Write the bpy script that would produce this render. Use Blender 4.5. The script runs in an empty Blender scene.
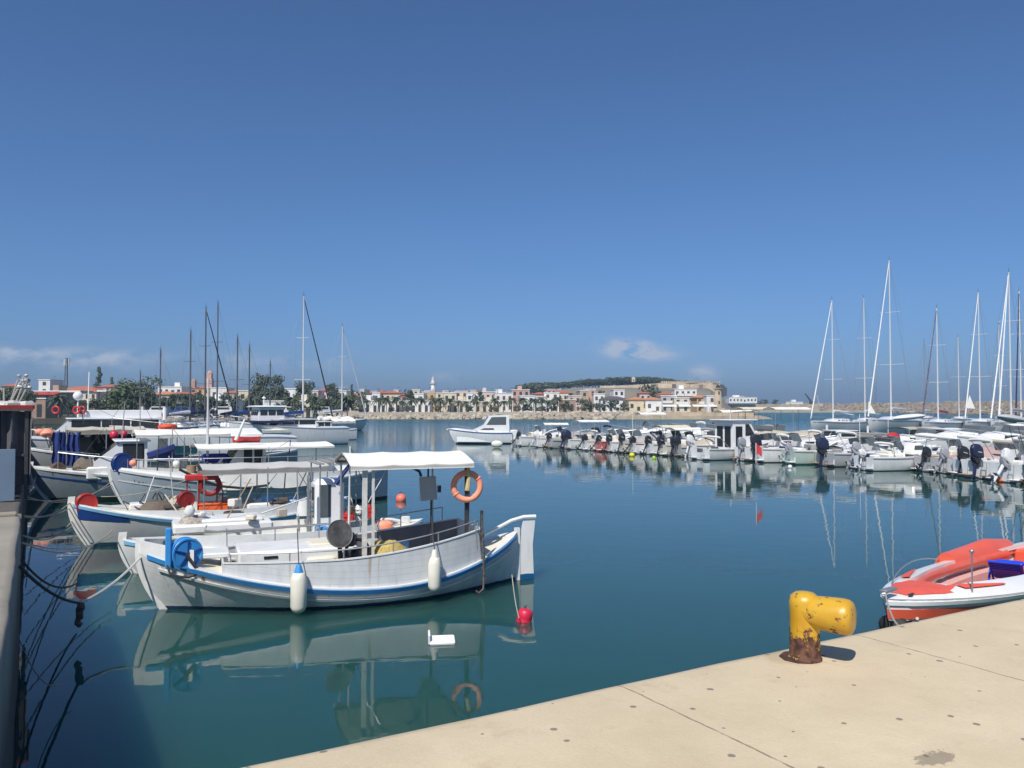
import bpy, math, random
from mathutils import Vector, Matrix, noise
R = math.radians
rnd = random.Random(7)
sc = bpy.context.scene
col = sc.collection

# ------------------------------------------------------------------ camera, sky, sun, exposure
CAMH, F, HOR = 3.8, 815.0, 407.0
PITCH = math.atan((HOR - 384.0) / F)
cam_d = bpy.data.cameras.new('camera')
cam = bpy.data.objects.new('camera', cam_d); col.objects.link(cam)
cam_d.sensor_width = 36.0; cam_d.lens = F / 1024 * 36.0
cam_d.clip_start = 0.1; cam_d.clip_end = 30000
cam.location = (0, 0, CAMH); cam.rotation_euler = (R(90) + PITCH, 0, 0)
sc.camera = cam
SUN_EL, SUN_X, SUN_Y = R(50), -0.36, -0.933
SUN_AZ = math.atan2(SUN_X, SUN_Y)          # clockwise from +Y
w = bpy.data.worlds.new('World'); sc.world = w; w.use_nodes = True
nt = w.node_tree; nt.nodes.clear()
def N(t, **k):
    n = nt.nodes.new(t)
    for a, b in k.items(): setattr(n, a, b)
    return n
def Lk(a, b): nt.links.new(a, b)
def Mth(op, a, b=None, c=None):
    n = N('ShaderNodeMath', operation=op)
    for i, v in enumerate((a, b, c)):
        if v is None: continue
        if isinstance(v, (int, float)): n.inputs[i].default_value = v
        else: Lk(v, n.inputs[i])
    return n.outputs[0]
out = N('ShaderNodeOutputWorld'); bg = N('ShaderNodeBackground')
sky = N('ShaderNodeTexSky'); sky.sky_type = 'NISHITA'; sky.sun_disc = False
sky.sun_elevation = SUN_EL; sky.sun_rotation = SUN_AZ
sky.altitude = 1000; sky.air_density = 1.1; sky.dust_density = 1.8; sky.ozone_density = 8.0
bg.inputs['Strength'].default_value = 0.096
tc = N('ShaderNodeTexCoord'); sp = N('ShaderNodeSeparateXYZ'); Lk(tc.outputs['Generated'], sp.inputs[0])
az = Mth('ARCTAN2', sp.outputs[0], sp.outputs[1])
el = Mth('ARCSINE', sp.outputs[2])
nz = N('ShaderNodeTexNoise'); nz.inputs['Scale'].default_value = 26; nz.inputs['Detail'].default_value = 7; nz.inputs['Roughness'].default_value = .62
mp = N('ShaderNodeMapping'); mp.inputs['Scale'].default_value = (1, 1, 2.2); Lk(tc.outputs['Generated'], mp.inputs[0]); Lk(mp.outputs[0], nz.inputs['Vector'])
tot = None
for (cx, cy, wx, wy, s) in ((628,347,22,7,1.5),(645,355,24,5,1.2),(703,374,12,7,.8),(22,352,45,6,.6),(40,364,60,7,.35),(112,358,34,7,.5),(235,362,45,9,.3),(325,362,34,8,.3),(452,375,14,6,.5)):
    a0 = math.atan((cx-512)/F); e0 = math.atan((HOR-cy)/F*math.cos(a0))
    da = Mth('MULTIPLY', Mth('SUBTRACT', az, a0), F/wx*1.0); de = Mth('MULTIPLY', Mth('SUBTRACT', el, e0), F/wy)
    g = Mth('EXPONENT', Mth('MULTIPLY', Mth('ADD', Mth('MULTIPLY', da, da), Mth('MULTIPLY', de, de)), -1.0))
    g = Mth('MULTIPLY', g, s); tot = g if tot is None else Mth('ADD', tot, g)
cl = Mth('MULTIPLY', tot, Mth('MULTIPLY', Mth('MAXIMUM', Mth('SUBTRACT', nz.outputs[0], .36), 0.0), 3.0))
cl = Mth('MINIMUM', Mth('MULTIPLY', tot, Mth('MULTIPLY', Mth('MAXIMUM', Mth('SUBTRACT', nz.outputs[0], .40), 0.0), 6.5)), .8)
tint = N('ShaderNodeMixRGB', blend_type='MULTIPLY'); tint.inputs[0].default_value = 1.0
Lk(sky.outputs[0], tint.inputs[1]); hz = N('ShaderNodeMixRGB'); Lk(Mth('EXPONENT', Mth('MULTIPLY', Mth('ABSOLUTE', el), -10.0)), hz.inputs[0])
hz.inputs[1].default_value = (.80, .93, 1.05, 1); hz.inputs[2].default_value = (.42, .555, .95, 1); Lk(hz.outputs[0], tint.inputs[2])
mxs = N('ShaderNodeMixRGB'); Lk(cl, mxs.inputs[0]); Lk(tint.outputs[0], mxs.inputs[1]); mxs.inputs[2].default_value = (4.6, 5.3, 6.7, 1)
Lk(mxs.outputs[0], bg.inputs['Color']); Lk(bg.outputs[0], out.inputs[0])
sd = bpy.data.lights.new('sun', 'SUN'); sd.energy = 4.85; sd.angle = R(0.53); sd.color = (1, .955, .88)
so = bpy.data.objects.new('sun', sd); col.objects.link(so)
sv = Vector((SUN_X*math.cos(SUN_EL), SUN_Y*math.cos(SUN_EL), math.sin(SUN_EL)))
so.rotation_euler = sv.to_track_quat('Z', 'Y').to_euler(); so.location = (-20, -30, 60)
sc.view_settings.view_transform = 'Standard'; sc.view_settings.look = 'None'
sc.view_settings.exposure = 0.0; sc.view_settings.gamma = 1.0; sc.view_settings.use_curve_mapping = False
try:
    sc.cycles.max_bounces = 8; sc.cycles.transparent_max_bounces = 8; sc.cycles.use_denoising = True
    sc.cycles.sample_clamp_indirect = 5
except Exception: pass

# ------------------------------------------------------------------ measuring helpers
def ray(px, py):
    u = (px-512)/F; v = -(py-384)/F; c, s = math.cos(PITCH), math.sin(PITCH)
    return Vector((u, c - v*s, s + v*c))
def P(px, py, z=0.0):
    d = ray(px, py); t = (z-CAMH)/d.z; return Vector((d.x*t, d.y*t, z))
def D(px, py, y):
    d = ray(px, py); t = y/d.y; return Vector((d.x*t, y, CAMH + d.z*t))
class Frame:                               # local frame of a boat: x bow to stern, +y far side
    def __init__(s, o, ang): s.o = Vector((o[0], o[1], 0)); s.a = ang; s.c, s.s_ = math.cos(ang), math.sin(ang)
    def s(s, px, yl=0.0):
        k = (px-512)/F
        return (k*(s.o.y + yl*s.c) - s.o.x + yl*s.s_)/(s.c - k*s.s_)
    def Y(s, sl, yl=0.0): return s.o.y + sl*s.s_ + yl*s.c
    def z(s, py, sl, yl=0.0): return CAMH - (py-HOR)*s.Y(sl, yl)/F
    def p(s, px, py, yl=0.0):
        sl = s.s(px, yl); return Vector((sl, yl, s.z(py, sl, yl)))
    def world(s, v): return Vector((s.o.x + v[0]*s.c - v[1]*s.s_, s.o.y + v[0]*s.s_ + v[1]*s.c, v[2]))

# ------------------------------------------------------------------ materials (procedural)
MC = {}
def pm(name, c, rough=.5, var=.10, scale=4.0, metal=0.0, bump=0.0, dirt=None, dirt_amt=.5, dscale=1.2, bscale=None, emit=None, coat=0):
    if name in MC: return MC[name]
    m = bpy.data.materials.new(name); m.use_nodes = True; t = m.node_tree; n = t.nodes; l = t.links
    b = n['Principled BSDF']; b.inputs['Roughness'].default_value = rough; b.inputs['Metallic'].default_value = metal
    if coat: b.inputs['Coat Weight'].default_value = coat
    g = n.new('ShaderNodeTexCoord'); nz = n.new('ShaderNodeTexNoise'); nz.inputs['Scale'].default_value = scale; nz.inputs['Detail'].default_value = 5
    l.new(g.outputs['Object'], nz.inputs['Vector'])
    rp = n.new('ShaderNodeValToRGB'); rp.color_ramp.elements[0].position = .3; rp.color_ramp.elements[1].position = .7
    rp.color_ramp.elements[0].color = (*[x*(1-var) for x in c], 1); rp.color_ramp.elements[1].color = (*[min(1, x*(1+var)) for x in c], 1)
    l.new(nz.outputs[0], rp.inputs[0]); o = rp.outputs[0]
    if dirt:
        n2 = n.new('ShaderNodeTexNoise'); n2.inputs['Scale'].default_value = dscale; n2.inputs['Detail'].default_value = 8; n2.inputs['Roughness'].default_value = .7
        l.new(g.outputs['Object'], n2.inputs['Vector'])
        r2 = n.new('ShaderNodeValToRGB'); r2.color_ramp.elements[0].position = .5; r2.color_ramp.elements[1].position = .68
        r2.color_ramp.elements[0].color = (0, 0, 0, 1); r2.color_ramp.elements[1].color = (dirt_amt,)*3 + (1,)
        l.new(n2.outputs[0], r2.inputs[0])
        mx = n.new('ShaderNodeMixRGB'); l.new(r2.outputs[0], mx.inputs[0]); l.new(o, mx.inputs[1]); mx.inputs[2].default_value = (*dirt, 1); o = mx.outputs[0]
    l.new(o, b.inputs['Base Color'])
    if bump:
        n3 = n.new('ShaderNodeTexNoise'); n3.inputs['Scale'].default_value = bscale or scale*6; n3.inputs['Detail'].default_value = 6
        l.new(g.outputs['Object'], n3.inputs['Vector'])
        bp = n.new('ShaderNodeBump'); bp.inputs['Strength'].default_value = bump; bp.inputs['Distance'].default_value = .02
        l.new(n3.outputs[0], bp.inputs['Height']); l.new(bp.outputs[0], b.inputs['Normal'])
    MC[name] = m; return m
def hullm(name, top, band, z0, rough=.35, grime=(.35, .36, .33), ga=.35, planks=False):
    if name in MC: return MC[name]
    m = bpy.data.materials.new(name); m.use_nodes = True; t = m.node_tree; n = t.nodes; l = t.links
    b = n['Principled BSDF']; b.inputs['Roughness'].default_value = rough
    g = n.new('ShaderNodeTexCoord'); s = n.new('ShaderNodeSeparateXYZ'); l.new(g.outputs['Object'], s.inputs[0])
    mpn = n.new('ShaderNodeMapping'); mpn.inputs['Scale'].default_value = (3.2, 3.2, .9); l.new(g.outputs['Object'], mpn.inputs[0])
    nz = n.new('ShaderNodeTexNoise'); nz.inputs['Scale'].default_value = 1.6; nz.inputs['Detail'].default_value = 9; nz.inputs['Roughness'].default_value = .7; l.new(mpn.outputs[0], nz.inputs['Vector'])
    r = n.new('ShaderNodeValToRGB'); r.color_ramp.elements[0].position = .45; r.color_ramp.elements[1].position = .75
    r.color_ramp.elements[0].color = (0, 0, 0, 1); r.color_ramp.elements[1].color = (ga, ga, ga, 1); l.new(nz.outputs[0], r.inputs[0])
    mx = n.new('ShaderNodeMixRGB'); l.new(r.outputs[0], mx.inputs[0]); mx.inputs[1].default_value = (*top, 1); mx.inputs[2].default_value = (*grime, 1)
    if planks:
        def mt(op, a, c=0.0):
            q = n.new('ShaderNodeMath'); q.operation = op
            for i, v in enumerate((a, c)):
                if isinstance(v, (int, float)): q.inputs[i].default_value = v
                else: l.new(v, q.inputs[i])
            return q.outputs[0]
        u = mt('DIVIDE', mt('SUBTRACT', s.outputs[0], 4.0), 4.0); q = mt('SUBTRACT', s.outputs[2], mt('MULTIPLY', mt('MULTIPLY', u, u), .55))
        ln = mt('LESS_THAN', mt('FRACT', mt('DIVIDE', q, .115)), .07)
        n5 = n.new('ShaderNodeTexNoise'); n5.inputs['Scale'].default_value = 1.0; n5.inputs['Detail'].default_value = 6; m5 = n.new('ShaderNodeMapping'); m5.inputs['Scale'].default_value = (9, 9, .7); l.new(g.outputs['Object'], m5.inputs[0]); l.new(m5.outputs[0], n5.inputs['Vector'])
        r5 = n.new('ShaderNodeValToRGB'); r5.color_ramp.elements[0].position = .63; r5.color_ramp.elements[1].position = .74; l.new(n5.outputs[0], r5.inputs[0])
        x1 = n.new('ShaderNodeMixRGB'); l.new(mt('MULTIPLY', ln, .30), x1.inputs[0]); l.new(mx.outputs[0], x1.inputs[1]); x1.inputs[2].default_value = (.2, .2, .2, 1)
        x2 = n.new('ShaderNodeMixRGB'); l.new(mt('MULTIPLY', r5.outputs[0], .55), x2.inputs[0]); l.new(x1.outputs[0], x2.inputs[1]); x2.inputs[2].default_value = (.33, .20, .11, 1); mx = x2
        bpn = n.new('ShaderNodeBump'); bpn.inputs['Strength'].default_value = .25; bpn.inputs['Distance'].default_value = .01; l.new(nz.outputs[0], bpn.inputs['Height']); l.new(bpn.outputs[0], b.inputs['Normal'])
    ad = n.new('ShaderNodeMath'); ad.operation = 'MULTIPLY_ADD'; l.new(nz.outputs[0], ad.inputs[0]); ad.inputs[1].default_value = .05; l.new(s.outputs[2], ad.inputs[2])
    lt = n.new('ShaderNodeMath'); lt.operation = 'LESS_THAN'; l.new(ad.outputs[0], lt.inputs[0]); lt.inputs[1].default_value = z0 + .025
    m2 = n.new('ShaderNodeMixRGB'); l.new(lt.outputs[0], m2.inputs[0]); l.new(mx.outputs[0], m2.inputs[1]); m2.inputs[2].default_value = (*band, 1)
    l.new(m2.outputs[0], b.inputs['Base Color']); MC[name] = m; return m

WHITE = pm('white_paint', (.74, .74, .72), .4, .05, 3, dirt=(.45, .40, .32), dirt_amt=.35, dscale=2.5, bump=.15)
GEL = pm('white_gelcoat', (.78, .78, .77), .22, .03, 2, dirt=(.55, .54, .5), dirt_amt=.25)
CREAM = pm('cream_paint', (.74, .69, .55), .5, .06, 3, dirt=(.4, .33, .22), dirt_amt=.3, dscale=3)
CANVAS = pm('white_canvas', (.80, .78, .72), .85, .04, 2, dirt=(.6, .56, .47), dirt_amt=.3, bump=.3, bscale=3)
GREYC = pm('grey_canvas', (.34, .34, .33), .85, .08, 3, bump=.3, bscale=4)
DGREY = pm('dark_grey_canvas', (.10, .10, .11), .85, .12, 3, bump=.3, bscale=4)
TAN = pm('tan_canvas', (.45, .40, .32), .85, .08, 3)
GALV = pm('galvanised_steel', (.38, .39, .40), .45, .12, 12, metal=.6)
DSTEEL = pm('dark_steel', (.06, .06, .065), .5, .2, 12, metal=.3)
CHROME = pm('stainless_steel', (.42, .43, .44), .45, .05, 5, metal=.7)
BLACK = pm('black_plastic', (.018, .018, .02), .3, .15, 6)
RUBBER = pm('black_rubber', (.02, .02, .02), .7, .2, 6)
BLUE = pm('blue_paint', (.05, .29, .66), .4, .12, 5, dirt=(.08, .1, .14), dirt_amt=.3)
DBLUE = pm('deep_blue_paint', (.015, .06, .25), .4, .12, 5)
LBLUE = pm('light_blue_paint', (.22, .48, .72), .5, .1, 5)
TARPB = pm('blue_tarpaulin', (.015, .035, .17), .7, .2, 4, bump=.5, bscale=6)
NAVY = pm('navy_canvas', (.012, .018, .06), .8, .15, 4)
RED = pm('red_paint', (.50, .035, .03), .45, .12, 5)
DRED = pm('dark_red_paint', (.28, .02, .02), .5, .15, 5)
ORANGE = pm('orange_plastic', (.72, .13, .03), .45, .08, 5)
CORAL = pm('coral_orange_foam', (.95, .34, .21), .6, .08, 5, dirt=(.5, .25, .18), dirt_amt=.4)
GLASS = pm('dark_window_glass', (.03, .035, .04), .06, .1, 4)
PGLASS = pm('tinted_glass', (.10, .12, .13), .06, .1, 4)
ROPE = pm('pale_rope', (.42, .38, .30), .9, .2, 20)
DROPE = pm('dark_rope', (.06, .055, .05), .9, .2, 20)
WOOD = pm('weathered_wood', (.30, .20, .12), .75, .2, 8)
GREEN = pm('dark_green_paint', (.02, .06, .045), .5, .2, 5)
YELLOW = pm('yellow_plastic', (.70, .60, .03), .5, .1, 5)
NETY = pm('yellow_netting', (.50, .38, .12), .95, .35, 30, bump=1.0, bscale=60)
NETG = pm('brown_netting', (.16, .13, .10), .95, .35, 30, bump=1.0, bscale=60)
GREYP = pm('grey_plastic', (.46, .46, .45), .35, .08, 5)
FEND = pm('cream_fender_rubber', (.76, .73, .62), .45, .05, 5, dirt=(.5, .46, .36), dirt_amt=.3)
ALU = pm('mast_aluminium', (.58, .58, .58), .45, .04, 5)
DALU = pm('dark_mast_aluminium', (.12, .12, .13), .4, .1, 5, metal=.2)

# ------------------------------------------------------------------ mesh builder
class MB:
    def __init__(s): s.v = []; s.f = []; s.m = []
    def face(s, ids, mi=0): s.f.append(tuple(ids)); s.m.append(mi)
    def box(s, c, d, rz=0, ry=0, rx=0, mi=0, taper=1.0, bev=0.0):
        M = Matrix.Rotation(rz, 3, 'Z') @ Matrix.Rotation(ry, 3, 'Y') @ Matrix.Rotation(rx, 3, 'X'); c = Vector(c); hx, hy, hz = d[0]/2, d[1]/2, d[2]/2
        if bev <= 0:
            i = len(s.v)
            for z, k in ((-hz, 1), (hz, taper)):
                for x, y in ((-hx, -hy), (hx, -hy), (hx, hy), (-hx, hy)): s.v.append(c + M @ Vector((x*k, y*k, z)))
            for q in ((3, 2, 1, 0), (4, 5, 6, 7), (0, 1, 5, 4), (1, 2, 6, 5), (2, 3, 7, 6), (3, 0, 4, 7)): s.face([i+k for k in q], mi)
            return s
        rings = []
        for z, k in ((-hz, bev), (-hz+bev, 0), (hz-bev, 0), (hz, bev)):
            tt = taper if z > 0 else 1; r = []
            for sx, sy in ((-1, -1), (1, -1), (1, 1), (-1, 1)):
                ax, ay = (hx-k)*tt, (hy-k)*tt
                pts = [(sx*ax, sy*(ay-bev)), (sx*(ax-bev), sy*ay)]
                if sx*sy < 0: pts.reverse()
                if (sx, sy) in ((-1, -1), (1, 1)): pass
                r += [c + M @ Vector((x, y, z)) for x, y in pts]
            rings.append(r)
        s.loft(rings, closed=True, caps=True, mi=mi); return s
    def loft(s, rings, closed=True, caps=False, mi=0, flip=False):
        i0 = len(s.v); n = len(rings[0])
        for r in rings: s.v += [Vector(p) for p in r]
        for a in range(len(rings)-1):
            for b in range(n if closed else n-1):
                c = (b+1) % n; q = [i0+a*n+b, i0+a*n+c, i0+(a+1)*n+c, i0+(a+1)*n+b]
                s.face(q[::-1] if flip else q, mi)
        if caps:
            s.face([i0+b for b in range(n)][::-1], mi); s.face([i0+(len(rings)-1)*n+b for b in range(n)], mi)
        return s
    def tube(s, pts, r, seg=6, mi=0, caps=True, r2=None):
        pts = [Vector(p) for p in pts]; rings = []; n = len(pts); up = None
        for k, p in enumerate(pts):
            d = (pts[min(k+1, n-1)] - pts[max(k-1, 0)]).normalized()
            if up is None: up = Vector((0, 0, 1)) if abs(d.z) < .9 else Vector((1, 0, 0))
            a = d.cross(up).normalized(); b = a.cross(d).normalized(); up = b
            rr = r if r2 is None else r + (r2-r)*k/(n-1)
            rings.append([p + (a*math.cos(t) + b*math.sin(t))*rr for t in [2*math.pi*j/seg for j in range(seg)]])
        s.loft(rings, True, caps, mi, flip=True); return s
    def cyl(s, p0, p1, r0, r1=None, seg=16, mi=0): return s.tube([p0, p1], r0, seg, mi, True, r0 if r1 is None else r1)
    def lathe(s, prof, c=(0, 0, 0), seg=24, M=None, mi=0):
        c = Vector(c); M = M or Matrix.Identity(3); rings = []
        for r, z in prof: rings.append([c + M @ Vector((r*math.cos(t), r*math.sin(t), z)) for t in [2*math.pi*j/seg for j in range(seg)]])
        s.loft(rings, True, True, mi); return s
    def sphere(s, c, r, sc_=(1, 1, 1), seg=14, ring=8, mi=0, M=None, jit=0, rn=None):
        prof = []; c = Vector(c); M = M or Matrix.Identity(3); rings = []
        for a in range(1, ring):
            th = math.pi*a/ring; rg = []
            for j in range(seg):
                t = 2*math.pi*j/seg; k = 1 + (rn.uniform(-jit, jit) if jit else 0)
                rg.append(c + M @ Vector((math.sin(th)*math.cos(t)*r*sc_[0]*k, math.sin(th)*math.sin(t)*r*sc_[1]*k, -math.cos(th)*r*sc_[2]*k)))
            rings.append(rg)
        s.loft(rings, True, True, mi); return s
    def torus(s, c, Rr, r, M=None, seg=32, sg=10, mi=0, sx=1, sy=1):
        c = Vector(c); M = M or Matrix.Identity(3); i0 = len(s.v)
        for a in range(seg):
            t = 2*math.pi*a/seg
            for b in range(sg):
                u = 2*math.pi*b/sg; q = Rr + r*math.cos(u); s.v.append(c + M @ Vector((q*math.cos(t)*sx, q*math.sin(t)*sy, r*math.sin(u))))
        for a in range(seg):
            for b in range(sg):
                a2, b2 = (a+1) % seg, (b+1) % sg; s.face((i0+a*sg+b, i0+a2*sg+b, i0+a2*sg+b2, i0+a*sg+b2), mi)
        return s
    def sheet(s, grid, th, mi=0):              # a grid of points thickened downwards
        nr, nc = len(grid), len(grid[0]); i0 = len(s.v)
        for dz in (0, -th):
            for r in grid: s.v += [Vector(p) + Vector((0, 0, dz)) for p in r]
        o = nr*nc
        for a in range(nr-1):
            for b in range(nc-1):
                q = [i0+a*nc+b, i0+a*nc+b+1, i0+(a+1)*nc+b+1, i0+(a+1)*nc+b]; s.face(q, mi); s.face([x+o for x in q[::-1]], mi)
        rim = [b for b in range(nc)] + [a*nc+nc-1 for a in range(1, nr)] + [(nr-1)*nc+b for b in range(nc-2, -1, -1)] + [a*nc for a in range(nr-2, 0, -1)]
        for k in range(len(rim)):
            p, q = i0+rim[k], i0+rim[(k+1) % len(rim)]; s.face((q, p, p+o, q+o), mi)
        return s
    def build(s, name, mats, parent=None, smooth=True, ang=35, loc=None, rot=None):
        me = bpy.data.meshes.new(name); me.from_pydata([tuple(v) for v in s.v], [], s.f)
        if not isinstance(mats, (list, tuple)): mats = [mats]
        for m in mats: me.materials.append(m)
        if len(mats) > 1:
            for p, k in zip(me.polygons, s.m): p.material_index = k
        me.update()
        if smooth:
            me.shade_smooth()
            try: me.set_sharp_from_angle(angle=R(ang))
            except Exception: pass
        o = bpy.data.objects.new(name, me); col.objects.link(o)
        if parent: o.parent = parent
        if loc is not None: o.location = loc
        if rot is not None: o.rotation_euler = rot
        return o
def thing(name, label, cat, loc=(0, 0, 0), rz=0, group=None):
    o = bpy.data.objects.new(name, None); col.objects.link(o); o.empty_display_size = .2
    o.location = loc; o.rotation_euler = (0, 0, rz); o['label'] = label; o['category'] = cat
    if group: o['group'] = group
    return o
def tag(o, label, cat, group=None, kind=None):
    o['label'] = label; o['category'] = cat
    if group: o['group'] = group
    if kind: o['kind'] = kind
    return o
def struct(o, label=None, cat=None):
    o['kind'] = 'structure'
    o['label'] = label; o['category'] = cat
    return o
KIDS = {}
def copy_tree(o, parent=None, loc=None, rz=None, label=None):
    c = o.copy(); col.objects.link(c)
    if parent: c.parent = parent
    if loc is not None: c.location = loc
    if rz is not None: c.rotation_euler = (0, 0, rz)
    if label: c['label'] = label
    for ch in list(o.children):
        copy_tree(ch, c)
    return c
def sag(a, b, d, n=9):
    a, b = Vector(a), Vector(b)
    return [a.lerp(b, k/(n-1)) - Vector((0, 0, d*4*(k/(n-1))*(1-k/(n-1)))) for k in range(n)]

# ------------------------------------------------------------------ hulls
class Hull:
    """x from bow 0 to stern L, y sideways, z up from the waterline"""
    def __init__(s, L, B, zb, zm, zs, draft=.4, rb=.35, rs=0.0, kind='double', tm=.58, pb=.95, pmid=.4):
        s.L, s.B, s.zb, s.zm, s.zs, s.draft, s.rb, s.rs, s.kind, s.tm, s.pb, s.pm = L, B, zb, zm, zs, draft, rb, rs, kind, tm, pb, pmid
    def zsh(s, t):
        if t < s.tm: return s.zm + (s.zb-s.zm)*((s.tm-t)/s.tm)**2
        return s.zm + (s.zs-s.zm)*((t-s.tm)/(1-s.tm))**2
    def w(s, t):
        t = min(max(t, 0), 1)
        if s.kind == 'double':
            u = abs(2*t-1); return s.B/2*(1-u**2.3)**.82
        if t < .62: return s.B/2*(1-(1-t/.62)**2.1)**.75
        return s.B/2*(1-.14*((t-.62)/.38)**2)
    def xo(s, t, z):
        zz = min(max(z, 0), s.zb)/s.zb; k = (1-(1-zz)**1.9)*s.zb if z > 0 else z*1.6
        if z > s.zb: k -= (z-s.zb)*.25
        return s.L*t - s.rb*k*(1-t)**3 + s.rs*z*t**4
    def pexp(s, t):
        if s.kind == 'double': return s.pm + (s.pb-s.pm)*abs(2*t-1)**2
        return s.pm + (s.pb-s.pm)*max(0, 1-t/.6)**1.5
    def pt(s, t, q, sd=1, out=0.0):
        zt = s.zsh(t); zk = -s.draft; z = zk + (zt-zk)*q
        wd = s.w(t)*(q**s.pexp(t))
        return Vector((s.xo(t, z), sd*(wd+out), z))
    def sheer(s, t, sd=1, out=0.0, dz=0.0):
        z = s.zsh(t); return Vector((s.xo(t, z), sd*max(0, s.w(t)+out), z+dz))
    def atz(s, t, z, sd=1, out=0.0):
        q = (z+s.draft)/(s.zsh(t)+s.draft); return s.pt(t, q, sd, out)
    def mesh(s, n=26, m=10):
        b = MB(); rings = []
        for i in range(n+1):
            t = i/n; t = t if s.kind != 'double' else .5-.5*math.cos(math.pi*t)
            r = [s.pt(t, k/m, -1) for k in range(m, -1, -1)] + [s.pt(t, k/m, 1) for k in range(1, m+1)]
            rings.append(r)
        b.loft(rings, False)
        if s.kind != 'double': b.face([len(b.v)-len(rings[-1])+k for k in range(len(rings[-1]))])
        return b
    def cap(s, t0=0, t1=1, wd=.09, th=.05, n=26, dz=0.0, out=.02):   # gunwale capping both sides
        b = MB()
        for sd in (-1, 1):
            rings = []
            for i in range(n+1):
                t = t0+(t1-t0)*i/n; a = s.sheer(t, sd, out, dz); c = s.sheer(t, sd, out-wd, dz)
                rings.append([a, a+Vector((0, 0, th)), c+Vector((0, 0, th)), c])
            b.loft(rings, True, True, flip=(sd < 0))
        return b
    def strip(s, z_off, h=.05, out=.025, t0=0.0, t1=1.0, n=26):        # rubbing strake following the sheer
        b = MB()
        for sd in (-1, 1):
            rings = []
            for i in range(n+1):
                t = t0+(t1-t0)*i/n; zz = s.zsh(t)+z_off; hh = h
                a = s.atz(t, zz-hh/2, sd, 0); c = s.atz(t, zz+hh/2, sd, 0)
                a2 = s.atz(t, zz-hh/2, sd, out); c2 = s.atz(t, zz+hh/2, sd, out)
                rings.append([a, a2, c2, c])
            b.loft(rings, True, True, flip=(sd > 0))
        return b
    def deck(s, t0, t1, z=None, dz=0.0, inset=.03, camber=.05, n=16, m=6):
        b = MB(); g = []
        for i in range(n+1):
            t = t0+(t1-t0)*i/n; zt = s.zsh(t)+dz if z is None else z
            row = []
            for k in range(m+1):
                u = -1+2*k/m; q = (zt+s.draft)/(s.zsh(t)+s.draft); wd = max(0.0, s.w(t)*min(1, q)**s.pexp(t)-inset)
                row.append(Vector((s.xo(t, zt), u*wd, zt+camber*(1-u*u)*min(1, wd*2))))
            g.append(row)
        b.loft(g, False, flip=True); return b
    def bulwark(s, t0, t1, ztop, th=.035, inset=.05, n=20):       # wall standing on the sheer, ztop(t)
        b = MB()
        for sd in (-1, 1):
            rings = []
            for i in range(n+1):
                t = t0+(t1-t0)*i/n; a = s.sheer(t, sd, -inset, -.02); c = s.sheer(t, sd, -inset-th, -.02)
                h = Vector((0, 0, ztop(t)-a.z)); rings.append([a, a+h, c+h, c])
            b.loft(rings, True, True, flip=(sd < 0))
        return b
def canopy(x0, x1, w, z, arch=.2, drop=.1, n=8, m=8, th=.02, sagx=.02, ex=1.35):
    b = MB(); g = []
    for i in range(n+1):
        x = x0+(x1-x0)*i/n; row = []
        sg = -sagx*math.sin(math.pi*((i*3/n) % 1))
        row.append(Vector((x, -w, z-drop)))
        for k in range(m+1):
            u = -1+2*k/m; row.append(Vector((x, u*w, z+arch*(1-abs(u)**ex)+sg)))
        row.append(Vector((x, w, z-drop))); g.append(row)
    b.loft(g, False, flip=True)
    g2 = [[p - Vector((0, 0, th)) for p in r] for r in g]; b.loft(g2, False)
    return b
def lettering(T, name, fr_pts, h, mt, parent, seed=0, n=10):
    """small dark strokes along a line: lettering too soft in the photo to read"""
    r = random.Random(seed); b = MB(); a, c, nrm = Vector(fr_pts[0]), Vector(fr_pts[1]), Vector(fr_pts[2]); d = (c-a); L = d.length; d.normalize(); up = nrm.cross(d).normalized()
    if up.z < 0: up = -up
    for k in range(n):
        if r.random() < .12: continue
        p = a + d*L*(k+.5)/n + nrm*.012; wv = L/n*.62
        for q in range(r.choice((2, 3))):
            if r.random() < .5: s0, s1 = p + d*wv*r.uniform(-.5, .5), None; pts = [s0 - up*h/2, s0 + up*h/2]
            else: z = r.choice((-.45, 0, .45))*h; pts = [p - d*wv/2 + up*z, p + d*wv/2 + up*z]
            b.tube(pts, h*.07, 4)
    return b.build(name, mt, parent)
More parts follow.
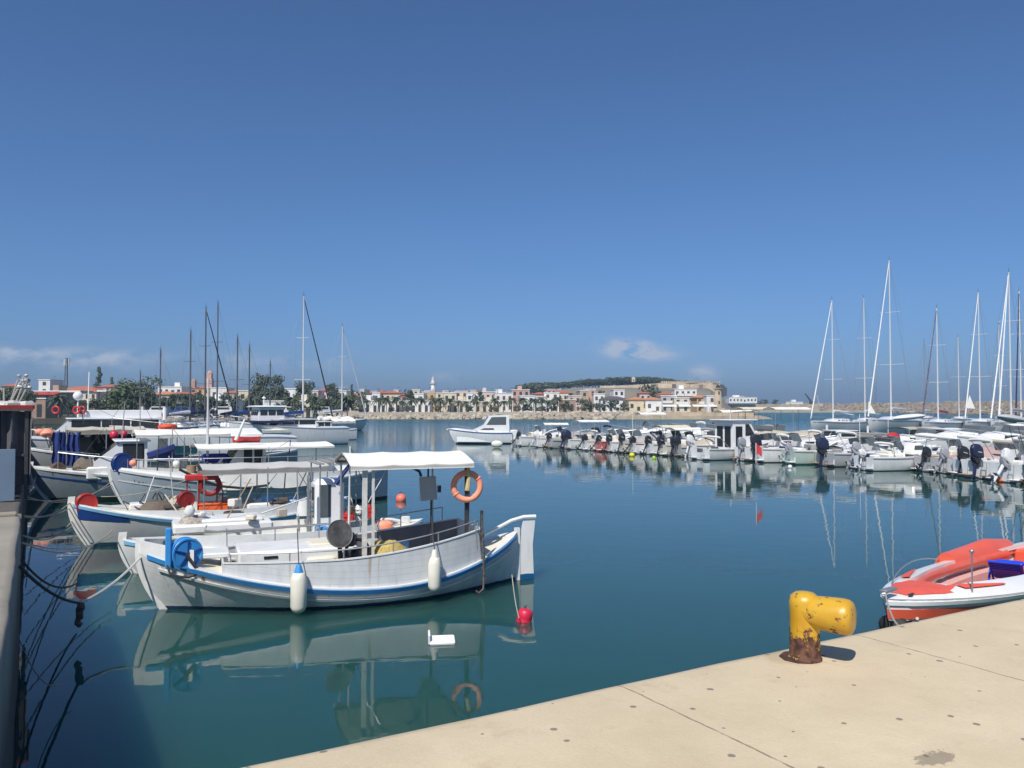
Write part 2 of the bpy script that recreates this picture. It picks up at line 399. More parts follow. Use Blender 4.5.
# ================================================================== SETTING
QZ = 2.15
KX, KY = -2.097, 3.275; QA = math.atan2(.50518, .86301)      # inner corner of the quays, angle of our quay's edge
E = Vector((math.cos(QA), math.sin(QA), 0)); NN = Vector((-math.sin(QA), math.cos(QA), 0))
def Q(e, n, z=QZ): return Vector((KX, KY, 0)) + E*e + NN*n + Vector((0, 0, z))
def water():
    b = MB(); S = 16000
    xs = [-1950, -600, -150, 0, 150, 600, 1950]; ys = [-140, -20, 150, 500, 1500, 2350]
    i0 = 0
    for y in ys:
        for x in xs: b.v.append(Vector((x, y, 0)))
    n = len(xs)
    for a in range(len(ys)-1):
        for c in range(n-1): b.face((a*n+c, a*n+c+1, (a+1)*n+c+1, (a+1)*n+c))
    m = bpy.data.materials.new('sea_water'); m.use_nodes = True; t = m.node_tree; nn = t.nodes; l = t.links; bs = nn['Principled BSDF']
    bs.inputs['Subsurface Weight'].default_value = 1.0; bs.inputs['Subsurface Radius'].default_value = (.5, 1.6, 1.8); bs.inputs['Subsurface Scale'].default_value = 5.0
    bs.inputs['Roughness'].default_value = .015; bs.inputs['IOR'].default_value = 1.333
    g = nn.new('ShaderNodeTexCoord')
    n0 = nn.new('ShaderNodeTexNoise'); n0.inputs['Scale'].default_value = .08; n0.inputs['Detail'].default_value = 2; l.new(g.outputs['Object'], n0.inputs['Vector'])
    rp = nn.new('ShaderNodeValToRGB'); rp.color_ramp.elements[0].color = (.014, .064, .060, 1); rp.color_ramp.elements[1].color = (.019, .082, .074, 1)
    l.new(n0.outputs[0], rp.inputs[0]); l.new(rp.outputs[0], bs.inputs['Base Color'])
    h = None
    for sc_, dist, st in ((1.1, .05, .010), (.35, .1, .012), (5.0, .01, .0014)):
        mp = nn.new('ShaderNodeMapping'); mp.inputs['Rotation'].default_value = (0, 0, R(20)); mp.inputs['Scale'].default_value = (1, 1.5, 1); l.new(g.outputs['Object'], mp.inputs[0])
        nz = nn.new('ShaderNodeTexNoise'); nz.inputs['Scale'].default_value = sc_; nz.inputs['Detail'].default_value = 2; l.new(mp.outputs[0], nz.inputs['Vector'])
        mu = nn.new('ShaderNodeMath'); mu.operation = 'MULTIPLY'; mu.inputs[1].default_value = st; l.new(nz.outputs[0], mu.inputs[0])
        if h is None: h = mu.outputs[0]
        else:
            ad = nn.new('ShaderNodeMath'); l.new(h, ad.inputs[0]); l.new(mu.outputs[0], ad.inputs[1]); h = ad.outputs[0]
    # open water beyond the basin is a little rougher
    sp = nn.new('ShaderNodeSeparateXYZ'); l.new(g.outputs['Object'], sp.inputs[0])
    mr = nn.new('ShaderNodeMapRange'); mr.inputs['From Min'].default_value = 18; mr.inputs['From Max'].default_value = 110; mr.inputs['To Min'].default_value = .25; mr.inputs['To Max'].default_value = 1.3
    l.new(sp.outputs[1], mr.inputs['Value'])
    mf = nn.new('ShaderNodeMapRange'); mf.inputs['From Min'].default_value = 80; mf.inputs['From Max'].default_value = 190; mf.inputs['To Min'].default_value = 1.0; mf.inputs['To Max'].default_value = 4.0; l.new(sp.outputs[1], mf.inputs['Value'])
    mg = nn.new('ShaderNodeMath'); mg.operation = 'MULTIPLY'; l.new(mr.outputs[0], mg.inputs[0]); l.new(mf.outputs[0], mg.inputs[1])
    mm = nn.new('ShaderNodeMath'); mm.operation = 'MULTIPLY'; l.new(h, mm.inputs[0]); l.new(mg.outputs[0], mm.inputs[1])
    rg = nn.new('ShaderNodeMapRange'); rg.inputs['From Min'].default_value = 70; rg.inputs['From Max'].default_value = 230; rg.inputs['To Min'].default_value = .015; rg.inputs['To Max'].default_value = .30; l.new(sp.outputs[1], rg.inputs['Value']); l.new(rg.outputs[0], bs.inputs['Roughness'])
    bp = nn.new('ShaderNodeBump'); bp.inputs['Strength'].default_value = 1.0; bp.inputs['Distance'].default_value = 1.0
    l.new(mm.outputs[0], bp.inputs['Height']); l.new(bp.outputs[0], bs.inputs['Normal'])
    return struct(b.build('water', m, smooth=False), 'calm blue green harbour water', 'water')
water()

def concrete(name, c1, c2, joints, spots=True):
    m = bpy.data.materials.new(name); m.use_nodes = True; t = m.node_tree; n = t.nodes; l = t.links; b = n['Principled BSDF']; b.inputs['Roughness'].default_value = .9
    g = n.new('ShaderNodeTexCoord')
    def ns(scale, det=6, rough=.6):
        q = n.new('ShaderNodeTexNoise'); q.inputs['Scale'].default_value = scale; q.inputs['Detail'].default_value = det; q.inputs['Roughness'].default_value = rough; l.new(g.outputs['Object'], q.inputs['Vector']); return q.outputs[0]
    def ramp(src, p0, p1, a=(0, 0, 0, 1), z=(1, 1, 1, 1)):
        q = n.new('ShaderNodeValToRGB'); q.color_ramp.elements[0].position = p0; q.color_ramp.elements[1].position = p1; q.color_ramp.elements[0].color = a; q.color_ramp.elements[1].color = z; l.new(src, q.inputs[0]); return q.outputs[0]
    def mix(f, a, c, bt='MIX'):
        q = n.new('ShaderNodeMixRGB'); q.blend_type = bt; (l.new(f, q.inputs[0]) if not isinstance(f, float) else setattr(q.inputs[0], 'default_value', f))
        l.new(a, q.inputs[1]); (l.new(c, q.inputs[2]) if not isinstance(c, tuple) else setattr(q.inputs[2], 'default_value', c)); return q.outputs[0]
    def mth(op, a, c=None, d=None):
        q = n.new('ShaderNodeMath'); q.operation = op
        for i, v in enumerate((a, c, d)):
            if v is None: continue
            if isinstance(v, (int, float)): q.inputs[i].default_value = v
            else: l.new(v, q.inputs[i])
        return q.outputs[0]
    base = ramp(ns(.9, 8, .65), .3, .72, (*c1, 1), (*c2, 1))
    base = mix(mth('MULTIPLY', ramp(ns(60, 3, .8), .35, .75), .22), base, (c1[0]*.62, c1[1]*.6, c1[2]*.55, 1))
    base = mix(mth('MULTIPLY', ramp(ns(2.6, 9, .75), .56, .72), .35), base, (c1[0]*.72, c1[1]*.68, c1[2]*.62, 1))
    base = mix(mth('MULTIPLY', ramp(ns(.5, 5, .7), .55, .7), .4), base, (min(1, c2[0]*1.12), c2[1]*1.12, c2[2]*1.14, 1))
    sp = n.new('ShaderNodeSeparateXYZ'); l.new(g.outputs['Object'], sp.inputs[0])
    wob = mth('MULTIPLY', mth('SUBTRACT', ns(7, 4), .5), .03)
    if joints:
        ex = mth('ADD', sp.outputs[0], wob)
        fr = mth('ABSOLUTE', mth('SUBTRACT', mth('FRACT', mth('DIVIDE', mth('ADD', ex, -3.18+2.15*10.5), 2.15)), .5))
        ln = mth('LESS_THAN', mth('MULTIPLY', fr, 2.15), .0065)
        base = mix(mth('MULTIPLY', ln, ramp(ns(9, 3), .35, .6, (.35,)*3+(1,), (.85,)*3+(1,))), base, (.17, .14, .10, 1))
    if spots:
        vo = n.new('ShaderNodeTexVoronoi'); vo.voronoi_dimensions = '2D'; vo.inputs['Scale'].default_value = 3.6; vo.inputs['Randomness'].default_value = 1.0; l.new(g.outputs['Object'], vo.inputs['Vector'])
        sc_ = n.new('ShaderNodeSeparateColor'); l.new(vo.outputs['Color'], sc_.inputs[0])
        rad = mth('MULTIPLY', mth('MAXIMUM', mth('SUBTRACT', sc_.outputs[0], .45), 0.0), .15)
        dd = mth('ADD', vo.outputs['Distance'], mth('MULTIPLY', mth('SUBTRACT', ns(45, 2), .5), .035))
        base = mix(mth('MULTIPLY', mth('LESS_THAN', dd, rad), .75), base, (.13, .11, .10, 1))
        # one dark spill on the slab
        dx = mth('SUBTRACT', sp.outputs[0], 3.84); dy = mth('SUBTRACT', sp.outputs[1], -1.60)
        rr = mth('ADD', mth('SQRT', mth('ADD', mth('MULTIPLY', dx, dx), mth('MULTIPLY', mth('MULTIPLY', dy, dy), 4.0))), mth('MULTIPLY', mth('SUBTRACT', ns(22, 5, .7), .5), .34))
        base = mix(mth('MULTIPLY', mth('LESS_THAN', rr, .115), .6), base, (.16, .13, .10, 1))
        dx = mth('SUBTRACT', sp.outputs[0], 4.49); dy = mth('SUBTRACT', sp.outputs[1], -.19)
        rr = mth('ADD', mth('SQRT', mth('ADD', mth('MULTIPLY', dx, dx), mth('MULTIPLY', dy, dy))), mth('MULTIPLY', mth('SUBTRACT', ns(9, 6, .7), .5), .25))
        base = mix(mth('MULTIPLY', ramp(rr, .13, .20, (1, 1, 1, 1), (0, 0, 0, 1)), .35), base, (.30, .17, .08, 1))
    ve = n.new('ShaderNodeTexVoronoi'); ve.voronoi_dimensions = '2D'; ve.feature = 'DISTANCE_TO_EDGE'; ve.inputs['Scale'].default_value = .8
    av = n.new('ShaderNodeVectorMath'); av.operation = 'MULTIPLY_ADD'; nv = n.new('ShaderNodeTexNoise'); nv.inputs['Scale'].default_value = 3.0; nv.inputs['Detail'].default_value = 8; l.new(g.outputs['Object'], nv.inputs['Vector']); l.new(nv.outputs['Color'], av.inputs[0]); av.inputs[1].default_value = (.5, .5, 0); l.new(g.outputs['Object'], av.inputs[2]); l.new(av.outputs[0], ve.inputs['Vector'])
    base = mix(mth('MULTIPLY', mth('MULTIPLY', mth('LESS_THAN', ve.outputs['Distance'], .0022), ramp(ns(.7, 3), .52, .6)), .55), base, (.20, .165, .12, 1))
    base = mix(mth('MULTIPLY', ramp(ns(1.7, 9, .8), .60, .68), .28), base, (c1[0]*.66, c1[1]*.60, c1[2]*.55, 1))
    # wall face darkened below the top, its shade put into the colour
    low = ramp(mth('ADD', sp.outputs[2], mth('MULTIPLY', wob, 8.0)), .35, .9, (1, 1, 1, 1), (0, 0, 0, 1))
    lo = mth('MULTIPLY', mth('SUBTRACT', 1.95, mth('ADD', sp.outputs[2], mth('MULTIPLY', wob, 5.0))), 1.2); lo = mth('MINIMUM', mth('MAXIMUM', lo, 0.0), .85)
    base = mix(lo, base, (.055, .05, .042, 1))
    l.new(base, b.inputs['Base Color'])
    bp = n.new('ShaderNodeBump'); bp.inputs['Strength'].default_value = .35; bp.inputs['Distance'].default_value = .01
    l.new(mth('ADD', ns(55, 6, .7), mth('MULTIPLY', ns(6, 4), 1.5)), bp.inputs['Height']); l.new(bp.outputs[0], b.inputs['Normal'])
    return m
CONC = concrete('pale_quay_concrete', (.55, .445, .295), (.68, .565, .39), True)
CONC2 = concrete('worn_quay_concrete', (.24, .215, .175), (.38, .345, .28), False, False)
CONC3 = concrete('shade_toned_quay_concrete', (.10, .09, .08), (.17, .15, .13), False, False)  # dark tone stands for the shade on the lower quay

def edge_strip(b, L0, L1, z, step=.25, back=60.0, jit=.010, ax=0, sgn=1):
    """quay body whose face looks to +second axis (ax=0) or +first axis (ax=1)"""
    prof = [(-back, 0), (-3, 0), (-.5, 0), (-.09, -.002), (-.03, -.012), (-.006, -.04), (0, -.12), (0, -.8), (0, -z-3)]
    rings = []; k = 0; p = L0
    while p <= L1 + 1e-6:
        r = []
        for i, (o, dz) in enumerate(prof):
            j = jit*noise.noise(Vector((p*1.9, i*.7, z))) if 3 <= i <= 7 else 0
            j2 = 3*jit*noise.noise(Vector((p*.55, 3.3, z))) if 3 <= i <= 7 else 0
            j += j2
            r.append(Vector((p, o+j, z+dz)) if ax == 0 else Vector((o+j, p, z+dz)))
        rings.append(r); p += step if p < 24 else 4
    b.loft(rings, False, False, flip=(ax == 1))
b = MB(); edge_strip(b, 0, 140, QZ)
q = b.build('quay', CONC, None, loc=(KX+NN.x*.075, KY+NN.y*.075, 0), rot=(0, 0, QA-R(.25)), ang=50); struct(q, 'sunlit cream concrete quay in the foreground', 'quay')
b = MB(); edge_strip(b, 0.0, 10.9, QZ, ax=1, back=40)
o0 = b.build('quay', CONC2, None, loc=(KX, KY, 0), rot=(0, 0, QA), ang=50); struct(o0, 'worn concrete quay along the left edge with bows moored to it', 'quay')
b = MB(); b.v += [Vector((-40, -60, QZ)), Vector((0, -60, QZ)), Vector((0, 0, QZ)), Vector((-40, 0, QZ))]; b.face((0, 1, 2, 3))
z = QZ-.006; b.v += [Vector((-40, 10.9, QZ-.001)), Vector((0, 10.9, QZ-.001)), Vector((0, 10.9, -2)), Vector((-40, 10.9, -2))]; b.face((4, 5, 6, 7)[::-1])
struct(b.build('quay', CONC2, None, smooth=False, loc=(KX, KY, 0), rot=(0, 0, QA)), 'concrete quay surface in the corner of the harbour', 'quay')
# kerb lip at the end of the pale slab, then the lower quay, coloured dark for shade
b = MB(); b.box((-6.06, 10.72, QZ+.02), (12.0, .24, .05), bev=.012)
tag(b.build('concrete_kerb', CONC2, None, loc=(KX, KY, 0), rot=(0, 0, QA)), 'low pale concrete kerb across the end of the left quay slab', 'kerb')
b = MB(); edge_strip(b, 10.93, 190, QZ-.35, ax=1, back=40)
struct(b.build('quay', CONC3, None, loc=(KX-.06*E.x, KY-.06*E.y, 0), rot=(0, 0, QA), ang=50), 'lower stretch of the left quay coloured dark for shade, behind the pale slab', 'quay')

# ------------------------------------------------------------------ land across the harbour
LAND = pm('dry_ground', (.22, .19, .14), .95, .25, .05)
GRASS = pm('dry_green_ground', (.13, .12, .085), .95, .3, .08)
ROCKM = pm('sandy_rock', (.40, .34, .26), .95, .35, .6, dirt=(.14, .11, .09), dirt_amt=.7, dscale=.35, bump=.6, bscale=2)
STONE = pm('sandstone_wall', (.46, .37, .26), .95, .18, .4, dirt=(.24, .18, .13), dirt_amt=.7, dscale=.12, bump=.5, bscale=1.5)
def G(x, y):                                   # ground height of the far land
    h = 2.0
    def st(v, a_, b_): q = max(0.0, min(1.0, (v-a_)/(b_-a_))); return q*q*(3-2*q)
    h += 12.5*st(x, .02*y-14, .02*y+26)*(1-st(x, .262*y-9, .262*y+5))*st(y, 330, 452)*(1-st(y, 600, 680))
    u = (x+210)/150.0; v = (y-430)/110.0
    h += 7*max(0, 1-math.sqrt(u*u+v*v))
    return h
b = MB(); xs = [-900, -700, -520, -420] + [-380+i*6 for i in range(98)]; ys = [258+i*14 for i in range(40)]
g = []
for y in ys:
    row = []
    for x in xs:
        yy = y
        edge = 262
        row.append(Vector((x, yy, G(x, yy))))
    g.append(row)
# keep only the land (west of the old harbour tip)
def inland(x, y):
    lim = 7 + y*.262
    return x <= lim
for j in range(len(ys)):
    for i in range(len(xs)):
        p = g[j][i]
        if not inland(p.x, p.y): p.z = -3
        b.v.append(p)
n = len(xs)
for j in range(len(ys)-1):
    for i in range(n-1): b.face((j*n+i, j*n+i+1, (j+1)*n+i+1, (j+1)*n+i))
struct(b.build('terrain', LAND, ang=60), 'low shore and fortress hill across the harbour', 'land')
# western shore behind the moored boats
b = MB(); pl = [(-900, 150), (-210, 150), (-128, 162), (-98, 190), (-86, 225), (-72, 262), (-72, 300), (-900, 300)]
b.v += [Vector((x, y, 1.9)) for x, y in pl] + [Vector((x, y, -3)) for x, y in pl]; k = len(pl)
b.face(range(k))
for i in range(k): b.face((i, i+k, (i+1) % k+k, (i+1) % k))
struct(b.build('terrain', GRASS, smooth=False), 'flat shore ground behind the moored boats on the left', 'land')
b = MB(); pl = [(-75, 256.6), (73, 256.6), (75, 275), (-75, 275)]
b.v += [Vector((x, y, 2.1)) for x, y in pl] + [Vector((x, y, -3)) for x, y in pl]; k = 4
b.face(range(k))
for i in range(k): b.face((i, i+k, (i+1) % k+k, (i+1) % k))
struct(b.build('promenade', pm('promenade_paving', (.40, .36, .30), .9, .1, .5), smooth=False), 'pale seafront promenade along the far shore', 'promenade')
def rocks(name, pts, n, s0, s1, h, label, seed=1, spread=4, kind='stuff', mt=None):
    r = random.Random(seed); b = MB(); pts = [Vector(p) for p in pts]
    segs = [(pts[i], pts[i+1]) for i in range(len(pts)-1)]; ls = [(q-p).length for p, q in segs]; T = sum(ls)
    for k in range(n):
        d = r.random()*T; i = 0
        while d > ls[i] and i < len(ls)-1: d -= ls[i]; i += 1
        p = segs[i][0].lerp(segs[i][1], d/ls[i]); dr = (segs[i][1]-segs[i][0]).normalized(); nr = Vector((-dr.y, dr.x, 0))
        u = r.random(); s = r.uniform(s0, s1)
        c = p + nr*((u-1)*spread) + Vector((0, 0, u*h-.15*s))
        M = Matrix.Rotation(r.random()*6, 3, 'Z') @ Matrix.Rotation(r.random()*6, 3, 'X')
        b.sphere(c, s, (r.uniform(.7, 1.2), r.uniform(.6, 1), r.uniform(.5, .8)), 6, 4, M=M, jit=.25, rn=r)
    return tag(b.build(name, mt or ROCKM, smooth=False), label, 'rocks', kind=kind)
rocks('rock_revetment', [(-98, 188, 0), (-86, 224, 0), (-71, 259, 0), (-10, 258, 0), (45, 257, 0), (64, 256, 0)], 1500, .6, 1.25, 1.9, 'sandy boulders piled along the foot of the seafront promenade', 3)
rocks('rock_revetment', [(62, 255.5, 0), (76, 255, 0), (80, 262, 0)], 300, .35, .8, .7, 'low dark rocks at the tip of the old harbour mole', 4, 3)
# old harbour mole in front of the town
b = MB()
b.box((54, 252.5, .45), (44, 6, 1.3)); b.box((60, 255.0, 1.5), (30, 4.2, 1.3))
tag(b.build('stone_mole', STONE, smooth=False), 'low stone mole below the old harbour buildings', 'mole')
# long outer breakwater on the right
b = MB(); A0, A1 = D(727, 402, 520), D(1500, 402, 880)
def bw(px, yy): p = D(px, 402, yy); return p
seg = [(724, 500, 402.3), (790, 600, 402.7), (800, 610, 402.9)]
b.box(((bw(724, 540).x+bw(806, 600).x)/2, 575, 1.2), (bw(806, 600).x-bw(724, 540).x, 9, 9.2), rz=R(6))
tag(b.build('harbour_wall', STONE, smooth=False), 'long pale stone harbour wall below the low white building', 'wall')
b = MB(); b.box((bw(790, 560).x, 560, .3), (150, 6, 2.2), rz=R(5))
tag(b.build('harbour_quay', pm('pale_quay_stone', (.42, .38, .31), .95, .1, .3), smooth=False), 'low pale quay at the foot of the long harbour wall', 'quay wall')
rocks('rock_breakwater', [(bw(800, 620).x, 620, 0), (bw(900, 560).x, 560, 0), (bw(960, 480).x, 480, 0), (bw(1090, 330).x, 330, 0)], 1900, 1.4, 2.6, 6.0, 'long brown rock breakwater behind the sailing boats', 6, 12, mt=pm('brown_rock', (.27, .215, .155), .95, .3, .3, dirt=(.13, .10, .08), dirt_amt=.7, dscale=.2))

# ================================================================== FOREGROUND
# bollard
BY = bpy.data.materials.new('chipped_yellow_paint'); BY.use_nodes = True
t = BY.node_tree; n = t.nodes; l = t.links; bs = n['Principled BSDF']
g = n.new('ShaderNodeTexCoord'); nz = n.new('ShaderNodeTexNoise'); nz.inputs['Scale'].default_value = 16; nz.inputs['Detail'].default_value = 10; nz.inputs['Roughness'].default_value = .72; l.new(g.outputs['Object'], nz.inputs['Vector'])
nb = n.new('ShaderNodeTexNoise'); nb.inputs['Scale'].default_value = 5; nb.inputs['Detail'].default_value = 4; l.new(g.outputs['Object'], nb.inputs['Vector'])
sp = n.new('ShaderNodeSeparateXYZ'); l.new(g.outputs['Object'], sp.inputs[0])
mr = n.new('ShaderNodeMapRange'); mr.inputs['From Min'].default_value = .12; mr.inputs['From Max'].default_value = .23; mr.inputs['To Min'].default_value = .17; mr.inputs['To Max'].default_value = -.02; l.new(sp.outputs[2], mr.inputs['Value'])
ad = n.new('ShaderNodeMath'); l.new(nz.outputs[0], ad.inputs[0]); l.new(mr.outputs[0], ad.inputs[1])
rp = n.new('ShaderNodeValToRGB'); rp.color_ramp.elements[0].position = .56; rp.color_ramp.elements[1].position = .60; l.new(ad.outputs[0], rp.inputs[0])
ye = n.new('ShaderNodeValToRGB'); ye.color_ramp.elements[0].position = .3; ye.color_ramp.elements[1].position = .7; ye.color_ramp.elements[0].color = (.50, .26, .015, 1); ye.color_ramp.elements[1].color = (.64, .40, .035, 1); l.new(nb.outputs[0], ye.inputs[0])
ru = n.new('ShaderNodeValToRGB'); ru.color_ramp.elements[0].position = .38; ru.color_ramp.elements[1].position = .62; ru.color_ramp.elements[0].color = (.035, .016, .012, 1); ru.color_ramp.elements[1].color = (.15, .065, .04, 1)
n4 = n.new('ShaderNodeTexNoise'); n4.inputs['Scale'].default_value = 24; n4.inputs['Detail'].default_value = 8; l.new(g.outputs['Object'], n4.inputs['Vector']); l.new(n4.outputs[0], ru.inputs[0])
mx = n.new('ShaderNodeMixRGB'); l.new(rp.outputs[0], mx.inputs[0]); l.new(ye.outputs[0], mx.inputs[1]); l.new(ru.outputs[0], mx.inputs[2]); l.new(mx.outputs[0], bs.inputs['Base Color'])
m2 = n.new('ShaderNodeMapRange'); m2.inputs['To Min'].default_value = .3; m2.inputs['To Max'].default_value = .85; l.new(rp.outputs[0], m2.inputs['Value']); l.new(m2.outputs[0], bs.inputs['Roughness'])
bp = n.new('ShaderNodeBump'); bp.inputs['Strength'].default_value = .6; bp.inputs['Distance'].default_value = .006; bp.invert = True; l.new(ad.outputs[0], bp.inputs['Height']); l.new(bp.outputs[0], bs.inputs['Normal'])
bl = Q(4.54, -.20)
T = thing('mooring_bollard', 'chipped yellow iron mooring bollard with rusty foot at the quay edge', 'bollard', bl, QA - R(66))
# local +x points away from the water (towards the camera right)
b = MB(); prof = [(.002, 0), (.108, 0), (.108, .012), (.101, .02), (.098, .06), (.095, .16), (.093, .27), (.095, .33), (.098, .37), (.088, .408), (.06, .43), (.02, .438), (.002, .438)]
b.lathe(prof, (0, 0, 0), 36); b.build('post', BY, T, ang=60)
b = MB(); rings = []
for k, (x, r_) in enumerate([(-.02, .085), (.03, .098), (.07, .106), (.13, .112), (.2, .116), (.24, .118), (.275, .115), (.295, .104), (.305, .085), (.308, .02)]):
    rings.append([Vector((x, math.cos(a)*r_*.98, .315 + math.sin(a)*r_*.98 + (-.012*k/9))) for a in [2*math.pi*j/28 for j in range(28)]])
b.loft(rings, True, True); b.build('horn', BY, T, ang=60)
b = MB(); b.lathe([(.002, -.004), (.135, -.004), (.132, .006), (.12, .012), (.002, .012)], (-.03, .0, 0), 9); b.build('base_plate', pm('rusted_iron', (.07, .035, .025), .9, .4, 18, bump=.8), T, ang=20)

# red and white speedboat beyond the quay edge
SF = Frame((5.95, 12.75), R(38))
T = thing('speedboat', 'red and white open speedboat with red cushions moored beyond the quay edge', 'speedboat', (SF.o.x, SF.o.y, 0), SF.a)
h = Hull(6.9, 2.2, .86, .76, .80, .3, .28, 0, 'motor', .6, .8, .45)
RW = pm('glossy_red_gelcoat', (.74, .115, .06), .3, .05, 3, dirt=(.6, .2, .15), dirt_amt=.35)
FR = pm('faded_red_deck', (.72, .11, .07), .6, .08, 5)
h.mesh(30, 12).build('hull', GEL, T)
h.strip(-.24, .15, .012, .0, 1).build('red_stripe', RW, T)
h.strip(-.42, .16, .014, .0, 1).build('black_stripe', BLACK, T)
h.strip(-.07, .06, .035, .0, 1).build('rub_rail', GEL, T)
# deck ring with a cockpit opening
def wi(t): return max(0.0, h.w(t)-.26)
b = MB()
for sd in (-1, 1):
    rings = []
    for i in range(25):
        t = .10+.9*i/24; o_ = h.sheer(t, sd, .01, .0); rr_ = min(1, (t-.10)/.12); i_ = h.sheer(t, sd, -.20*rr_-.02, .10*rr_+.005); j_ = h.sheer(t, sd, -.38*rr_-.03, .13*rr_+.005); k_ = j_ + Vector((0, 0, -.08))
        rings.append([o_, i_, j_, k_])
    b.loft(rings, False, flip=(sd < 0))
b.build('side_deck', GEL, T)
h.deck(0, .26, dz=-.03, inset=.02, camber=.06).build('deck', GEL, T)
g = []
for i in range(11):
    t = .20*i/10 + .001; row = []
    for k in range(9):
        u = -1+2*k/8; p = h.sheer(t, 1, .0); row.append(Vector((p.x, u*max(.0, h.w(t)+.01), p.z + .09*(1-u*u)*min(1, t*9))))
    g.append(row)
b = MB(); b.loft(g, False, flip=True); b.build('foredeck', GEL, T)
b = MB(); g = []
for i in range(9):
    t = .045 + .15*i/8; row = []
    for k in range(7):
        u = -1+2*k/6; p = h.sheer(t, 1); ww = max(.01, (h.w(t)-.14)*(1)); row.append(Vector((p.x, u*ww, p.z + .02 + .09*(1-(u*ww/max(h.w(t), .05))**2)*min(1, t*9))))
    g.append(row)
b.sheet(g, .012); b.build('deck_panel', FR, T)
# non-skid red wedge down each side deck
for sd in (-1, 1):
    b = MB(); g = []
    for i in range(9):
        t = .195 + .13*i/8; wv = .13*(1-i/8)+.006; g.append([h.sheer(t, sd, -.20-wv, .125+.2*wv), h.sheer(t, sd, -.17, .118)])
    b.sheet(g if sd > 0 else [r[::-1] for r in g], .008); b.build('deck_panel', FR, T)
h.deck(.17, 1, z=.34, inset=.34, camber=0).build('cockpit_floor', FR, T)
b = MB()
for sd in (-1, 1):
    rings = []
    for i in range(25):
        t = .15+.85*i/24; a_ = h.sheer(t, sd, -.34, .08); c_ = h.sheer(t, sd, -.36); c_.z = .33
        rings.append([a_, c_])
    b.loft(rings, False, flip=(sd < 0))
b.build('cockpit_liner', GEL, T)
b = MB(); p = h.sheer(.17, 1); b.box((p.x+.16, 0, .60), (.04, max(.2, h.w(.19)*2-.5), .5)); b.build('cockpit_liner', GEL, T, smooth=False)
for sd in (-1, 1):                       # padded cushions all round
    b = MB(); rings = []
    for i in range(23):
        t = .175+.66*i/22; c_ = h.sheer(t, sd, -.46, .02); r_ = .062*(1+.10*math.sin(i*2.6))
        rings.append([c_ + Vector((0, math.cos(a)*r_*.7, math.sin(a)*r_*1.35)) for a in [2*math.pi*j/10 for j in range(10)]])
    b.loft(rings, True, True, flip=(sd < 0)); b.build('cushion', RW, T, ang=70)
    b = MB(); rings = []
    for i in range(12):
        t = .24+.5*i/11; a_ = h.sheer(t, sd, -.36); c_ = h.sheer(t, sd, -.62)
        rings.append([Vector((a_.x, a_.y, .60)), Vector((a_.x, c_.y, .60)), Vector((a_.x, c_.y, .38)), Vector((a_.x, a_.y, .38))])
    b.loft(rings, True, True, flip=(sd < 0)); b.build('bench', pm('pinkish_vinyl', (.68, .42, .38), .5, .05, 5), T)
b = MB(); b.sphere((h.L*.215, 0, .72), .11, (.7, 3.2, 1.0), 16, 8); b.build('cushion', RW, T)
# bow fittings
b = MB(); b.sphere((-.02, 0, .40), .15, (.9, 1.7, 1.2), 14, 8); b.build('bow_fender', RUBBER, T)
b = MB(); b.box((-.20, 0, .985), (.34, .13, .05), bev=.015); b.tube([(-.34, -.05, .97), (-.38, 0, .95), (-.34, .05, .97)], .018); b.build('bow_roller', CHROME, T)
for sd in (-1, 1):
    b = MB(); p = h.sheer(.05, sd, -.1, .06); b.box(p, (.16, .03, .03), bev=.008); b.box(p-Vector((0, 0, .02)), (.05, .04, .04)); b.build('cleat', DSTEEL, T)
b = MB(); p = h.sheer(.2, -1, -.1, .06); b.cyl(p, p+Vector((0, 0, .62)), .012); b.sphere(p+Vector((0, 0, .64)), .035); b.build('flag_staff', CHROME, T)
b = MB(); pts = [h.sheer(.12+.5*k/12, 1, -.12, .04+.20*math.sin(math.pi*min(1, k/12+.06))) for k in range(13)]; b.tube(pts, .011)
b.build('grab_rail', CHROME, T)
# helm, windscreen, seats further aft, outboard
b = MB(); b.box((6.0, -.25, .75), (.5, .6, .75), taper=.8, bev=.03); b.build('console', GEL, T)
b = MB(); b.torus((6.3, -.25, 1.05), .17, .016, Matrix.Rotation(R(65), 3, 'Y')); b.build('steering_wheel', BLACK, T)
b = MB(); b.box((6.5, 0, .62), (.6, 1.3, .45), bev=.05); b.build('rear_seat', RW, T)
# red padded hood along the far side, aft
sx0 = SF.s(943, .85); b = MB(); rings = []
for k in range(9):
    x = sx0+.34*k; zt_ = SF.z(552-14*min(1, k/5.0), x, .85); rings.append([Vector((x, .84+.22*u, (.80 + (zt_-.80)*(1-abs(u)**2.5)) if abs(u) < 1 else .76)) for u in (-1, -.8, -.4, 0, .4, .8, 1)])
b.loft(rings, True, True, flip=True); b.build('hood', RW, T, ang=50)
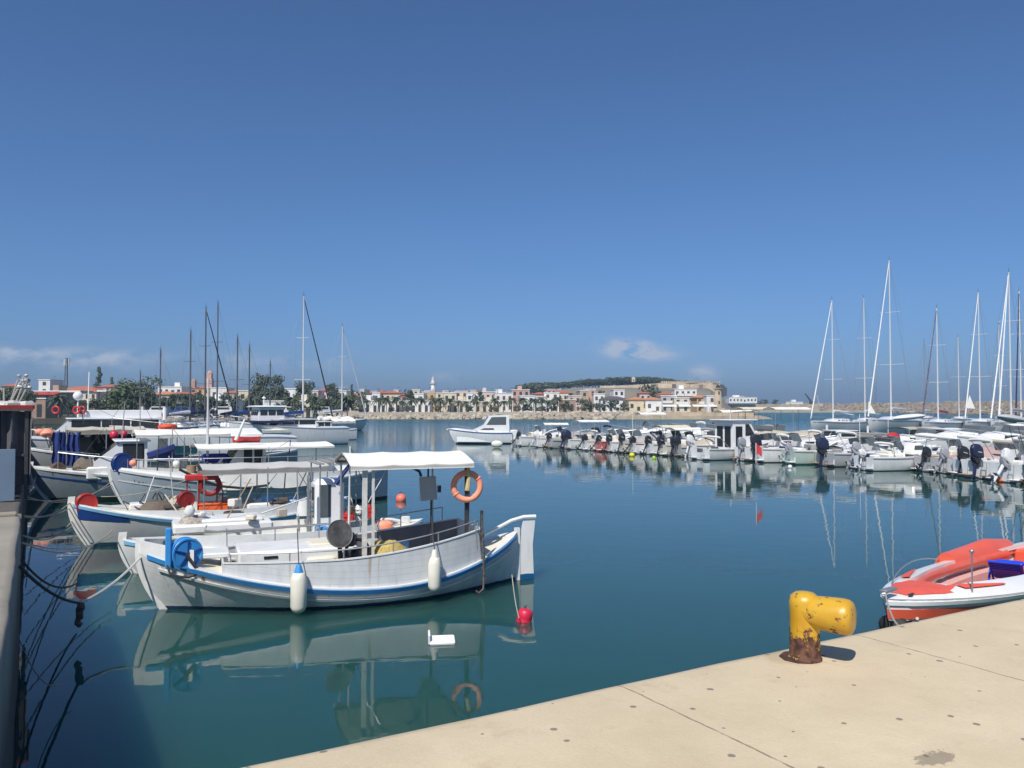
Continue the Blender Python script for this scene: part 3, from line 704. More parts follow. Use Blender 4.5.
# folded blue chair lying in the cockpit
cp = SF.world((SF.s(1004, -.1), -.1, .44)); T2 = thing('folding_chair', 'bright blue folding chair lying in the red speedboat', 'chair', cp, SF.a + R(15))
BC = pm('bright_blue_plastic', (.01, .06, .60), .4, .06, 5)
for nm, pts in (('frame', [(-.35, -.25, .55), (.3, -.25, .1), (.3, .25, .1), (-.35, .25, .55), (-.35, -.25, .55)]), ('leg', [(-.3, -.28, .0), (.25, -.28, .45), (.25, .28, .45), (-.3, .28, .0)])):
    b = MB(); b.tube(pts, .022); b.build(nm, BC, T2)
b = MB(); b.box((.0, 0, .30), (.42, .46, .05), ry=R(35), bev=.02); b.build('seat', BC, T2)
b = MB()
for k in range(5): b.box((-.32+.04*k, 0, .52-.035*k+.02), (.02, .46, .05), ry=R(35))
b.box((.28, 0, .36), (.5, .46, .05), ry=R(-22), bev=.02); b.build('backrest', BC, T2)
b = MB(); b.tube(sag(SF.world((-.30, 0, .95)), Q(6.05, .0, 2.17), .25, 12), .013); tag(b.build('mooring_rope', ROPE), 'pale mooring rope from the red speedboat bow to the quay edge', 'rope')

# floating things
def buoy(px, py, r_, mt, label, tall=1.0, name='mooring_buoy'):
    p = P(px, py); T = thing(name, label, 'buoy', p)
    b = MB(); b.sphere((0, 0, r_*.45*tall), r_, (1, 1, tall), 20, 12); b.build('float', mt, T, ang=80)
    b = MB(); b.torus((0, 0, r_*(.45*tall+tall)), r_*.22, r_*.07, Matrix.Rotation(R(90), 3, 'X')); b.build('eye', DSTEEL, T)
    return T
PINKM = pm('faded_pink_plastic', (.85, .19, .13), .45, .06, 6, dirt=(.45, .15, .1), dirt_amt=.4, dscale=4)
CRIM = pm('crimson_plastic', (.62, .02, .06), .4, .06, 6, dirt=(.35, .03, .05), dirt_amt=.4, dscale=8)
buoy(401, 501, .21, PINKM, 'pale orange round buoy floating beyond the white canopy')
p = P(524, 621); T = thing('mooring_buoy', 'crimson drum shaped buoy floating by the white rudder', 'buoy', p, R(20))
b = MB(); M = Matrix.Rotation(R(12), 3, 'Y'); b.lathe([(.02, -.08), (.12, -.08), (.135, -.05), (.135, .02), (.128, .04), (.135, .06), (.13, .17), (.10, .205), (.05, .22), (.02, .22)], (0, 0, 0), 22, M); b.build('float', CRIM, T, ang=50)
b = MB(); b.tube([(0, 0, .2), (.05, .02, .26), (.02, .05, .22)], .012); b.build('eye', DROPE, T)
b = MB(); b.tube(sag(P(519, 618, .12), P(512, 575, .55), .1), .009); tag(b.build('mooring_rope', ROPE), 'thin line from the crimson buoy to the stern of the near boat', 'rope')
p = P(441, 643); T = thing('polystyrene_tray', 'white broken polystyrene tray floating in front of the near fishing boat', 'floating tray', p, R(8))
b = MB(); b.box((.02, 0, .045), (.40, .25, .05), rx=R(14), bev=.012); b.build('base', pm('white_polystyrene', (.85, .85, .84), .8, .02, 8), T)
b = MB(); b.box((-.19, 0, .10), (.03, .22, .16), rx=R(10), bev=.008); b.build('rim', MC['white_polystyrene'], T)

# thin sea haze over the far shore (closed box round camera and scene, below the sky)
hm_ = bpy.data.materials.new('sea_haze'); hm_.use_nodes = True; ht = hm_.node_tree; ht.nodes.clear(); ho = ht.nodes.new('ShaderNodeOutputMaterial'); pv = ht.nodes.new('ShaderNodeVolumePrincipled')
pv.inputs['Density'].default_value = .0004; pv.inputs['Color'].default_value = (.62, .82, 1.0, 1); pv.inputs['Anisotropy'].default_value = .2; ht.links.new(pv.outputs[0], ho.inputs['Volume'])
HB = MB(); HB.box((0, 1105, 14), (3920, 2510, 38)); tag(HB.build('haze', hm_, None, smooth=False), 'thin sea haze paling the far shore', 'haze', kind='stuff')
# ================================================================== LEFT HARBOUR: fishing boats moored bow-on to the left quay
def rope(a, b_, d, r=.014, mt=None, label='pale mooring rope', n=12, name='mooring_rope', group=None):
    b = MB(); b.tube(sag(a, b_, d, n), r, 5); return tag(b.build(name, mt or ROPE), label, 'rope', group)
def fender(p, ztop, L, r_, label, blue=True):
    T = thing('fender', label, 'fender', (p[0], p[1], ztop-L), 0)
    b = MB(); b.lathe([(.01, 0), (r_*.35, .0), (r_*.8, .04), (r_, .11), (r_, L-.13), (r_*.8, L-.05), (r_*.55, L-.0), (.01, L)], seg=20); b.build('body', FEND, T, ang=60)
    b = MB(); b.lathe([(r_*.62, L-.02), (r_*.5, L+.03), (.05, L+.11), (.035, L+.14), (.01, L+.14)], seg=16); b.build('end_cap', BLUE if blue else FEND, T)
    return T
def reel(T, c, r_, wd, mt, axis, drum=None, name='line_reel', stand=True):
    """two discs on a drum; axis = rotation matrix whose z is the axle"""
    b = MB(); b.lathe([(.01, -wd/2-.012), (r_, -wd/2-.012), (r_+.01, -wd/2), (r_, -wd/2+.012), (r_*.93, -wd/2+.014), (r_*.9, -wd/2+.03), (r_*.45, -wd/2+.03), (r_*.45, wd/2-.03), (r_*.9, wd/2-.03), (r_, wd/2-.012), (r_+.01, wd/2), (r_, wd/2+.012), (r_*.9, wd/2+.012), (r_*.86, wd/2), (.01, wd/2)], c, 28, axis)
    o = b.build(name, mt, T, ang=30)
    return o
RY90 = Matrix.Rotation(R(90), 3, 'Y'); RX90 = Matrix.Rotation(R(90), 3, 'X')

# ------------------------------------------------------------------ boat nearest the camera
HM1 = hullm('weathered_white_hull', (.62, .63, .63), (.012, .035, .10), .07, .45, (.36, .38, .38), .5, True)
f1 = Frame(P(162, 609), R(21.2))
T = thing('fishing_boat', 'white wooden fishing boat with blue sheer stripe and white canopy, nearest the camera', 'fishing boat', (f1.o.x, f1.o.y, 0), f1.a)
h = Hull(7.30, 2.85, 1.10, .33, 1.02, .42, .40, .02, 'double', .56, .95, .27)
h.mesh(34, 12).build('hull', HM1, T, ang=60)
h.strip(-.015, .085, .035, .02, .985, 34).build('rub_rail', BLUE, T)
h.strip(-.19, .05, .05, .04, .96, 34).build('rubbing_strake', WHITE, T)
h.cap(.0, 1.0, .20, .03, 34, .03, .0).build('gunwale', WHITE, T)
h.deck(.0, .20, dz=.02, camber=.06).build('foredeck', CREAM, T)
h.deck(.80, 1.0, dz=.02, camber=.05).build('aft_deck', CREAM, T)
h.deck(.17, .84, z=.18, inset=.06, camber=.02).build('deck', CREAM, T)
b = h.bulwark(.175, .845, lambda t: .93 + .36*max(0, (t-.42)/.425)**1.6, .03, .06, 26)
for t in (.175, .845):
    p = h.sheer(t); ww = h.w(t)-.06; zt = .93 + .36*max(0, (t-.42)/.425)**1.6; b.box((p.x, 0, (p.z+zt)/2), (.03, ww*2, zt-p.z+.02))
b.build('bulwark', HM1, T, smooth=False)
h2c = MB()
for sd in (-1, 1):
    rings = []
    for i in range(25):
        t = .175+.67*i/24; p = h.sheer(t, sd, -.045); zt = .93 + .36*max(0, (t-.42)/.425)**1.6; q = h.sheer(t, sd, -.11)
        rings.append([Vector((p.x, p.y, zt)), Vector((p.x, p.y, zt+.025)), Vector((q.x, q.y, zt+.025)), Vector((q.x, q.y, zt))])
    h2c.loft(rings, True, True, flip=(sd < 0))
h2c.build('bulwark_cap', WHITE, T)
# grey inside face of the far bulwark, aft half
b = MB(); rings = []
for i in range(15):
    t = .47+.37*i/14; p = h.sheer(t, 1, -.115); zt = .93 + .36*max(0, (t-.42)/.425)**1.6
    rings.append([Vector((p.x, p.y, zt-.005)), Vector((p.x, p.y-.012, zt-.005)), Vector((p.x, p.y-.012, .20)), Vector((p.x, p.y, .20))])
b.loft(rings, True, True); b.build('bulwark_lining', pm('grey_lining_paint', (.13, .13, .145), .6, .1, 4), T, smooth=False)
# stem and bow boards
b = MB(); rings = []
for k in range(14):
    z_ = -.42+1.76*k/13; x = h.xo(0, z_); wd = .045; fx = .045+.03*max(0, z_-1.0); rings.append([Vector((x-fx, -wd*.5, z_)), Vector((x+.10, -wd-.01, z_)), Vector((x+.10, wd+.01, z_)), Vector((x-fx, wd*.5, z_))])
b.loft(rings, True, True); b.build('stem_post', WHITE, T, smooth=False)
b = h.bulwark(.005, .115, lambda t: 1.33-1.3*t, .04, .0, 8); b.build('bow_board', WHITE, T)
b = MB(); b.box((.30, 0, 1.16), (.62, .62, .16), bev=.02); b.build('bow_hatch', GREEN, T)
b = MB(); b.box((.95, 0, .99), (.5, .7, .10), bev=.02); b.build('bow_locker', WHITE, T)
# rudder and tiller
b = MB(); g = [(7.36, -.35), (7.70, -.35), (7.66, .75), (7.72, 1.28), (7.44, 1.28), (7.36, .8)]
b.loft([[Vector((x, -.03, z)) for x, z in g], [Vector((x, .03, z)) for x, z in g]], True, True)
b.build('rudder', hullm('rudder_white', (.74, .74, .73), (.01, .09, .22), .12, .4), T, smooth=False)
b = MB(); b.tube([(7.74, 0, 1.36), (7.45, 0, 1.365), (7.15, 0, 1.30), (6.8, 0, 1.15), (6.5, 0, 1.02)], .05, 8, r2=.032); b.build('tiller', WHITE, T)
b = MB(); rings = []
for z_ in (-.4, .3, .8, 1.14): rings.append([Vector((7.24, -.05, z_)), Vector((7.345, -.05, z_)), Vector((7.345, .05, z_)), Vector((7.24, .05, z_))])
b.loft(rings, True, True); b.build('stern_post', WHITE, T, smooth=False)
# trunk (low deck house) with vent
b = MB(); b.box((2.5, .1, .62), (2.3, 1.25, .86), bev=.04); o = b.build('deck_house', WHITE, T)
b = MB(); b.box((1.95, -.535, .93), (.26, .012, .05)); b.build('vent', BLACK, o)
b = MB(); b.box((3.1, .1, 1.065), (.7, .7, .05), bev=.015); b.build('hatch', CREAM, o)
b = MB(); b.box((4.05, .1, .50), (.8, .9, .6), bev=.03); b.build('engine_box', CREAM, T)
# blue reel at the bow on its upright
cr = f1.p(188, 552, -.60); AX = Matrix.Rotation(R(20), 3, 'Z') @ RX90
o = reel(T, cr, .275, .20, BLUE, AX)
b = MB()
for k in range(5):
    a = k*2*math.pi/5+.3; d = AX @ Vector((math.cos(a), math.sin(a), 0)); b.tube([cr + AX @ Vector((0, 0, .115)), cr + AX @ Vector((0, 0, .115)) + d*.25], .016)
b.build('spoke', DBLUE, o)
b = MB(); b.box(cr + Vector((-.30, .0, .10)), (.11, .08, .74), bev=.02); b.build('reel_upright', BLUE, T)
b = MB(); b.tube([cr + Vector((-.32, -.02, -.2)), cr + Vector((-.27, -.1, -.33)), cr + Vector((-.12, -.14, -.40)), cr + Vector((.06, -.14, -.42)), cr + Vector((.26, -.1, -.36))], .025); b.tube([cr+Vector((.0, -.12, 0)), cr+Vector((.28, -.14, -.40))], .035); b.build('reel_stand', DSTEEL, T)
b = MB(); b.sphere(cr+Vector((.34, -.10, -.42)), .10, (1, .8, 1.0), 10, 7, jit=.2, rn=rnd); b.build('rope_bundle', pm('rusty_rope', (.22, .12, .05), .9, .4, 20), T)
# hand rail on stanchions, both sides
def rail(T, h, sd, t0, t1, zf, n=5, r_=.017, mt=GALV, inset=.08, name='hand_rail'):
    b = MB(); pts = []
    for k in range(17):
        t = t0+(t1-t0)*k/16; p = h.sheer(t, sd, -inset); pts.append(Vector((p.x, p.y, zf(t))))
    b.tube(pts, r_, 6); o = b.build(name, mt, T)
    for k in range(n):
        t = t0+(t1-t0)*k/(n-1); p = h.sheer(t, sd, -inset); b = MB(); b.cyl((p.x, p.y, p.z-.02), (p.x, p.y, zf(t)), r_*.9, seg=6); b.build('stanchion', mt, T)
    return o
zb1 = lambda t: .93 + .36*max(0, (t-.42)/.425)**1.6
rail(T, h, -1, .19, .83, lambda t: zb1(t)+.17+.05*t, 6, .014)
rail(T, h, 1, .19, .80, lambda t: zb1(t)+.28+.04*t, 6, .014)
# canopy frame, canopy
cs = (f1.s(345, 0)+.02, f1.s(462, 0)); cw = .95; cz = 2.68
posts = [(f1.s(368, -.85), -.85), (f1.s(432, .85)+.1, .85), (f1.s(344, .85), .85), (f1.s(470, -.6), -.6)]
WP = pm('whitewashed_wood', (.62, .60, .55), .7, .15, 8)
for k, (x, y) in enumerate(posts):
    b = MB()
    if k == 0:
        b.box((x, y, 1.45), (.09, .07, 2.3)); b.box((x+.17, y, 1.45), (.05, .05, 2.3))
    elif k == 3:
        b.box((x, y, 1.62), (.045, .045, 1.95)); b.tube([(x+.02, y, .9), (x+.06, y, 2.1), (x, y, 2.6)], .03)
    else: b.cyl((x, y, .4), (x, y, 2.62), .022)
    b.build('canopy_post', WP if k == 0 else (DSTEEL if k == 3 else GALV), T, smooth=False)
b = MB()
for y in (-cw, cw): b.tube([(cs[0], y, 2.63), (cs[1], y, 2.63)], .022)
for k in range(4):
    x = cs[0]+(cs[1]-cs[0])*k/3; b.tube([(x, cw*u, 2.61+.20*(1-abs(u)**1.35)) for u in (-1, -.6, -.2, .2, .6, 1)], .018)
b.build('canopy_frame', DSTEEL, T)
canopy(cs[0]-.02, cs[1]+.04, cw+.03, cz-.01, .20, .08, n=24, sagx=.022).build('canopy', CANVAS, T, ang=50)
b = MB(); b.tube([f1.p(371, 503, -.85), f1.p(392, 467, -.85)], .016); b.tube([f1.p(392, 469, -.8), f1.p(416, 467, -.3)], .016); b.build('brace', GALV, T)
b = MB(); a_ = f1.p(428, 466, -.2); b.tube([f1.p(413, 466, -.5), f1.p(423, 471, -.4), f1.p(425, 476, -.4)], .03); b.build('rolled_flag', TARPB, T)
b = MB(); x = f1.s(432, -.2); zz = f1.z(488, x, -.2); b.box((x, -.2, zz), (.36, .03, .50), rz=R(-8), ry=R(-4), bev=.008)
o = b.build('hanging_panel', GREYP, T); b = MB(); b.box((x+.25, -.18, zz-.02), (.07, .06, .14)); b.build('bracket', DSTEEL, o)
b = MB(); b.cyl((x, -.2, zz+.25), (x, -.2, 2.75), .02); b.cyl((x+.08, -.15, .9), (x+.08, -.15, zz-.2), .02); b.build('panel_pole', DSTEEL, T)
# net hauler bowl
c = f1.p(341, 534, -.95); M = Matrix.Rotation(R(18), 3, 'Z') @ Matrix.Rotation(R(72), 3, 'X')
b = MB(); b.lathe([(.26, .10), (.265, .115), (.27, .10), (.25, .02), (.17, -.07), (.06, -.11), (.005, -.11), (.005, -.09), (.06, -.09), (.16, -.05), (.235, .03), (.25, .10)], c, 30, M); o = b.build('net_hauler', pm('worn_steel_bowl', (.26, .24, .22), .5, .25, 9, metal=.4, dirt=(.45, .42, .38), dscale=6), T, ang=40)
b = MB(); b.cyl(c+Vector((.05, .1, -.05)), (c.x+.12, c.y+.25, .3), .045); b.box((c.x+.22, c.y+.12, c.z-.12), (.28, .2, .26), bev=.03); b.build('hauler_stand', DSTEEL, o)
# nets, crates, coils on deck
def mound(T, c, rx, ry, rz_, mt, nm, seed=3):
    r = random.Random(seed); b = MB(); g = []
    for i in range(13):
        row = []
        for j in range(13):
            u, v = -1+2*i/12, -1+2*j/12; q = max(0, 1-(u*u+v*v)); k = noise.noise(Vector((u*2.2, v*2.2, seed))) + .8*noise.noise(Vector((u*6, v*6, seed)))
            row.append(Vector((c[0]+u*rx, c[1]+v*ry, c[2]+rz_*(q**.5)*(1+.35*k)-.02)))
        g.append(row)
    b.sheet(g, .01); return b.build(nm, mt, T, ang=80)
mound(T, (f1.s(388, -.55), -.55, .62), .62, .40, .50, NETY, 'net_pile', 5)
mound(T, (f1.s(350, -.5), -.45, .55), .40, .35, .42, pm('dirty_cream_netting', (.45, .40, .28), .95, .35, 25, bump=1), 'net_pile', 9)
b = MB(); c = f1.p(361, 549, -.8)
b.torus((c.x, c.y, 1.0), .22, .035, Matrix.Rotation(R(70), 3, 'X')); b.sphere((c.x, c.y+.1, .9), .16); b.build('hose_coil', BLACK, T)
b = MB(); b.box((f1.s(322, -.2), -.35, .70), (.55, .5, .35), bev=.03); b.build('fish_crate', CREAM, T)
# chain hanging at the aft quarter
x = f1.s(486, -1.0); b = MB()
pts = [Vector((x, -1.02, 1.62)), Vector((x, -1.05, 1.2)), Vector((x+.02, -1.08, .75)), Vector((x+.03, -1.06, .3)), Vector((x+.0, -1.1, .12)), Vector((x-.1, -1.12, .05)), Vector((x-.16, -1.1, .1))]
b.tube(pts, .022); 
for k in range(9): b.torus(pts[1].lerp(pts[3], k/8), .035, .014, Matrix.Rotation(R(90*(k % 2)), 3, 'Z') @ RX90, 10, 6)
b.build('hanging_chain', pm('rusty_chain', (.10, .08, .07), .7, .4, 20), T)
b = MB(); b.box((x, -1.0, 1.38), (.05, .05, .62)); b.build('rail_post', DSTEEL, T)
b = MB(); b.tube([(x-.1, -1.03, .9), (x-.15, -1.05, 1.4), (x-.17, -1.05, 1.5)], .012); b.build('whip_aerial', GALV, T)
# lifebuoy and its rag
def lifebuoy(c, M, Rr, r_, mt, label, band=None, loc_world=None):
    T_ = thing('lifebuoy', label, 'lifebuoy', c); b = MB(); b.torus((0, 0, 0), Rr, r_, M, 36, 12); b.build('ring', mt, T_)
    for k in range(4):
        b = MB(); a = k*math.pi/2+.6; p = M @ Vector((math.cos(a)*Rr, math.sin(a)*Rr, 0)); tdir = M @ Vector((-math.sin(a), math.cos(a), 0))
        ax = tdir.to_track_quat('Z', 'Y').to_matrix(); b.torus(p, r_+.004, .012, ax, 14, 6, 0); b.build('band', band or mt, T_)
    return T_
lc = f1.p(467, 486, -.72); lifebuoy(f1.world(lc), Matrix.Rotation(R(8), 3, 'Z') @ RX90, .275, .062, CORAL, 'faded orange lifebuoy hanging from the canopy post of the nearest boat')
b = MB(); b.tube([f1.world(lc+Vector((.0, -.07, .42))), f1.world(lc+Vector((.02, -.09, .2))), f1.world(lc+Vector((-.02, -.08, -.08)))], .035, 7, r2=.055); tag(b.build('rag', pm('straw_cloth', (.52, .42, .20), .9, .2, 14)), 'straw coloured rag tied over the orange lifebuoy', 'rag')
for px, yt, yb, r_ in ((300, 571, 611, .145), (435, 556, 590, .125)):
    s_ = f1.s(px, -1.45); tt = (s_)/7.3; yl = -(h.w(tt)+r_+.03); s_ = f1.s(px, yl); zt = f1.z(yt, s_, yl); zb = f1.z(yb, s_, yl)
    fender(f1.world((s_, yl, 0)), zt, zt-zb, r_, 'long cream fender with blue top hanging amidships on the nearest boat' if px == 300 else 'shorter cream fender hanging towards the stern of the nearest boat', px == 300)
    rope(f1.world((s_, yl, zt+.12)), f1.world((s_, yl+r_+.12, zt+.75)), .0, .010, DROPE, 'short dark line holding the %s cream fender' % ('long' if px == 300 else 'short'), 4, 'fender_line')
lettering(T, 'lettering', [h.atz(.045, .93, -1), h.atz(.135, .73, -1), (0, -1, .2)], .08, DSTEEL, T, 2, 11)

T.scale = (.985, 1, 1)
# ------------------------------------------------------------------ a generic wooden boat
def wooden(name, label, f, L, B, zb, zm, zs, hm, railmat, deckmat=CREAM, draft=.5, rb=.4, stripe=None, bulw=None, cat='fishing boat', pm_=.36, kind='double', rs=.02):
    T = thing(name, label, cat, (f.o.x, f.o.y, 0), f.a)
    h = Hull(L, B, zb, zm, zs, draft, rb, rs, kind, .56, .95, pm_)
    h.mesh(28, 10).build('hull', hm, T, ang=60)
    h.strip(-.01, .08, .035, .01, .99).build('rub_rail', railmat, T)
    if stripe: h.strip(stripe[0], stripe[1], .02, .02, .98).build('stripe', stripe[2], T)
    h.cap(0, 1, .16, .035, 28, .03, .0).build('gunwale', WHITE, T)
    h.deck(0, 1, dz=-.03 if bulw is None else .0, camber=.06).build('deck', deckmat, T)
    if bulw:
        h.bulwark(bulw[0], bulw[1], bulw[2], .04, .05).build('bulwark', WHITE, T)
    b = MB(); rings = []
    for k in range(12):
        z_ = -draft+(draft+zb+.2)*k/11; x = h.xo(0, z_); rings.append([Vector((x-.05, -.03, z_)), Vector((x+.12, -.06, z_)), Vector((x+.12, .06, z_)), Vector((x-.05, .03, z_))])
    b.loft(rings, True, True); b.build('stem_post', WHITE, T, smooth=False)
    return T, h
def wheelhouse(T, x0, x1, hw, z0, z1, rake=.25, mt=WHITE, win=3, side=2, roof=True, name='wheelhouse', front=-1, rmt=None, wh=1.0):
    """front=-1: windscreen towards the bow (x0)"""
    b = MB(); zr = z0+(z1-z0)*.45
    a0 = x0; pr = [(x0, z0), (x0, zr), (x0+rake, z1), (x1, z1), (x1, z0)] if front < 0 else [(x0, z0), (x0, z1), (x1-rake, z1), (x1, zr), (x1, z0)]
    b.loft([[Vector((x, -hw, z)) for x, z in pr], [Vector((x, hw, z)) for x, z in pr]], True, True)
    o = b.build(name, mt, T, smooth=False)
    zt = z1-.07; zl = zr+.03; zl = zt-(zt-zl)*wh
    for k in range(win):
        yc = -hw + (k+.5)*2*hw/win; wv = 2*hw/win-.09
        if front < 0: p0, p1 = Vector((x0+rake*(zl-zr)/(z1-zr), yc, zl)), Vector((x0+rake*(zt-zr)/(z1-zr), yc, zt)); o1 = Vector((-.012, 0, 0))
        else: p0, p1 = Vector((x1-rake*(zl-zr)/(z1-zr), yc, zl)), Vector((x1-rake*(zt-zr)/(z1-zr), yc, zt)); o1 = Vector((.012, 0, 0))
        b = MB(); q = Vector((0, wv/2, 0)); b.loft([[p0-q+o1, p0+q+o1, p1+q+o1, p1-q+o1], [p0-q-o1*.8, p0+q-o1*.8, p1+q-o1*.8, p1-q-o1*.8]], True, True); b.build('window', GLASS, o, smooth=False)
    for sd in (-1, 1):
        xa, xb = (x0+rake+.04, x1-.08) if front < 0 else (x0+.08, x1-rake-.04)
        for k in range(side):
            w_ = (xb-xa)/side; b = MB(); b.box((xa+w_*(k+.5), sd*hw, (zl+zt)/2), (w_-.08, .024, zt-zl)); b.build('window', GLASS, o, smooth=False)
    if roof:
        b = MB(); b.box(((x0+rake+x1)/2 - .05 if front < 0 else (x0+x1-rake)/2, 0, z1+.035), (x1-x0-rake+.35, 2*hw+.22, .07), bev=.025); b.build('roof', rmt or mt, o)
    return o
def awning(T, x0, x1, hw, z, mt=CANVAS, arch=.12, drop=.08, posts=True, z0=.5, pr=.02, n=12, sg=.02, pm_=GALV, name='awning'):
    o = canopy(x0, x1, hw, z, arch, drop, n=n, sagx=sg).build(name, mt, T, ang=50)
    if posts:
        for x in ((x0+.05, x1-.05) if x1-x0 < 2.6 else (x0+.05, (x0+x1)/2, x1-.05)):
            for y in (-hw+.02, hw-.02): b = MB(); b.cyl((x, y, z0), (x, y, z), pr, seg=6); b.build('awning_post', pm_, T)
    return o

# ------------------------------------------------------------------ second boat (bow just behind the nearest one)
HM2 = hullm('bright_white_hull', (.70, .71, .70), (.03, .03, .035), .06, .45)
f2 = Frame(P(134, 573), R(24))
T, h = wooden('fishing_boat', 'white fishing boat with tall narrow cabin moored directly behind the nearest boat', f2, 6.9, 2.4, .74, .46, .80, HM2, LBLUE, bulw=(.15, .8, lambda t: .86+.1*abs(t-.5)))
c = f2.s(328, .1); z0 = .55; z1 = f2.z(478, c, .1); b = MB(); b.box((c, .1, (z0+z1)/2), (.72, .80, z1-z0), bev=.12); o = b.build('cabin', GEL, T)
b = MB(); xd = c-.365; b.box((xd, .08, (z0+z1)/2+.15), (.02, .3, .75)); b.build('door_window', GLASS, o); b = MB(); b.box((c-.12, -.305, (z0+z1)/2+.2), (.26, .02, .8), bev=.008); b.build('side_window', PGLASS, o)
b = MB(); xa, xb = f2.s(316, 0)-.1, f2.s(362, 0)+.1
for k in range(6): b.box((xa+(xb-xa)*(k+.5)/6, 0, f2.z(462, c, 0)+.05*math.sin(k*.62)), ((xb-xa)/6-.05, 1.3, .03))
b.build('roof_rack', pm('grey_slats', (.30, .29, .27), .6, .1, 6), T, smooth=False)
for x in (xa+.1, xb-.1):
    for y in (-.6, .6): b = MB(); b.cyl((x, y, .6), (x, y, f2.z(462, c, 0)), .02, seg=6); b.build('rack_post', GALV, T)
b = MB(); a0 = f2.p(336, 484, -.5); a1 = f2.p(353, 461, -.5); b.tube([a0, a1], .06, 8, r2=.05); b.build('rolled_tarpaulin', TARPB, T)
b = MB(); b.box((1.9, 0, 1.0), (2.2, 1.3, .22), bev=.05); b.box((2.1, 0, 1.14), (1.4, 1.0, .1), bev=.04); b.build('cabin_trunk', WHITE, T)
b = MB(); b.tube([f2.p(208, 525, -.9), f2.p(206, 530, -.95), f2.p(218, 531, -.95), f2.p(262, 528, -.95), f2.p(330, 523, -.95)], .022); b.build('bow_rail', GALV, T)
for px in (228, 262, 300, 318): p = f2.p(px, 528, -.95); b = MB(); b.cyl(p, (p.x, p.y, .65), .016, seg=6); b.build('stanchion', GALV, T)
for y in (-.55, .55):
    b = MB(); xq = f2.s(309, y); b.box((xq, y, 1.3), (.06, .06, 1.5)); b.build('gallows_post', GALV, T, smooth=False)
b = MB(); b.tube([f2.p(262, 513, 0), f2.p(309, 497, 0)], .022); b.tube([f2.p(297, 519, 0), f2.p(309, 497, 0)], .018); b.build('boom', GALV, T)
bp_ = f2.p(195, 523, -.2); mound(T, (bp_.x, bp_.y, .92), .42, .4, .38, pm('pale_net_bundle', (.42, .37, .32), .95, .4, 18, bump=1), 'net_pile', 12)
b = MB(); p = f2.p(191, 511, -.3); b.sphere(p, .12, (1, .6, 1.2), 14, 9, jit=.1, rn=rnd); b.sphere(p+Vector((.28, 0, -.08)), .09, (1, .7, .8), 10, 6, jit=.2, rn=rnd); b.build('white_floats', WHITE, T)
for k, (px, py, sx, sz) in enumerate(((349, 516, .26, .26), (369, 511, .30, .34), (359, 509, .15, .25))):
    p = f2.p(px, py, -.1); b = MB(); b.box(p, (sx, .3, sz), bev=.05); b.box(p+Vector((0, 0, .02)), (sx+.03, .33, .03), bev=.01)
    tag(b.build('life_jacket', (RED, RED, GEL)[k], None, loc=f2.world((0, 0, 0)), rot=(0, 0, f2.a)), ('left hand red life jacket pile on the boat behind the nearest one', 'larger red life jacket pile beside the canopy post', 'white box between the two red life jacket piles')[k], ('life jackets', 'life jackets', 'box')[k])
b = MB(); b.tube([f2.p(377, 524, 0)+Vector((-.2, 0, -.06)), f2.p(383, 519, 0), f2.p(392, 519, 0), f2.p(408, 522, 0)], .05, 8, r2=.04); b.build('tiller', WHITE, T)
b = MB(); p = f2.p(385, 525, -.15); b.sphere(p, .18, (1.3, .7, .75), 12, 8, jit=.1, rn=rnd); b.build('orange_float', CORAL, T)
b = MB(); p = f2.p(406, 529, 0); b.box((p.x, 0, .4), (.24, .06, 1.1), bev=.02); b.build('rudder', WHITE, T)
b = MB(); b.cyl(f2.p(354, 508, .3), f2.p(350, 490, .3), .018); b.build('staff', WHITE, T)
b = MB(); p = f2.p(324, 535, -.6); b.box(p+Vector((0, .2, -.05)), (.3, .3, .5), bev=.03); b.build('blue_drum', BLUE, T)

# ------------------------------------------------------------------ third boat: blue bow panel, red reel
HM3 = hullm('soft_white_hull', (.68, .69, .69), (.02, .06, .12), .10, .45)
f3 = Frame(P(88, 546), R(26))
T, h = wooden('fishing_boat', 'white fishing boat with deep blue bow panel and red disc on its stem', f3, 7.2, 2.45, 1.16, .58, .95, HM3, LBLUE, bulw=(.12, .85, lambda t: .92+.25*abs(t-.5)))
b = MB()
for sd in (-1, 1):
    rings = []
    for k in range(9):
        t = .02+.15*k/8; z1_ = h.zsh(t)-.06; z0_ = z1_-.30*(1-k/12); rings.append([h.atz(t, z0_, sd, .004), h.atz(t, z0_, sd, .016), h.atz(t, z1_, sd, .016), h.atz(t, z1_, sd, .004)])
    b.loft(rings, True, True, flip=(sd > 0))
b.build('bow_panel', DBLUE, T)
def disc_reel(T, f, px, py, yl, r_, mt, nm='line_reel', az_=20, wd=.1):
    c = f.p(px, py, yl); M = Matrix.Rotation(R(az_), 3, 'Z') @ RX90; o = reel(T, c, r_, wd, mt, M, name=nm)
    b = MB(); b.cyl(c, (c.x+.03, c.y, c.z-r_*1.6), .03, seg=6); b.build('reel_stand', DSTEEL, o); return o
disc_reel(T, f3, 88, 503, -.1, .27, RED)
disc_reel(T, f3, 187, 499, -.55, .22, DRED, az_=15, wd=.16)
b = MB(); p = f3.p(214, 515, -.2); b.box(p, (.80, .6, .68), bev=.03); b.box(p+Vector((0, 0, .36)), (.84, .64, .05), bev=.015); b.build('orange_locker', ORANGE, T)
p = f3.world(f3.p(211, 485, -.5)); lifebuoy(p, Matrix.Rotation(R(20), 3, 'Z') @ RX90, .25, .07, DRED, 'dark red lifebuoy on the frame above the orange locker')
b = MB(); a0, a1 = f3.p(186, 477, -.45), f3.p(219, 477, -.45); c = (a0+a1)/2; b.box(c, ((a1-a0).length, .3, .17), bev=.03); b.build('red_roof_box', RED, T)
b = MB()
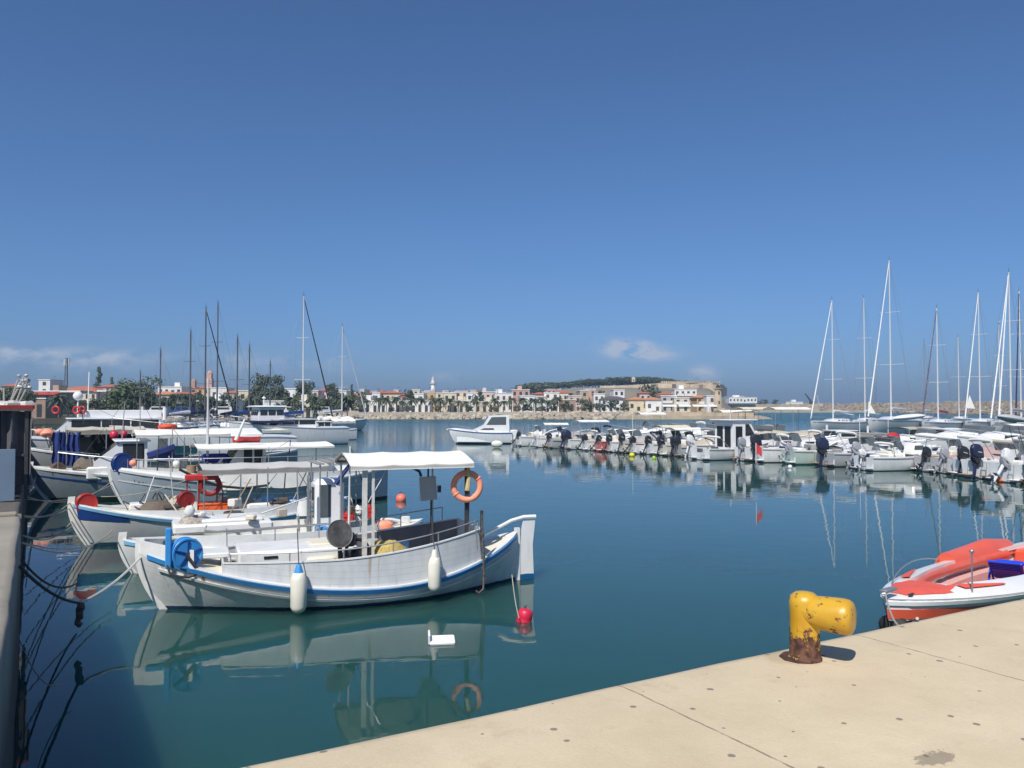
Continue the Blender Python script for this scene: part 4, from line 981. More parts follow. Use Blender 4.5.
for px in (188, 200, 218): p = f3.p(px, 478, -.4); b.cyl((p.x, p.y, .7), (p.x, p.y, p.z), .022, seg=6)
b.tube([f3.p(219, 476, -.4), f3.p(224, 492, -.3), f3.p(223, 502, -.3)], .02)
b.build('bow_gallows', DRED, T)
x0, x1 = f3.s(200, 0), f3.s(322, 0); zA = f3.z(467, (x0+x1)/2, -.9)
awning(T, x0, x1, 1.0, zA, pm('pale_grey_canvas', (.50, .49, .46), .9, .06, 3), .10, .16, True, .7, n=18, sg=.03)
b = MB(); b.tube([f3.p(205, 515, -.9), f3.p(260, 514, -.95), f3.p(325, 515, -.9)], .05); b.build('spar', LBLUE, T)
mound(T, (1.7, -.1, .9), .5, .5, .3, NETG, 'net_pile', 21); mound(T, (2.3, .2, .9), .4, .4, .35, pm('cream_rope_pile', (.55, .48, .35), .95, .3, 18, bump=1), 'rope_pile', 22)
b = MB(); r = random.Random(4)
for k in range(9):
    x = 1.0+k*.16; b.tube([(x, -.5+r.random(), .9), (x+r.uniform(-.2, .3), -.4+r.random()*.8, 1.15+r.random()*.25), (x+.3, -.4+r.random(), .95)], .018, 5)
b.build('deck_tackle', DSTEEL, T)
b = MB(); b.box((1.25, 0, 1.02), (.5, .5, .2), bev=.04); b.build('bow_hatch', WHITE, T)
b = MB(); b.box((4.8, .1, .75), (1.4, 1.3, .5), bev=.05); b.build('engine_box', WHITE, T)

# ------------------------------------------------------------------ fourth: larger grey hulled caique with lettering
HM4 = hullm('blue_grey_hull', (.40, .45, .50), (.015, .02, .03), .14, .45, (.25, .28, .30), .4)
f4 = Frame(P(131, 513), R(27.5))
T, h = wooden('fishing_boat', 'larger grey hulled fishing boat with white rail, blue disc and long flat awning', f4, 9.6, 3.2, 1.62, .98, 1.35, HM4, WHITE, rb=.45, draft=.7, stripe=(-.38, .035, WHITE), bulw=(.0, 1.0, lambda t: 1.30+1.1*max(0, .35-t)**1.0+.35*max(0, t-.6)))
lettering(T, 'lettering', [h.atz(.06, 1.22, -1), h.atz(.235, .96, -1), (0, -1, .15)], .12, DSTEEL, T, 5, 15)
disc_reel(T, f4, 123, 463, -.15, .36, DBLUE, az_=25, wd=.16)
x0, x1 = f4.s(194, 0), f4.s(326, 0); zA = f4.z(444, (x0+x1)/2, -1.1)
awning(T, x0, x1, 1.35, zA-.1, CANVAS, .12, .05, True, 1.3, n=18)
wheelhouse(T, f4.s(226, 0), f4.s(262, 0), .85, 1.1, zA-.02, .45, WHITE, 3, 2, False)
# white dodger cloth hung along the rail
b = MB(); g = []
for k in range(13):
    s_ = f4.s(224, -1.62)+(f4.s(309, -1.62)-f4.s(224, -1.62))*k/12; t = s_/9.6; y = -(h.w(t)+.06)
    g.append([Vector((s_, y-.02*math.sin(k*1.3), z_)) for z_ in (1.58, 1.35, 1.05, .83 - .03*math.sin(k*.9))])
b.loft(g, False); b.loft([[p+Vector((0, .012, 0)) for p in r] for r in g], False, flip=True); b.build('dodger', CANVAS, T, ang=60)
b = MB(); b.tube([f4.p(180, 469, -1.75), f4.p(200, 479, -1.78), f4.p(222, 486, -1.8), f4.p(245, 488, -1.8), f4.p(268, 485, -1.8), f4.p(270, 482, -1.8)], .045, 8); b.build('black_hose', RUBBER, T)
for k in range(8): x = f4.s(130, -1.2)+k*.9; tt = min(.95, max(.05, x/9.6)); p = h.sheer(tt, -1, -.1); b = MB(); b.cyl((p.x, p.y, 1.2), (p.x, p.y, 1.95), .016, seg=6); b.build('stanchion', GALV, T)
b = MB(); b.tube([Vector((h.sheer(t).x, -(h.w(t)-.1), 1.95)) for t in (.12, .3, .5, .7, .82)], .018); b.build('hand_rail', GALV, T)
mound(T, (2.6, -.3, 1.3), .5, .5, .38, NETG, 'net_pile', 31); 
b = MB(); b.box(f4.p(162, 451, .2), (1.0, .08, .22), ry=R(-18), bev=.03); b.build('furled_sail', TARPB, T)
b = MB(); b.tube([(2.5, -.8, 1.3), (2.9, -.7, 1.75), (3.0, -.7, 1.9)], .07, 7, r2=.04); b.build('horn_fairlead', WHITE, T)
for (px, py, s_, mt, nm) in ((177, 464, .14, GEL, 'white_float'), (182, 477, .09, YELLOW, 'yellow_float'), (134, 463, .13, CORAL, 'orange_float')):
    b = MB(); b.sphere(f4.p(px, py, -.4), s_); b.build(nm, mt, T)
b = MB(); b.box(f4.p(216, 458, .1), (.9, .7, .32), bev=.06); b.build('blue_cover', pm('royal_blue_cover', (.03, .05, .42), .8, .1, 5), T)
b = MB(); b.cyl(f4.p(208, 470, -.2), f4.p(208, 378, -.2), .055, .03, 8); b.build('mast', ALU, T)
b = MB(); b.tube([f4.p(236, 440, -.2), f4.p(243, 424, -.2), f4.p(245, 419, -.2)], .06, 8, r2=.03); b.build('exhaust_arch', WHITE, T); b = MB(); b.tube([f4.p(243, 424, .5), f4.p(237, 441, .5)], .05); b.build('exhaust_arch', WHITE, T)
o = MB(); o.box(f4.p(314, 486, -1.55), (.50, .05, .36), bev=.01); o.build('name_board', WHITE, T)
# red dinghy on that roof
b = MB(); p = f4.p(247, 437, .3); bb = MB()
g = []
for k in range(11):
    u = -1+2*k/10; w_ = .36*(1-abs(u)**3); g.append([Vector((u*.55, -w_*.8, .20+.03*u*u)), Vector((u*.52, -w_*.65, .07)), Vector((u*.5, 0, .0)), Vector((u*.52, w_*.65, .07)), Vector((u*.55, w_*.8, .20+.03*u*u)), Vector((u*.51, w_*.6, .18+.03*u*u)), Vector((u*.5, 0, .09)), Vector((u*.51, -w_*.6, .18+.03*u*u))])
bb.loft(g, True, True); tag(bb.build('dinghy', RED, None, loc=f4.world((p.x, p.y, zA+.02)), rot=(0, 0, f4.a)), 'small red dinghy lying on the awning of the grey hulled boat', 'dinghy')

# ------------------------------------------------------------------ fifth: dark hull with cabin and canopy
HM5 = hullm('slate_hull', (.22, .26, .30), (.02, .05, .04), .22, .45, (.12, .15, .16), .5)
f5 = Frame(P(50, 503), R(28.5))
T, h = wooden('motor_boat', 'slate hulled boat with raked white cabin, brown disc and white awning at the left', f5, 10.2, 3.1, 1.45, .88, 1.15, HM5, WHITE, rb=.5, draft=.6, stripe=(-.30, .06, DBLUE), bulw=(.1, 1.0, lambda t: 1.14+.6*max(0, .4-t)), cat='motor boat')
disc_reel(T, f5, 59, 470, -.3, .30, pm('rusty_brown_disc', (.20, .13, .09), .7, .2, 8), az_=35, wd=.14)
wheelhouse(T, f5.s(94, 0), f5.s(148, -1.0), 1.05, 1.0, f5.z(441, 4.5, -1), .95, GEL, 2, 1, True, 'cabin')
x0, x1 = f5.s(134, 0), f5.s(226, 0); zA = f5.z(434, (x0+x1)/2, -1.2)
awning(T, x0, x1, 1.3, zA, CANVAS, .18, .10, True, 1.0, n=18)
b = MB(); b.box(f5.p(96, 473, -.95), (.6, .3, .5), bev=.06); b.box(f5.p(104, 473, -.95), (.4, .32, .52), bev=.05); b.build('white_locker', WHITE, T)
rail(T, h, -1, .08, .55, lambda t: h.zsh(t)+.72, 6, .02, CHROME); rail(T, h, 1, .08, .55, lambda t: h.zsh(t)+.72, 6, .02, CHROME)
b = MB(); p = f5.p(186, 450, -.6)
b.box(p, (.9, .5, .35), bev=.06); b.build('teal_bag', pm('teal_fabric', (.05, .22, .22), .8, .2, 5), T)
b = MB(); b.box(f5.p(174, 455, -.5), (1.2, .5, .35), ry=R(-15), bev=.06); b.build('blue_tarpaulin', TARPB, T)
for nm, px, py, w_ in (('white_panel', 164, 449, .35), ('white_panel', 185, 458, .3)):
    b = MB(); b.box(f5.p(px, py, .4), (w_, .06, .9), bev=.01); b.build(nm, WHITE, T)
for px, py, r_, lb in ((114, 435, .19, 'round crimson buoy hanging under the dark awning'), (124, 434, .15, 'smaller crimson buoy hanging at the awning post')):
    p = D(px, py, 37.5); T_ = thing('hanging_buoy', lb, 'buoy', p); b = MB(); b.sphere((0, 0, 0), r_, (1, 1, 1.15)); b.build('float', CRIM, T_); b = MB(); b.cyl((0, 0, r_), (0, 0, r_+.25), .02, seg=6); b.build('eye', DROPE, T_)
mound(T, (1.2, 0, 1.35), .45, .4, .4, NETG, 'net_pile', 41)

# ------------------------------------------------------------------ sixth: big boat under a dark awning with blue tarpaulins
HM6 = hullm('dark_grey_hull', (.30, .31, .32), (.02, .03, .05), .2, .5)  # plain grey hull colour over a dark waterline band
f6 = Frame(D(38, 470, 39.5), R(29)); f6.o.z = 0
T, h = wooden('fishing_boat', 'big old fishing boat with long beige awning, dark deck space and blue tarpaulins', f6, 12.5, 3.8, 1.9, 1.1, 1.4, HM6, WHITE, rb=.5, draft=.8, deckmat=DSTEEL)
x0, x1 = f6.s(66, 0), f6.s(143, 0); zA = f6.z(429, (x0+x1)/2, -1.6)
awning(T, x0, x1, 1.75, zA, pm('beige_canvas', (.50, .46, .38), .9, .08, 3), .10, .22, True, 1.1, n=18, sg=.05, pr=.03)
b = MB()
for y in (1.55,): b.box(((x0+x1)/2, y, (1.0+zA)/2), (x1-x0-.2, .04, zA-1.0))
b.build('dark_side_sheet', pm('black_canvas', (.012, .012, .016), .9, .2, 3), T, smooth=False)  # black sheet along the far side under the awning
b = MB(); b.box(((x0+x1)/2+.4, -.1, 1.5), (x1-x0-1.6, 1.4, 1.0), bev=.08); b.build('deck_house', MC['black_canvas'], T)  # solid black block in the dark deck space
r = random.Random(8)
for k, (px, w_) in enumerate(((62, .5), (68, .45), (75, .5), (58, .4))):
    x = f6.s(px, -1.7); b = MB(); g = []
    for i in range(7):
        u = i/6; g.append([Vector((x-w_/2+w_*u+.04*math.sin(j*2+k), -1.72-.09*math.sin(u*7+k), zA-.12-(zA-1.15)*j/5)) for j in range(6)])
    b.loft(g, False); b.loft([[q_+Vector((0, .015, 0)) for q_ in r_] for r_ in g], False, flip=True); b.build('hanging_tarpaulin', TARPB, T, ang=60)
b = MB(); b.sphere(f6.p(88, 434, -1.2), .16); b.build('lamp', GEL, T)
b = MB(); b.sphere(f6.p(48, 433, -.8), .28, (1.2, .8, .8), 12, 8, jit=.15, rn=rnd); b.sphere(f6.p(41, 432, -.8), .2, (1.2, .8, .8), 12, 8, jit=.15, rn=rnd); b.build('orange_floats', CORAL, T)
mound(T, (1.6, -.3, 1.65), .9, .8, .75, NETG, 'net_pile', 51)
b = MB()
for k in range(14): x = .3+r.random()*2.6; b.tube([(x, -1+r.random()*2, 1.6), (x+r.uniform(-.3, .3), -1+r.random()*2, 2.3+r.random()*.6), (x+r.uniform(-.4, .4), -1+r.random()*2, 1.8)], .03, 5)
b.build('deck_tackle', pm('weathered_tackle', (.35, .32, .27), .9, .4, 10), T)

# ------------------------------------------------------------------ white yachts and cruisers further down the quay
def cruiser(label, f, L, B, parts, name='motor_yacht', hm=None, zb=1.5, zm=1.0, zs=1.1, cat='motor yacht', group=None):
    T = thing(name, label, cat, (f.o.x, f.o.y, 0), f.a, group)
    h = Hull(L, B, zb, zm, zs, .5, .7, 0, 'motor', .8, .8, .18)
    h.mesh(22, 8).build('hull', hm or hullm('gelcoat_hull', (.76, .76, .76), (.02, .04, .08), .06, .25), T, ang=60)
    h.strip(-.05, .06, .03, .0, 1).build('rub_rail', GREYP, T)
    h.deck(0, 1, dz=.0, camber=.1, inset=.0).build('deck', GEL, T)
    for p in parts: p(T, h)
    return T, h
def bowrail(T, h, t1=.45):
    rail(T, h, -1, .01, t1, lambda t: h.zsh(t)+.55, 5, .02, CHROME); rail(T, h, 1, .01, t1, lambda t: h.zsh(t)+.55, 5, .02, CHROME)
# flybridge cruiser far left
f7 = Frame(D(2, 440, 54), R(30)); f7.o.z = 0
T, h = cruiser('white motor cruiser with flat top and red life rings behind the beige awning', f7, 10, 3.9, [bowrail], zb=2.0, zm=1.5, zs=1.6)
wheelhouse(T, 3.0, 9.5, 1.6, 1.5, f7.z(419, 6, -1.6), .9, GEL, 3, 3)
b = MB(); zt = f7.z(419, 6, -1.6)+.07; b.box((7, -1.3, zt+.28), (5.2, .08, .5), bev=.02); b.box((7, 1.3, zt+.28), (5.2, .08, .5), bev=.02); b.build('flybridge', GEL, T)
for px in (56, 77):
    for k in range(2 if px == 77 else 1):
        p = f7.p(px+k*5, 410, -1.42); lifebuoy(f7.world(p), RX90, .22, .07, RED, 'red life ring on the flat topped white cruiser, %s' % ('nearest its bow' if px == 56 else ('middle of three' if k == 0 else 'nearest its stern')))
b = MB(); b.sphere(f7.p(78, 396, 0), .32); b.build('radar_dome', GEL, T); b = MB(); b.cyl(f7.p(78, 412, 0), f7.p(78, 398, 0), .05); b.cyl(f7.p(88, 413, 0), f7.p(89, 372, 0), .04); b.build('radar_mast', GEL, T)
# long white hull with orange dinghy
f8 = Frame(D(138, 440, 56), R(28)); f8.o.z = 0
T, h = cruiser('long low white motor yacht with an orange tender on deck', f8, 10.5, 3.4, [bowrail], zb=2.55, zm=1.7, zs=1.6)
b = MB(); b.box((5.6, 0, 2.0), (5.2, 2.1, .55), taper=.85, bev=.1); o = b.build('coach_roof', GEL, T); b = MB(); b.box((3.6, 0, 2.05), (1.4, 1.9, .3), bev=.05); b.build('window', GLASS, o)
b = MB(); p = f8.p(168, 420, -.8); g = []
b.torus((0, 0, 0), .36, .17, None, 24, 10, sx=1.2, sy=.9); tag(b.build('tender', pm('bright_orange_rubber', (.75, .09, .03), .5, .08, 4), None, loc=f8.world((p.x, p.y, 2.45)), rot=(0, 0, f8.a)), 'bright orange inflatable tender on the long white yacht', 'tender')
b = MB(); b.cyl(f8.p(165, 420, 0), f8.p(165, 408, 0), .13); b.build('funnel', GEL, T)
# trawler yacht with a windowed pilot house, facing us a little
f9 = Frame(D(246, 440, 80), R(32)); f9.o.z = 0
T, h = cruiser('white yacht with raised pilot house of three front windows', f9, 10, 3.9, [bowrail], zb=2.4, zm=1.7, zs=1.7)
wheelhouse(T, 2.6, 6.6, 1.35, 1.6, 2.55, .5, GEL, 3, 2, True, 'lower_house')
xk = f9.s(268, -.8); zt = f9.z(407, xk, 0)
b = MB(); b.box((xk+.2, 0, (2.4+zt)/2), (2.6, 2.8, zt-2.4), taper=.94, bev=.03); o = b.build('pilot_house', GEL, T)
for k in range(3):
    b = MB(); b.box((xk-1.09, -.84+.84*k, (2.4+zt)/2+.16), (.05, .66, .5)); b.build('window', GLASS, o, smooth=False)
    b = MB(); b.box((xk-.55+.8*k, -1.37, (2.4+zt)/2+.16), (.66, .05, .5)); b.build('window', GLASS, o, smooth=False)
b = MB(); b.box((xk+.15, 0, zt+.06), (3.4, 3.2, .16), taper=.9, bev=.05); b.build('roof', GEL, o)
b = MB(); b.box((xk+.4, 0, 2.32), (4.2, 3.4, .3), bev=.05); b.build('visor', NAVY, T)
b = MB(); b.cyl(f9.p(264, 404, 0), f9.p(264, 396, 0), .06); b.sphere(f9.p(264, 398, 0), .2, (1, 1, .5)); b.build('radar', GEL, T)
awning(T, f9.s(262, -1.5), f9.s(306, -1.5), 1.7, f9.z(429, 8, -1.5), CANVAS, .25, .25, True, 1.5, n=14)
# pale sterns with covers beyond, towards open water
f10 = Frame(D(292, 440, 92), R(30)); f10.o.z = 0
T, h = cruiser('white cruiser with crumpled white boom cover behind the flat awnings', f10, 7.2, 2.9, [], zb=1.6, zm=1.2, zs=1.3)
wheelhouse(T, 2.0, 4.2, 1.1, 1.2, 2.1, .6, GEL, 3, 2)
awning(T, 4.2, 7.0, 1.3, 2.25, CANVAS, .3, .3, True, 1.2, n=14, sg=.1)
b = MB(); r = random.Random(3); b.tube([(3.0+k*.35, .2*math.sin(k), 2.5+.08*math.sin(k*2.1)) for k in range(12)], .22, 8, r2=.16); b.build('boom_cover', CANVAS, T)

# dark cluttered shelter on the quay at the far left
qs = lambda e, n, z=QZ-.35: Q(e, n, z)
SH = thing('tarpaulin_shelter', 'dark tarpaulin shelter with grey blue board and white door on the left quay', 'shelter', qs(-2.09, 17.3), QA)
FX = Frame(qs(-2.09, 17.3), QA)
zt = 3.80-(QZ-.35)
b = MB(); b.box((.0, .35, zt-.05), (4.4, 1.9, .07), bev=.02); b.build('roof', pm('dusty_pale_roof', (.55, .52, .48), .8, .1, 3), SH)
b = MB(); b.box((0, -.62, zt+.0), (4.44, .05, .08)); b.box((2.22, .35, zt), (.05, 1.9, .08)); b.build('roof_trim', DRED, SH, smooth=False)
for x in (-2.1, 2.1):
    for y in (-.5, 1.2): b = MB(); b.box((x, y, zt/2), (.07, .07, zt)); b.build('post', DSTEEL, SH, smooth=False)
b = MB(); b.box((-.2, 1.15, zt/2), (4.0, .06, zt)); b.box((-2.0, .35, zt/2), (.06, 1.6, zt)); b.build('back_curtain', MC['black_canvas'], SH, smooth=False)
b = MB(); g = []
for i in range(9): u = i/8; g.append([Vector((1.62+.55*u+.04*math.sin(u*9), -.45+.1*math.sin(u*11), zt-.1-(zt-.4)*j/6)) for j in range(7)])
b.loft(g, False); b.loft([[q_+Vector((0, .012, 0)) for q_ in r_] for r_ in g], False, flip=True); b.build('front_curtain', DGREY, SH, ang=60)
b = MB(); b.box((1.76, -.9, .56), (.30, .04, 1.1), rx=R(-6), bev=.01); b.build('board', pm('grey_blue_board', (.12, .17, .24), .6, .08, 3), SH)
b = MB(); b.box((.52, -.85, .95), (1.9, .05, 1.75), bev=.01); o = b.build('door', pm('dull_white_panel', (.55, .56, .57), .5, .06, 3), SH); b = MB(); b.box((.30, -.89, .33), (1.5, .03, .55)); b.build('blue_base', DBLUE, o, smooth=False)
b = MB(); b.box((1.9, -.1, .6), (.3, .5, 1.0), bev=.05); b.box((1.75, -.4, .95), (.6, .06, .05)); b.build('stacked_crates', DGREY, SH)
b = MB(); r = random.Random(11)
for k in range(22):
    a = Vector((r.uniform(.8, 2.2), r.uniform(-.3, 1.0), zt)); b.sphere(a+Vector((0, 0, .06)), r.uniform(.05, .13), (1.3, 1, .6), 8, 5, jit=.4, rn=r)
b.build('roof_clutter', pm('pale_clutter', (.5, .48, .44), .8, .2, 4), SH)
# fish lamps and outriggers leaning over it
b = MB(); FL = thing('lamp_gantry', 'cluster of pale poles and lamps leaning over the shelter at the far left', 'lamp rig', D(12, 405, 27), 0)
o_ = FL.location
for px0, py0, px1, py1 in ((8, 408, 24, 377), (14, 408, 27, 375), (17, 407, 29, 384), (10, 404, 18, 380), (4, 410, 4, 388)):
    b.tube([D(px0, py0, 27)-o_, D(px1, py1, 27)-o_], .03, 6)
b.build('pole', pm('weathered_pole', (.42, .40, .37), .7, .1, 5), FL)
b = MB(); r = random.Random(5)
for k in range(16): p = D(r.uniform(18, 31), r.uniform(375, 388), 27+r.uniform(-.4, .4))-o_; b.sphere(p, r.uniform(.04, .11), (1, 1, .8), 8, 5, jit=.3, rn=r)
b.build('lamps', GREYP, FL)
b = MB(); b.cyl(D(12, 480, 27)-o_, D(12, 404, 27)-o_, .08); b.build('mast', DSTEEL, FL)

# ------------------------------------------------------------------ ropes from the left quay to the bows
knot = D(79, 603, 13.2)
rope(Q(.02, 8.4, 1.75), knot, .10, .022, DROPE, 'dark slack mooring rope from the quay wall to the hanging knot')
rope(knot, f1.world((-.36, -.05, 1.02)), .10, .022, pm('white_rope', (.55, .53, .48), .9, .15, 20), 'pale mooring rope from the hanging knot to the nearest bow')
rope(Q(.02, 10.2, 1.55), D(77, 583, 15.5), .22, .018, DROPE, 'dark rope curving down to the water near the second bow')
rope(Q(.03, 7.0, 1.2), D(72, 672, 11.0), .35, .007, ROPE, 'thin pale line trailing from the wall into the water')
b = MB(); r = random.Random(2)
pts = [knot+Vector((.02*math.sin(k*1.7), .02*math.cos(k*2.3), -.045*k)) for k in range(9)]; b.tube(pts, .035, 7, r2=.05)
for k in range(5): b.sphere(pts[k+1]+Vector((r.uniform(-.03, .03), 0, 0)), .055, jit=.3, rn=r, seg=8, ring=5)
tag(b.build('rope_knot', pm('old_brown_rope', (.16, .13, .10), .95, .4, 25, bump=1)), 'bundle of old brown rope hanging above the water', 'rope bundle')
for (e_, n_, z_), (f, v), d, lb in (((.0, 11.6, 1.6), (f2, (-.45, 0, 1.0)), .3, 'rope from the quay to the bow of the second boat'),
        ((.0, 13.2, 1.5), (f3, (-.4, 0, .7)), .25, 'lower rope from the quay to the blue panelled bow'), ((.0, 15.4, 1.6), (f3, (-.45, 0, 1.2)), .15, 'upper rope from the quay to the blue panelled bow'),
        ((.0, 20.5, 1.5), (f4, (-.6, 0, 1.2)), .4, 'rope from the quay to the grey hulled boat'), ((.0, 24.0, 1.5), (f5, (-.5, 0, 1.1)), .2, 'rope from the quay to the slate hulled boat')):
    rope(Q(e_, n_, z_), f.world(v), d, .014, ROPE, lb)
    rope(Q(e_, n_+1.4, z_-.2), f.world((v[0], v[1]+.1, v[2]-.15)), d*.6, .012, ROPE, lb.replace('rope', 'second thinner rope').replace('lower second', 'second').replace('upper second', 'second upper'))
rope(f3.world((2.2, -1.0, 1.3)), f3.world(f3.p(187, 497, -.7)), .1, .012, DRED, 'thin red line running up to the dark red reel')
rope(f3.world((.3, -.2, 1.35)), f3.world(f3.p(187, 480, -.5)), .12, .010, ROPE, 'thin stay from the red disc to the red roof box')

# heaps and crates on the lower quay behind the shelter
for k, (e_, n_, rx, rz_, mt, lb) in enumerate(((-1.5, 19.4, .6, .6, DGREY, 'dark net heap on the quay right behind the shelter'), (-1.3, 21.0, .7, .7, NETG, 'brown net heap on the quay, second behind the shelter'), (-.8, 22.6, .7, .7, MC['black_canvas'], 'black covered heap on the quay beside the slate hulled bow'), (-1.1, 24.8, .8, .9, NETG, 'tall brown net heap on the quay before the big old boat'), (-.9, 27.4, .8, .9, DGREY, 'grey net heap on the quay next to the big old boat'))):
    T_ = thing('net_heap', lb, 'net heap', Q(e_, n_, QZ-.36), rnd.random()*3, 'net heaps on the left quay'); mound(T_, (0, 0, 0), rx, rx*.9, rz_*1.5, mt, 'nets', 60+k); b = MB(); r = random.Random(k)
    b.tube([(rx*math.cos(j*.8)*.8, rx*math.sin(j*.8)*.8, .12+.10*j) for j in range(9)], .03, 5); b.build('rope', ROPE, T_)
for k, (e_, n_, lb) in enumerate(((-1.6, 18.9, 'single blue fish crate on the quay behind the shelter'), (-.4, 19.9, 'single orange fish crate at the quay edge between two net heaps'), (-.4, 21.0, 'single white fish crate at the quay edge near the slate hulled bow'))):
    T_ = thing('fish_crate', lb, 'crate', Q(e_, n_, QZ-.36), rnd.random()); b = MB()
    for sx, sy, wx, wy in ((-.28, 0, .03, .4), (.28, 0, .03, .4), (0, -.19, .56, .03), (0, .19, .56, .03)): b.box((sx, sy, .16), (wx, wy, .30))
    b.build('side', (BLUE, ORANGE, WHITE)[k], T_, smooth=False); b = MB(); b.box((0, 0, .03), (.54, .36, .03)); b.build('bottom', (BLUE, ORANGE, WHITE)[k], T_, smooth=False)
# more small gear on the moored boats
r = random.Random(77)
for f, zz, xs_, cols_ in ((f3, .95, (1.2, 5.6), 3), (f2, 1.1, (1.0, 5.8), 3), (f4, 1.35, (1.5, 7.5), 4), (f5, 1.25, (1.5, 8.0), 4), (f6, 1.6, (.5, 4.0), 3), (f1, .62, (4.0, 6.0), 2)):
    par = [o for o in bpy.data.objects if o.type == 'EMPTY' and abs(o.location.x-f.o.x) < 1e-4 and abs(o.location.y-f.o.y) < 1e-4][0]
    for k in range(cols_*5):
        x = r.uniform(*xs_); y = r.uniform(-.8, .8); m_ = r.choice((WHITE, CREAM, GREYP, LBLUE, NETG, WOOD, GALV, WHITE, TAN)); b = MB(); kd = r.random()
        if kd < .35: b.box((x, y, zz+.12), (r.uniform(.12, .36), r.uniform(.12, .28), r.uniform(.10, .26)), rz=r.random()*3, bev=.02); nm = 'gear_box'
        elif kd < .6: b.cyl((x, y, zz), (x, y, zz+r.uniform(.2, .4)), r.uniform(.1, .18), seg=14); nm = 'bucket'
        elif kd < .8: b.tube([(x, y, zz), (x+r.uniform(-.6, .6), y+.2, zz+r.uniform(.5, 1.5))], .016, 5); nm = 'boat_hook'
        else: b.torus((x, y, zz+.06), .2, .05, None, 18, 6); nm = 'rope_coil'; m_ = r.choice((ROPE, LBLUE, DROPE))
        b.build(nm, m_, par)

# whip aerials, short masts and stays that stand above the awnings
for f, px, y0, y1, yl, lb in ((f3, 283, 520, 462, .3, 0), (f3, 241, 520, 474, -.6, 0), (f2, 300, 530, 470, .3, 0), (f4, 158, 478, 436, -.5, 0), (f4, 173, 478, 428, .3, 0), (f5, 141, 466, 398, .4, 0), (f5, 121, 462, 402, -.3, 0), (f4, 288, 470, 440, -1.2, 0), (f6, 84, 424, 402, .3, 0), (f5, 210, 446, 410, .3, 0), (f1, 352, 545, 446, .4, 0)):
    par = [o for o in bpy.data.objects if o.type == 'EMPTY' and abs(o.location.x-f.o.x) < 1e-4 and abs(o.location.y-f.o.y) < 1e-4][0]
    a_, c_ = f.p(px, y0, yl), f.p(px+r.uniform(-3, 4), y1, yl); b = MB(); b.cyl(a_, c_, .03, .015, 6); b.build('pole', r.choice((GALV, ALU, DSTEEL, GALV)), par)
    b = MB(); b.tube([c_, f.p(px+r.choice((-38, 34)), y0-6, yl)], .007, 4); b.build('stay', DROPE, par)
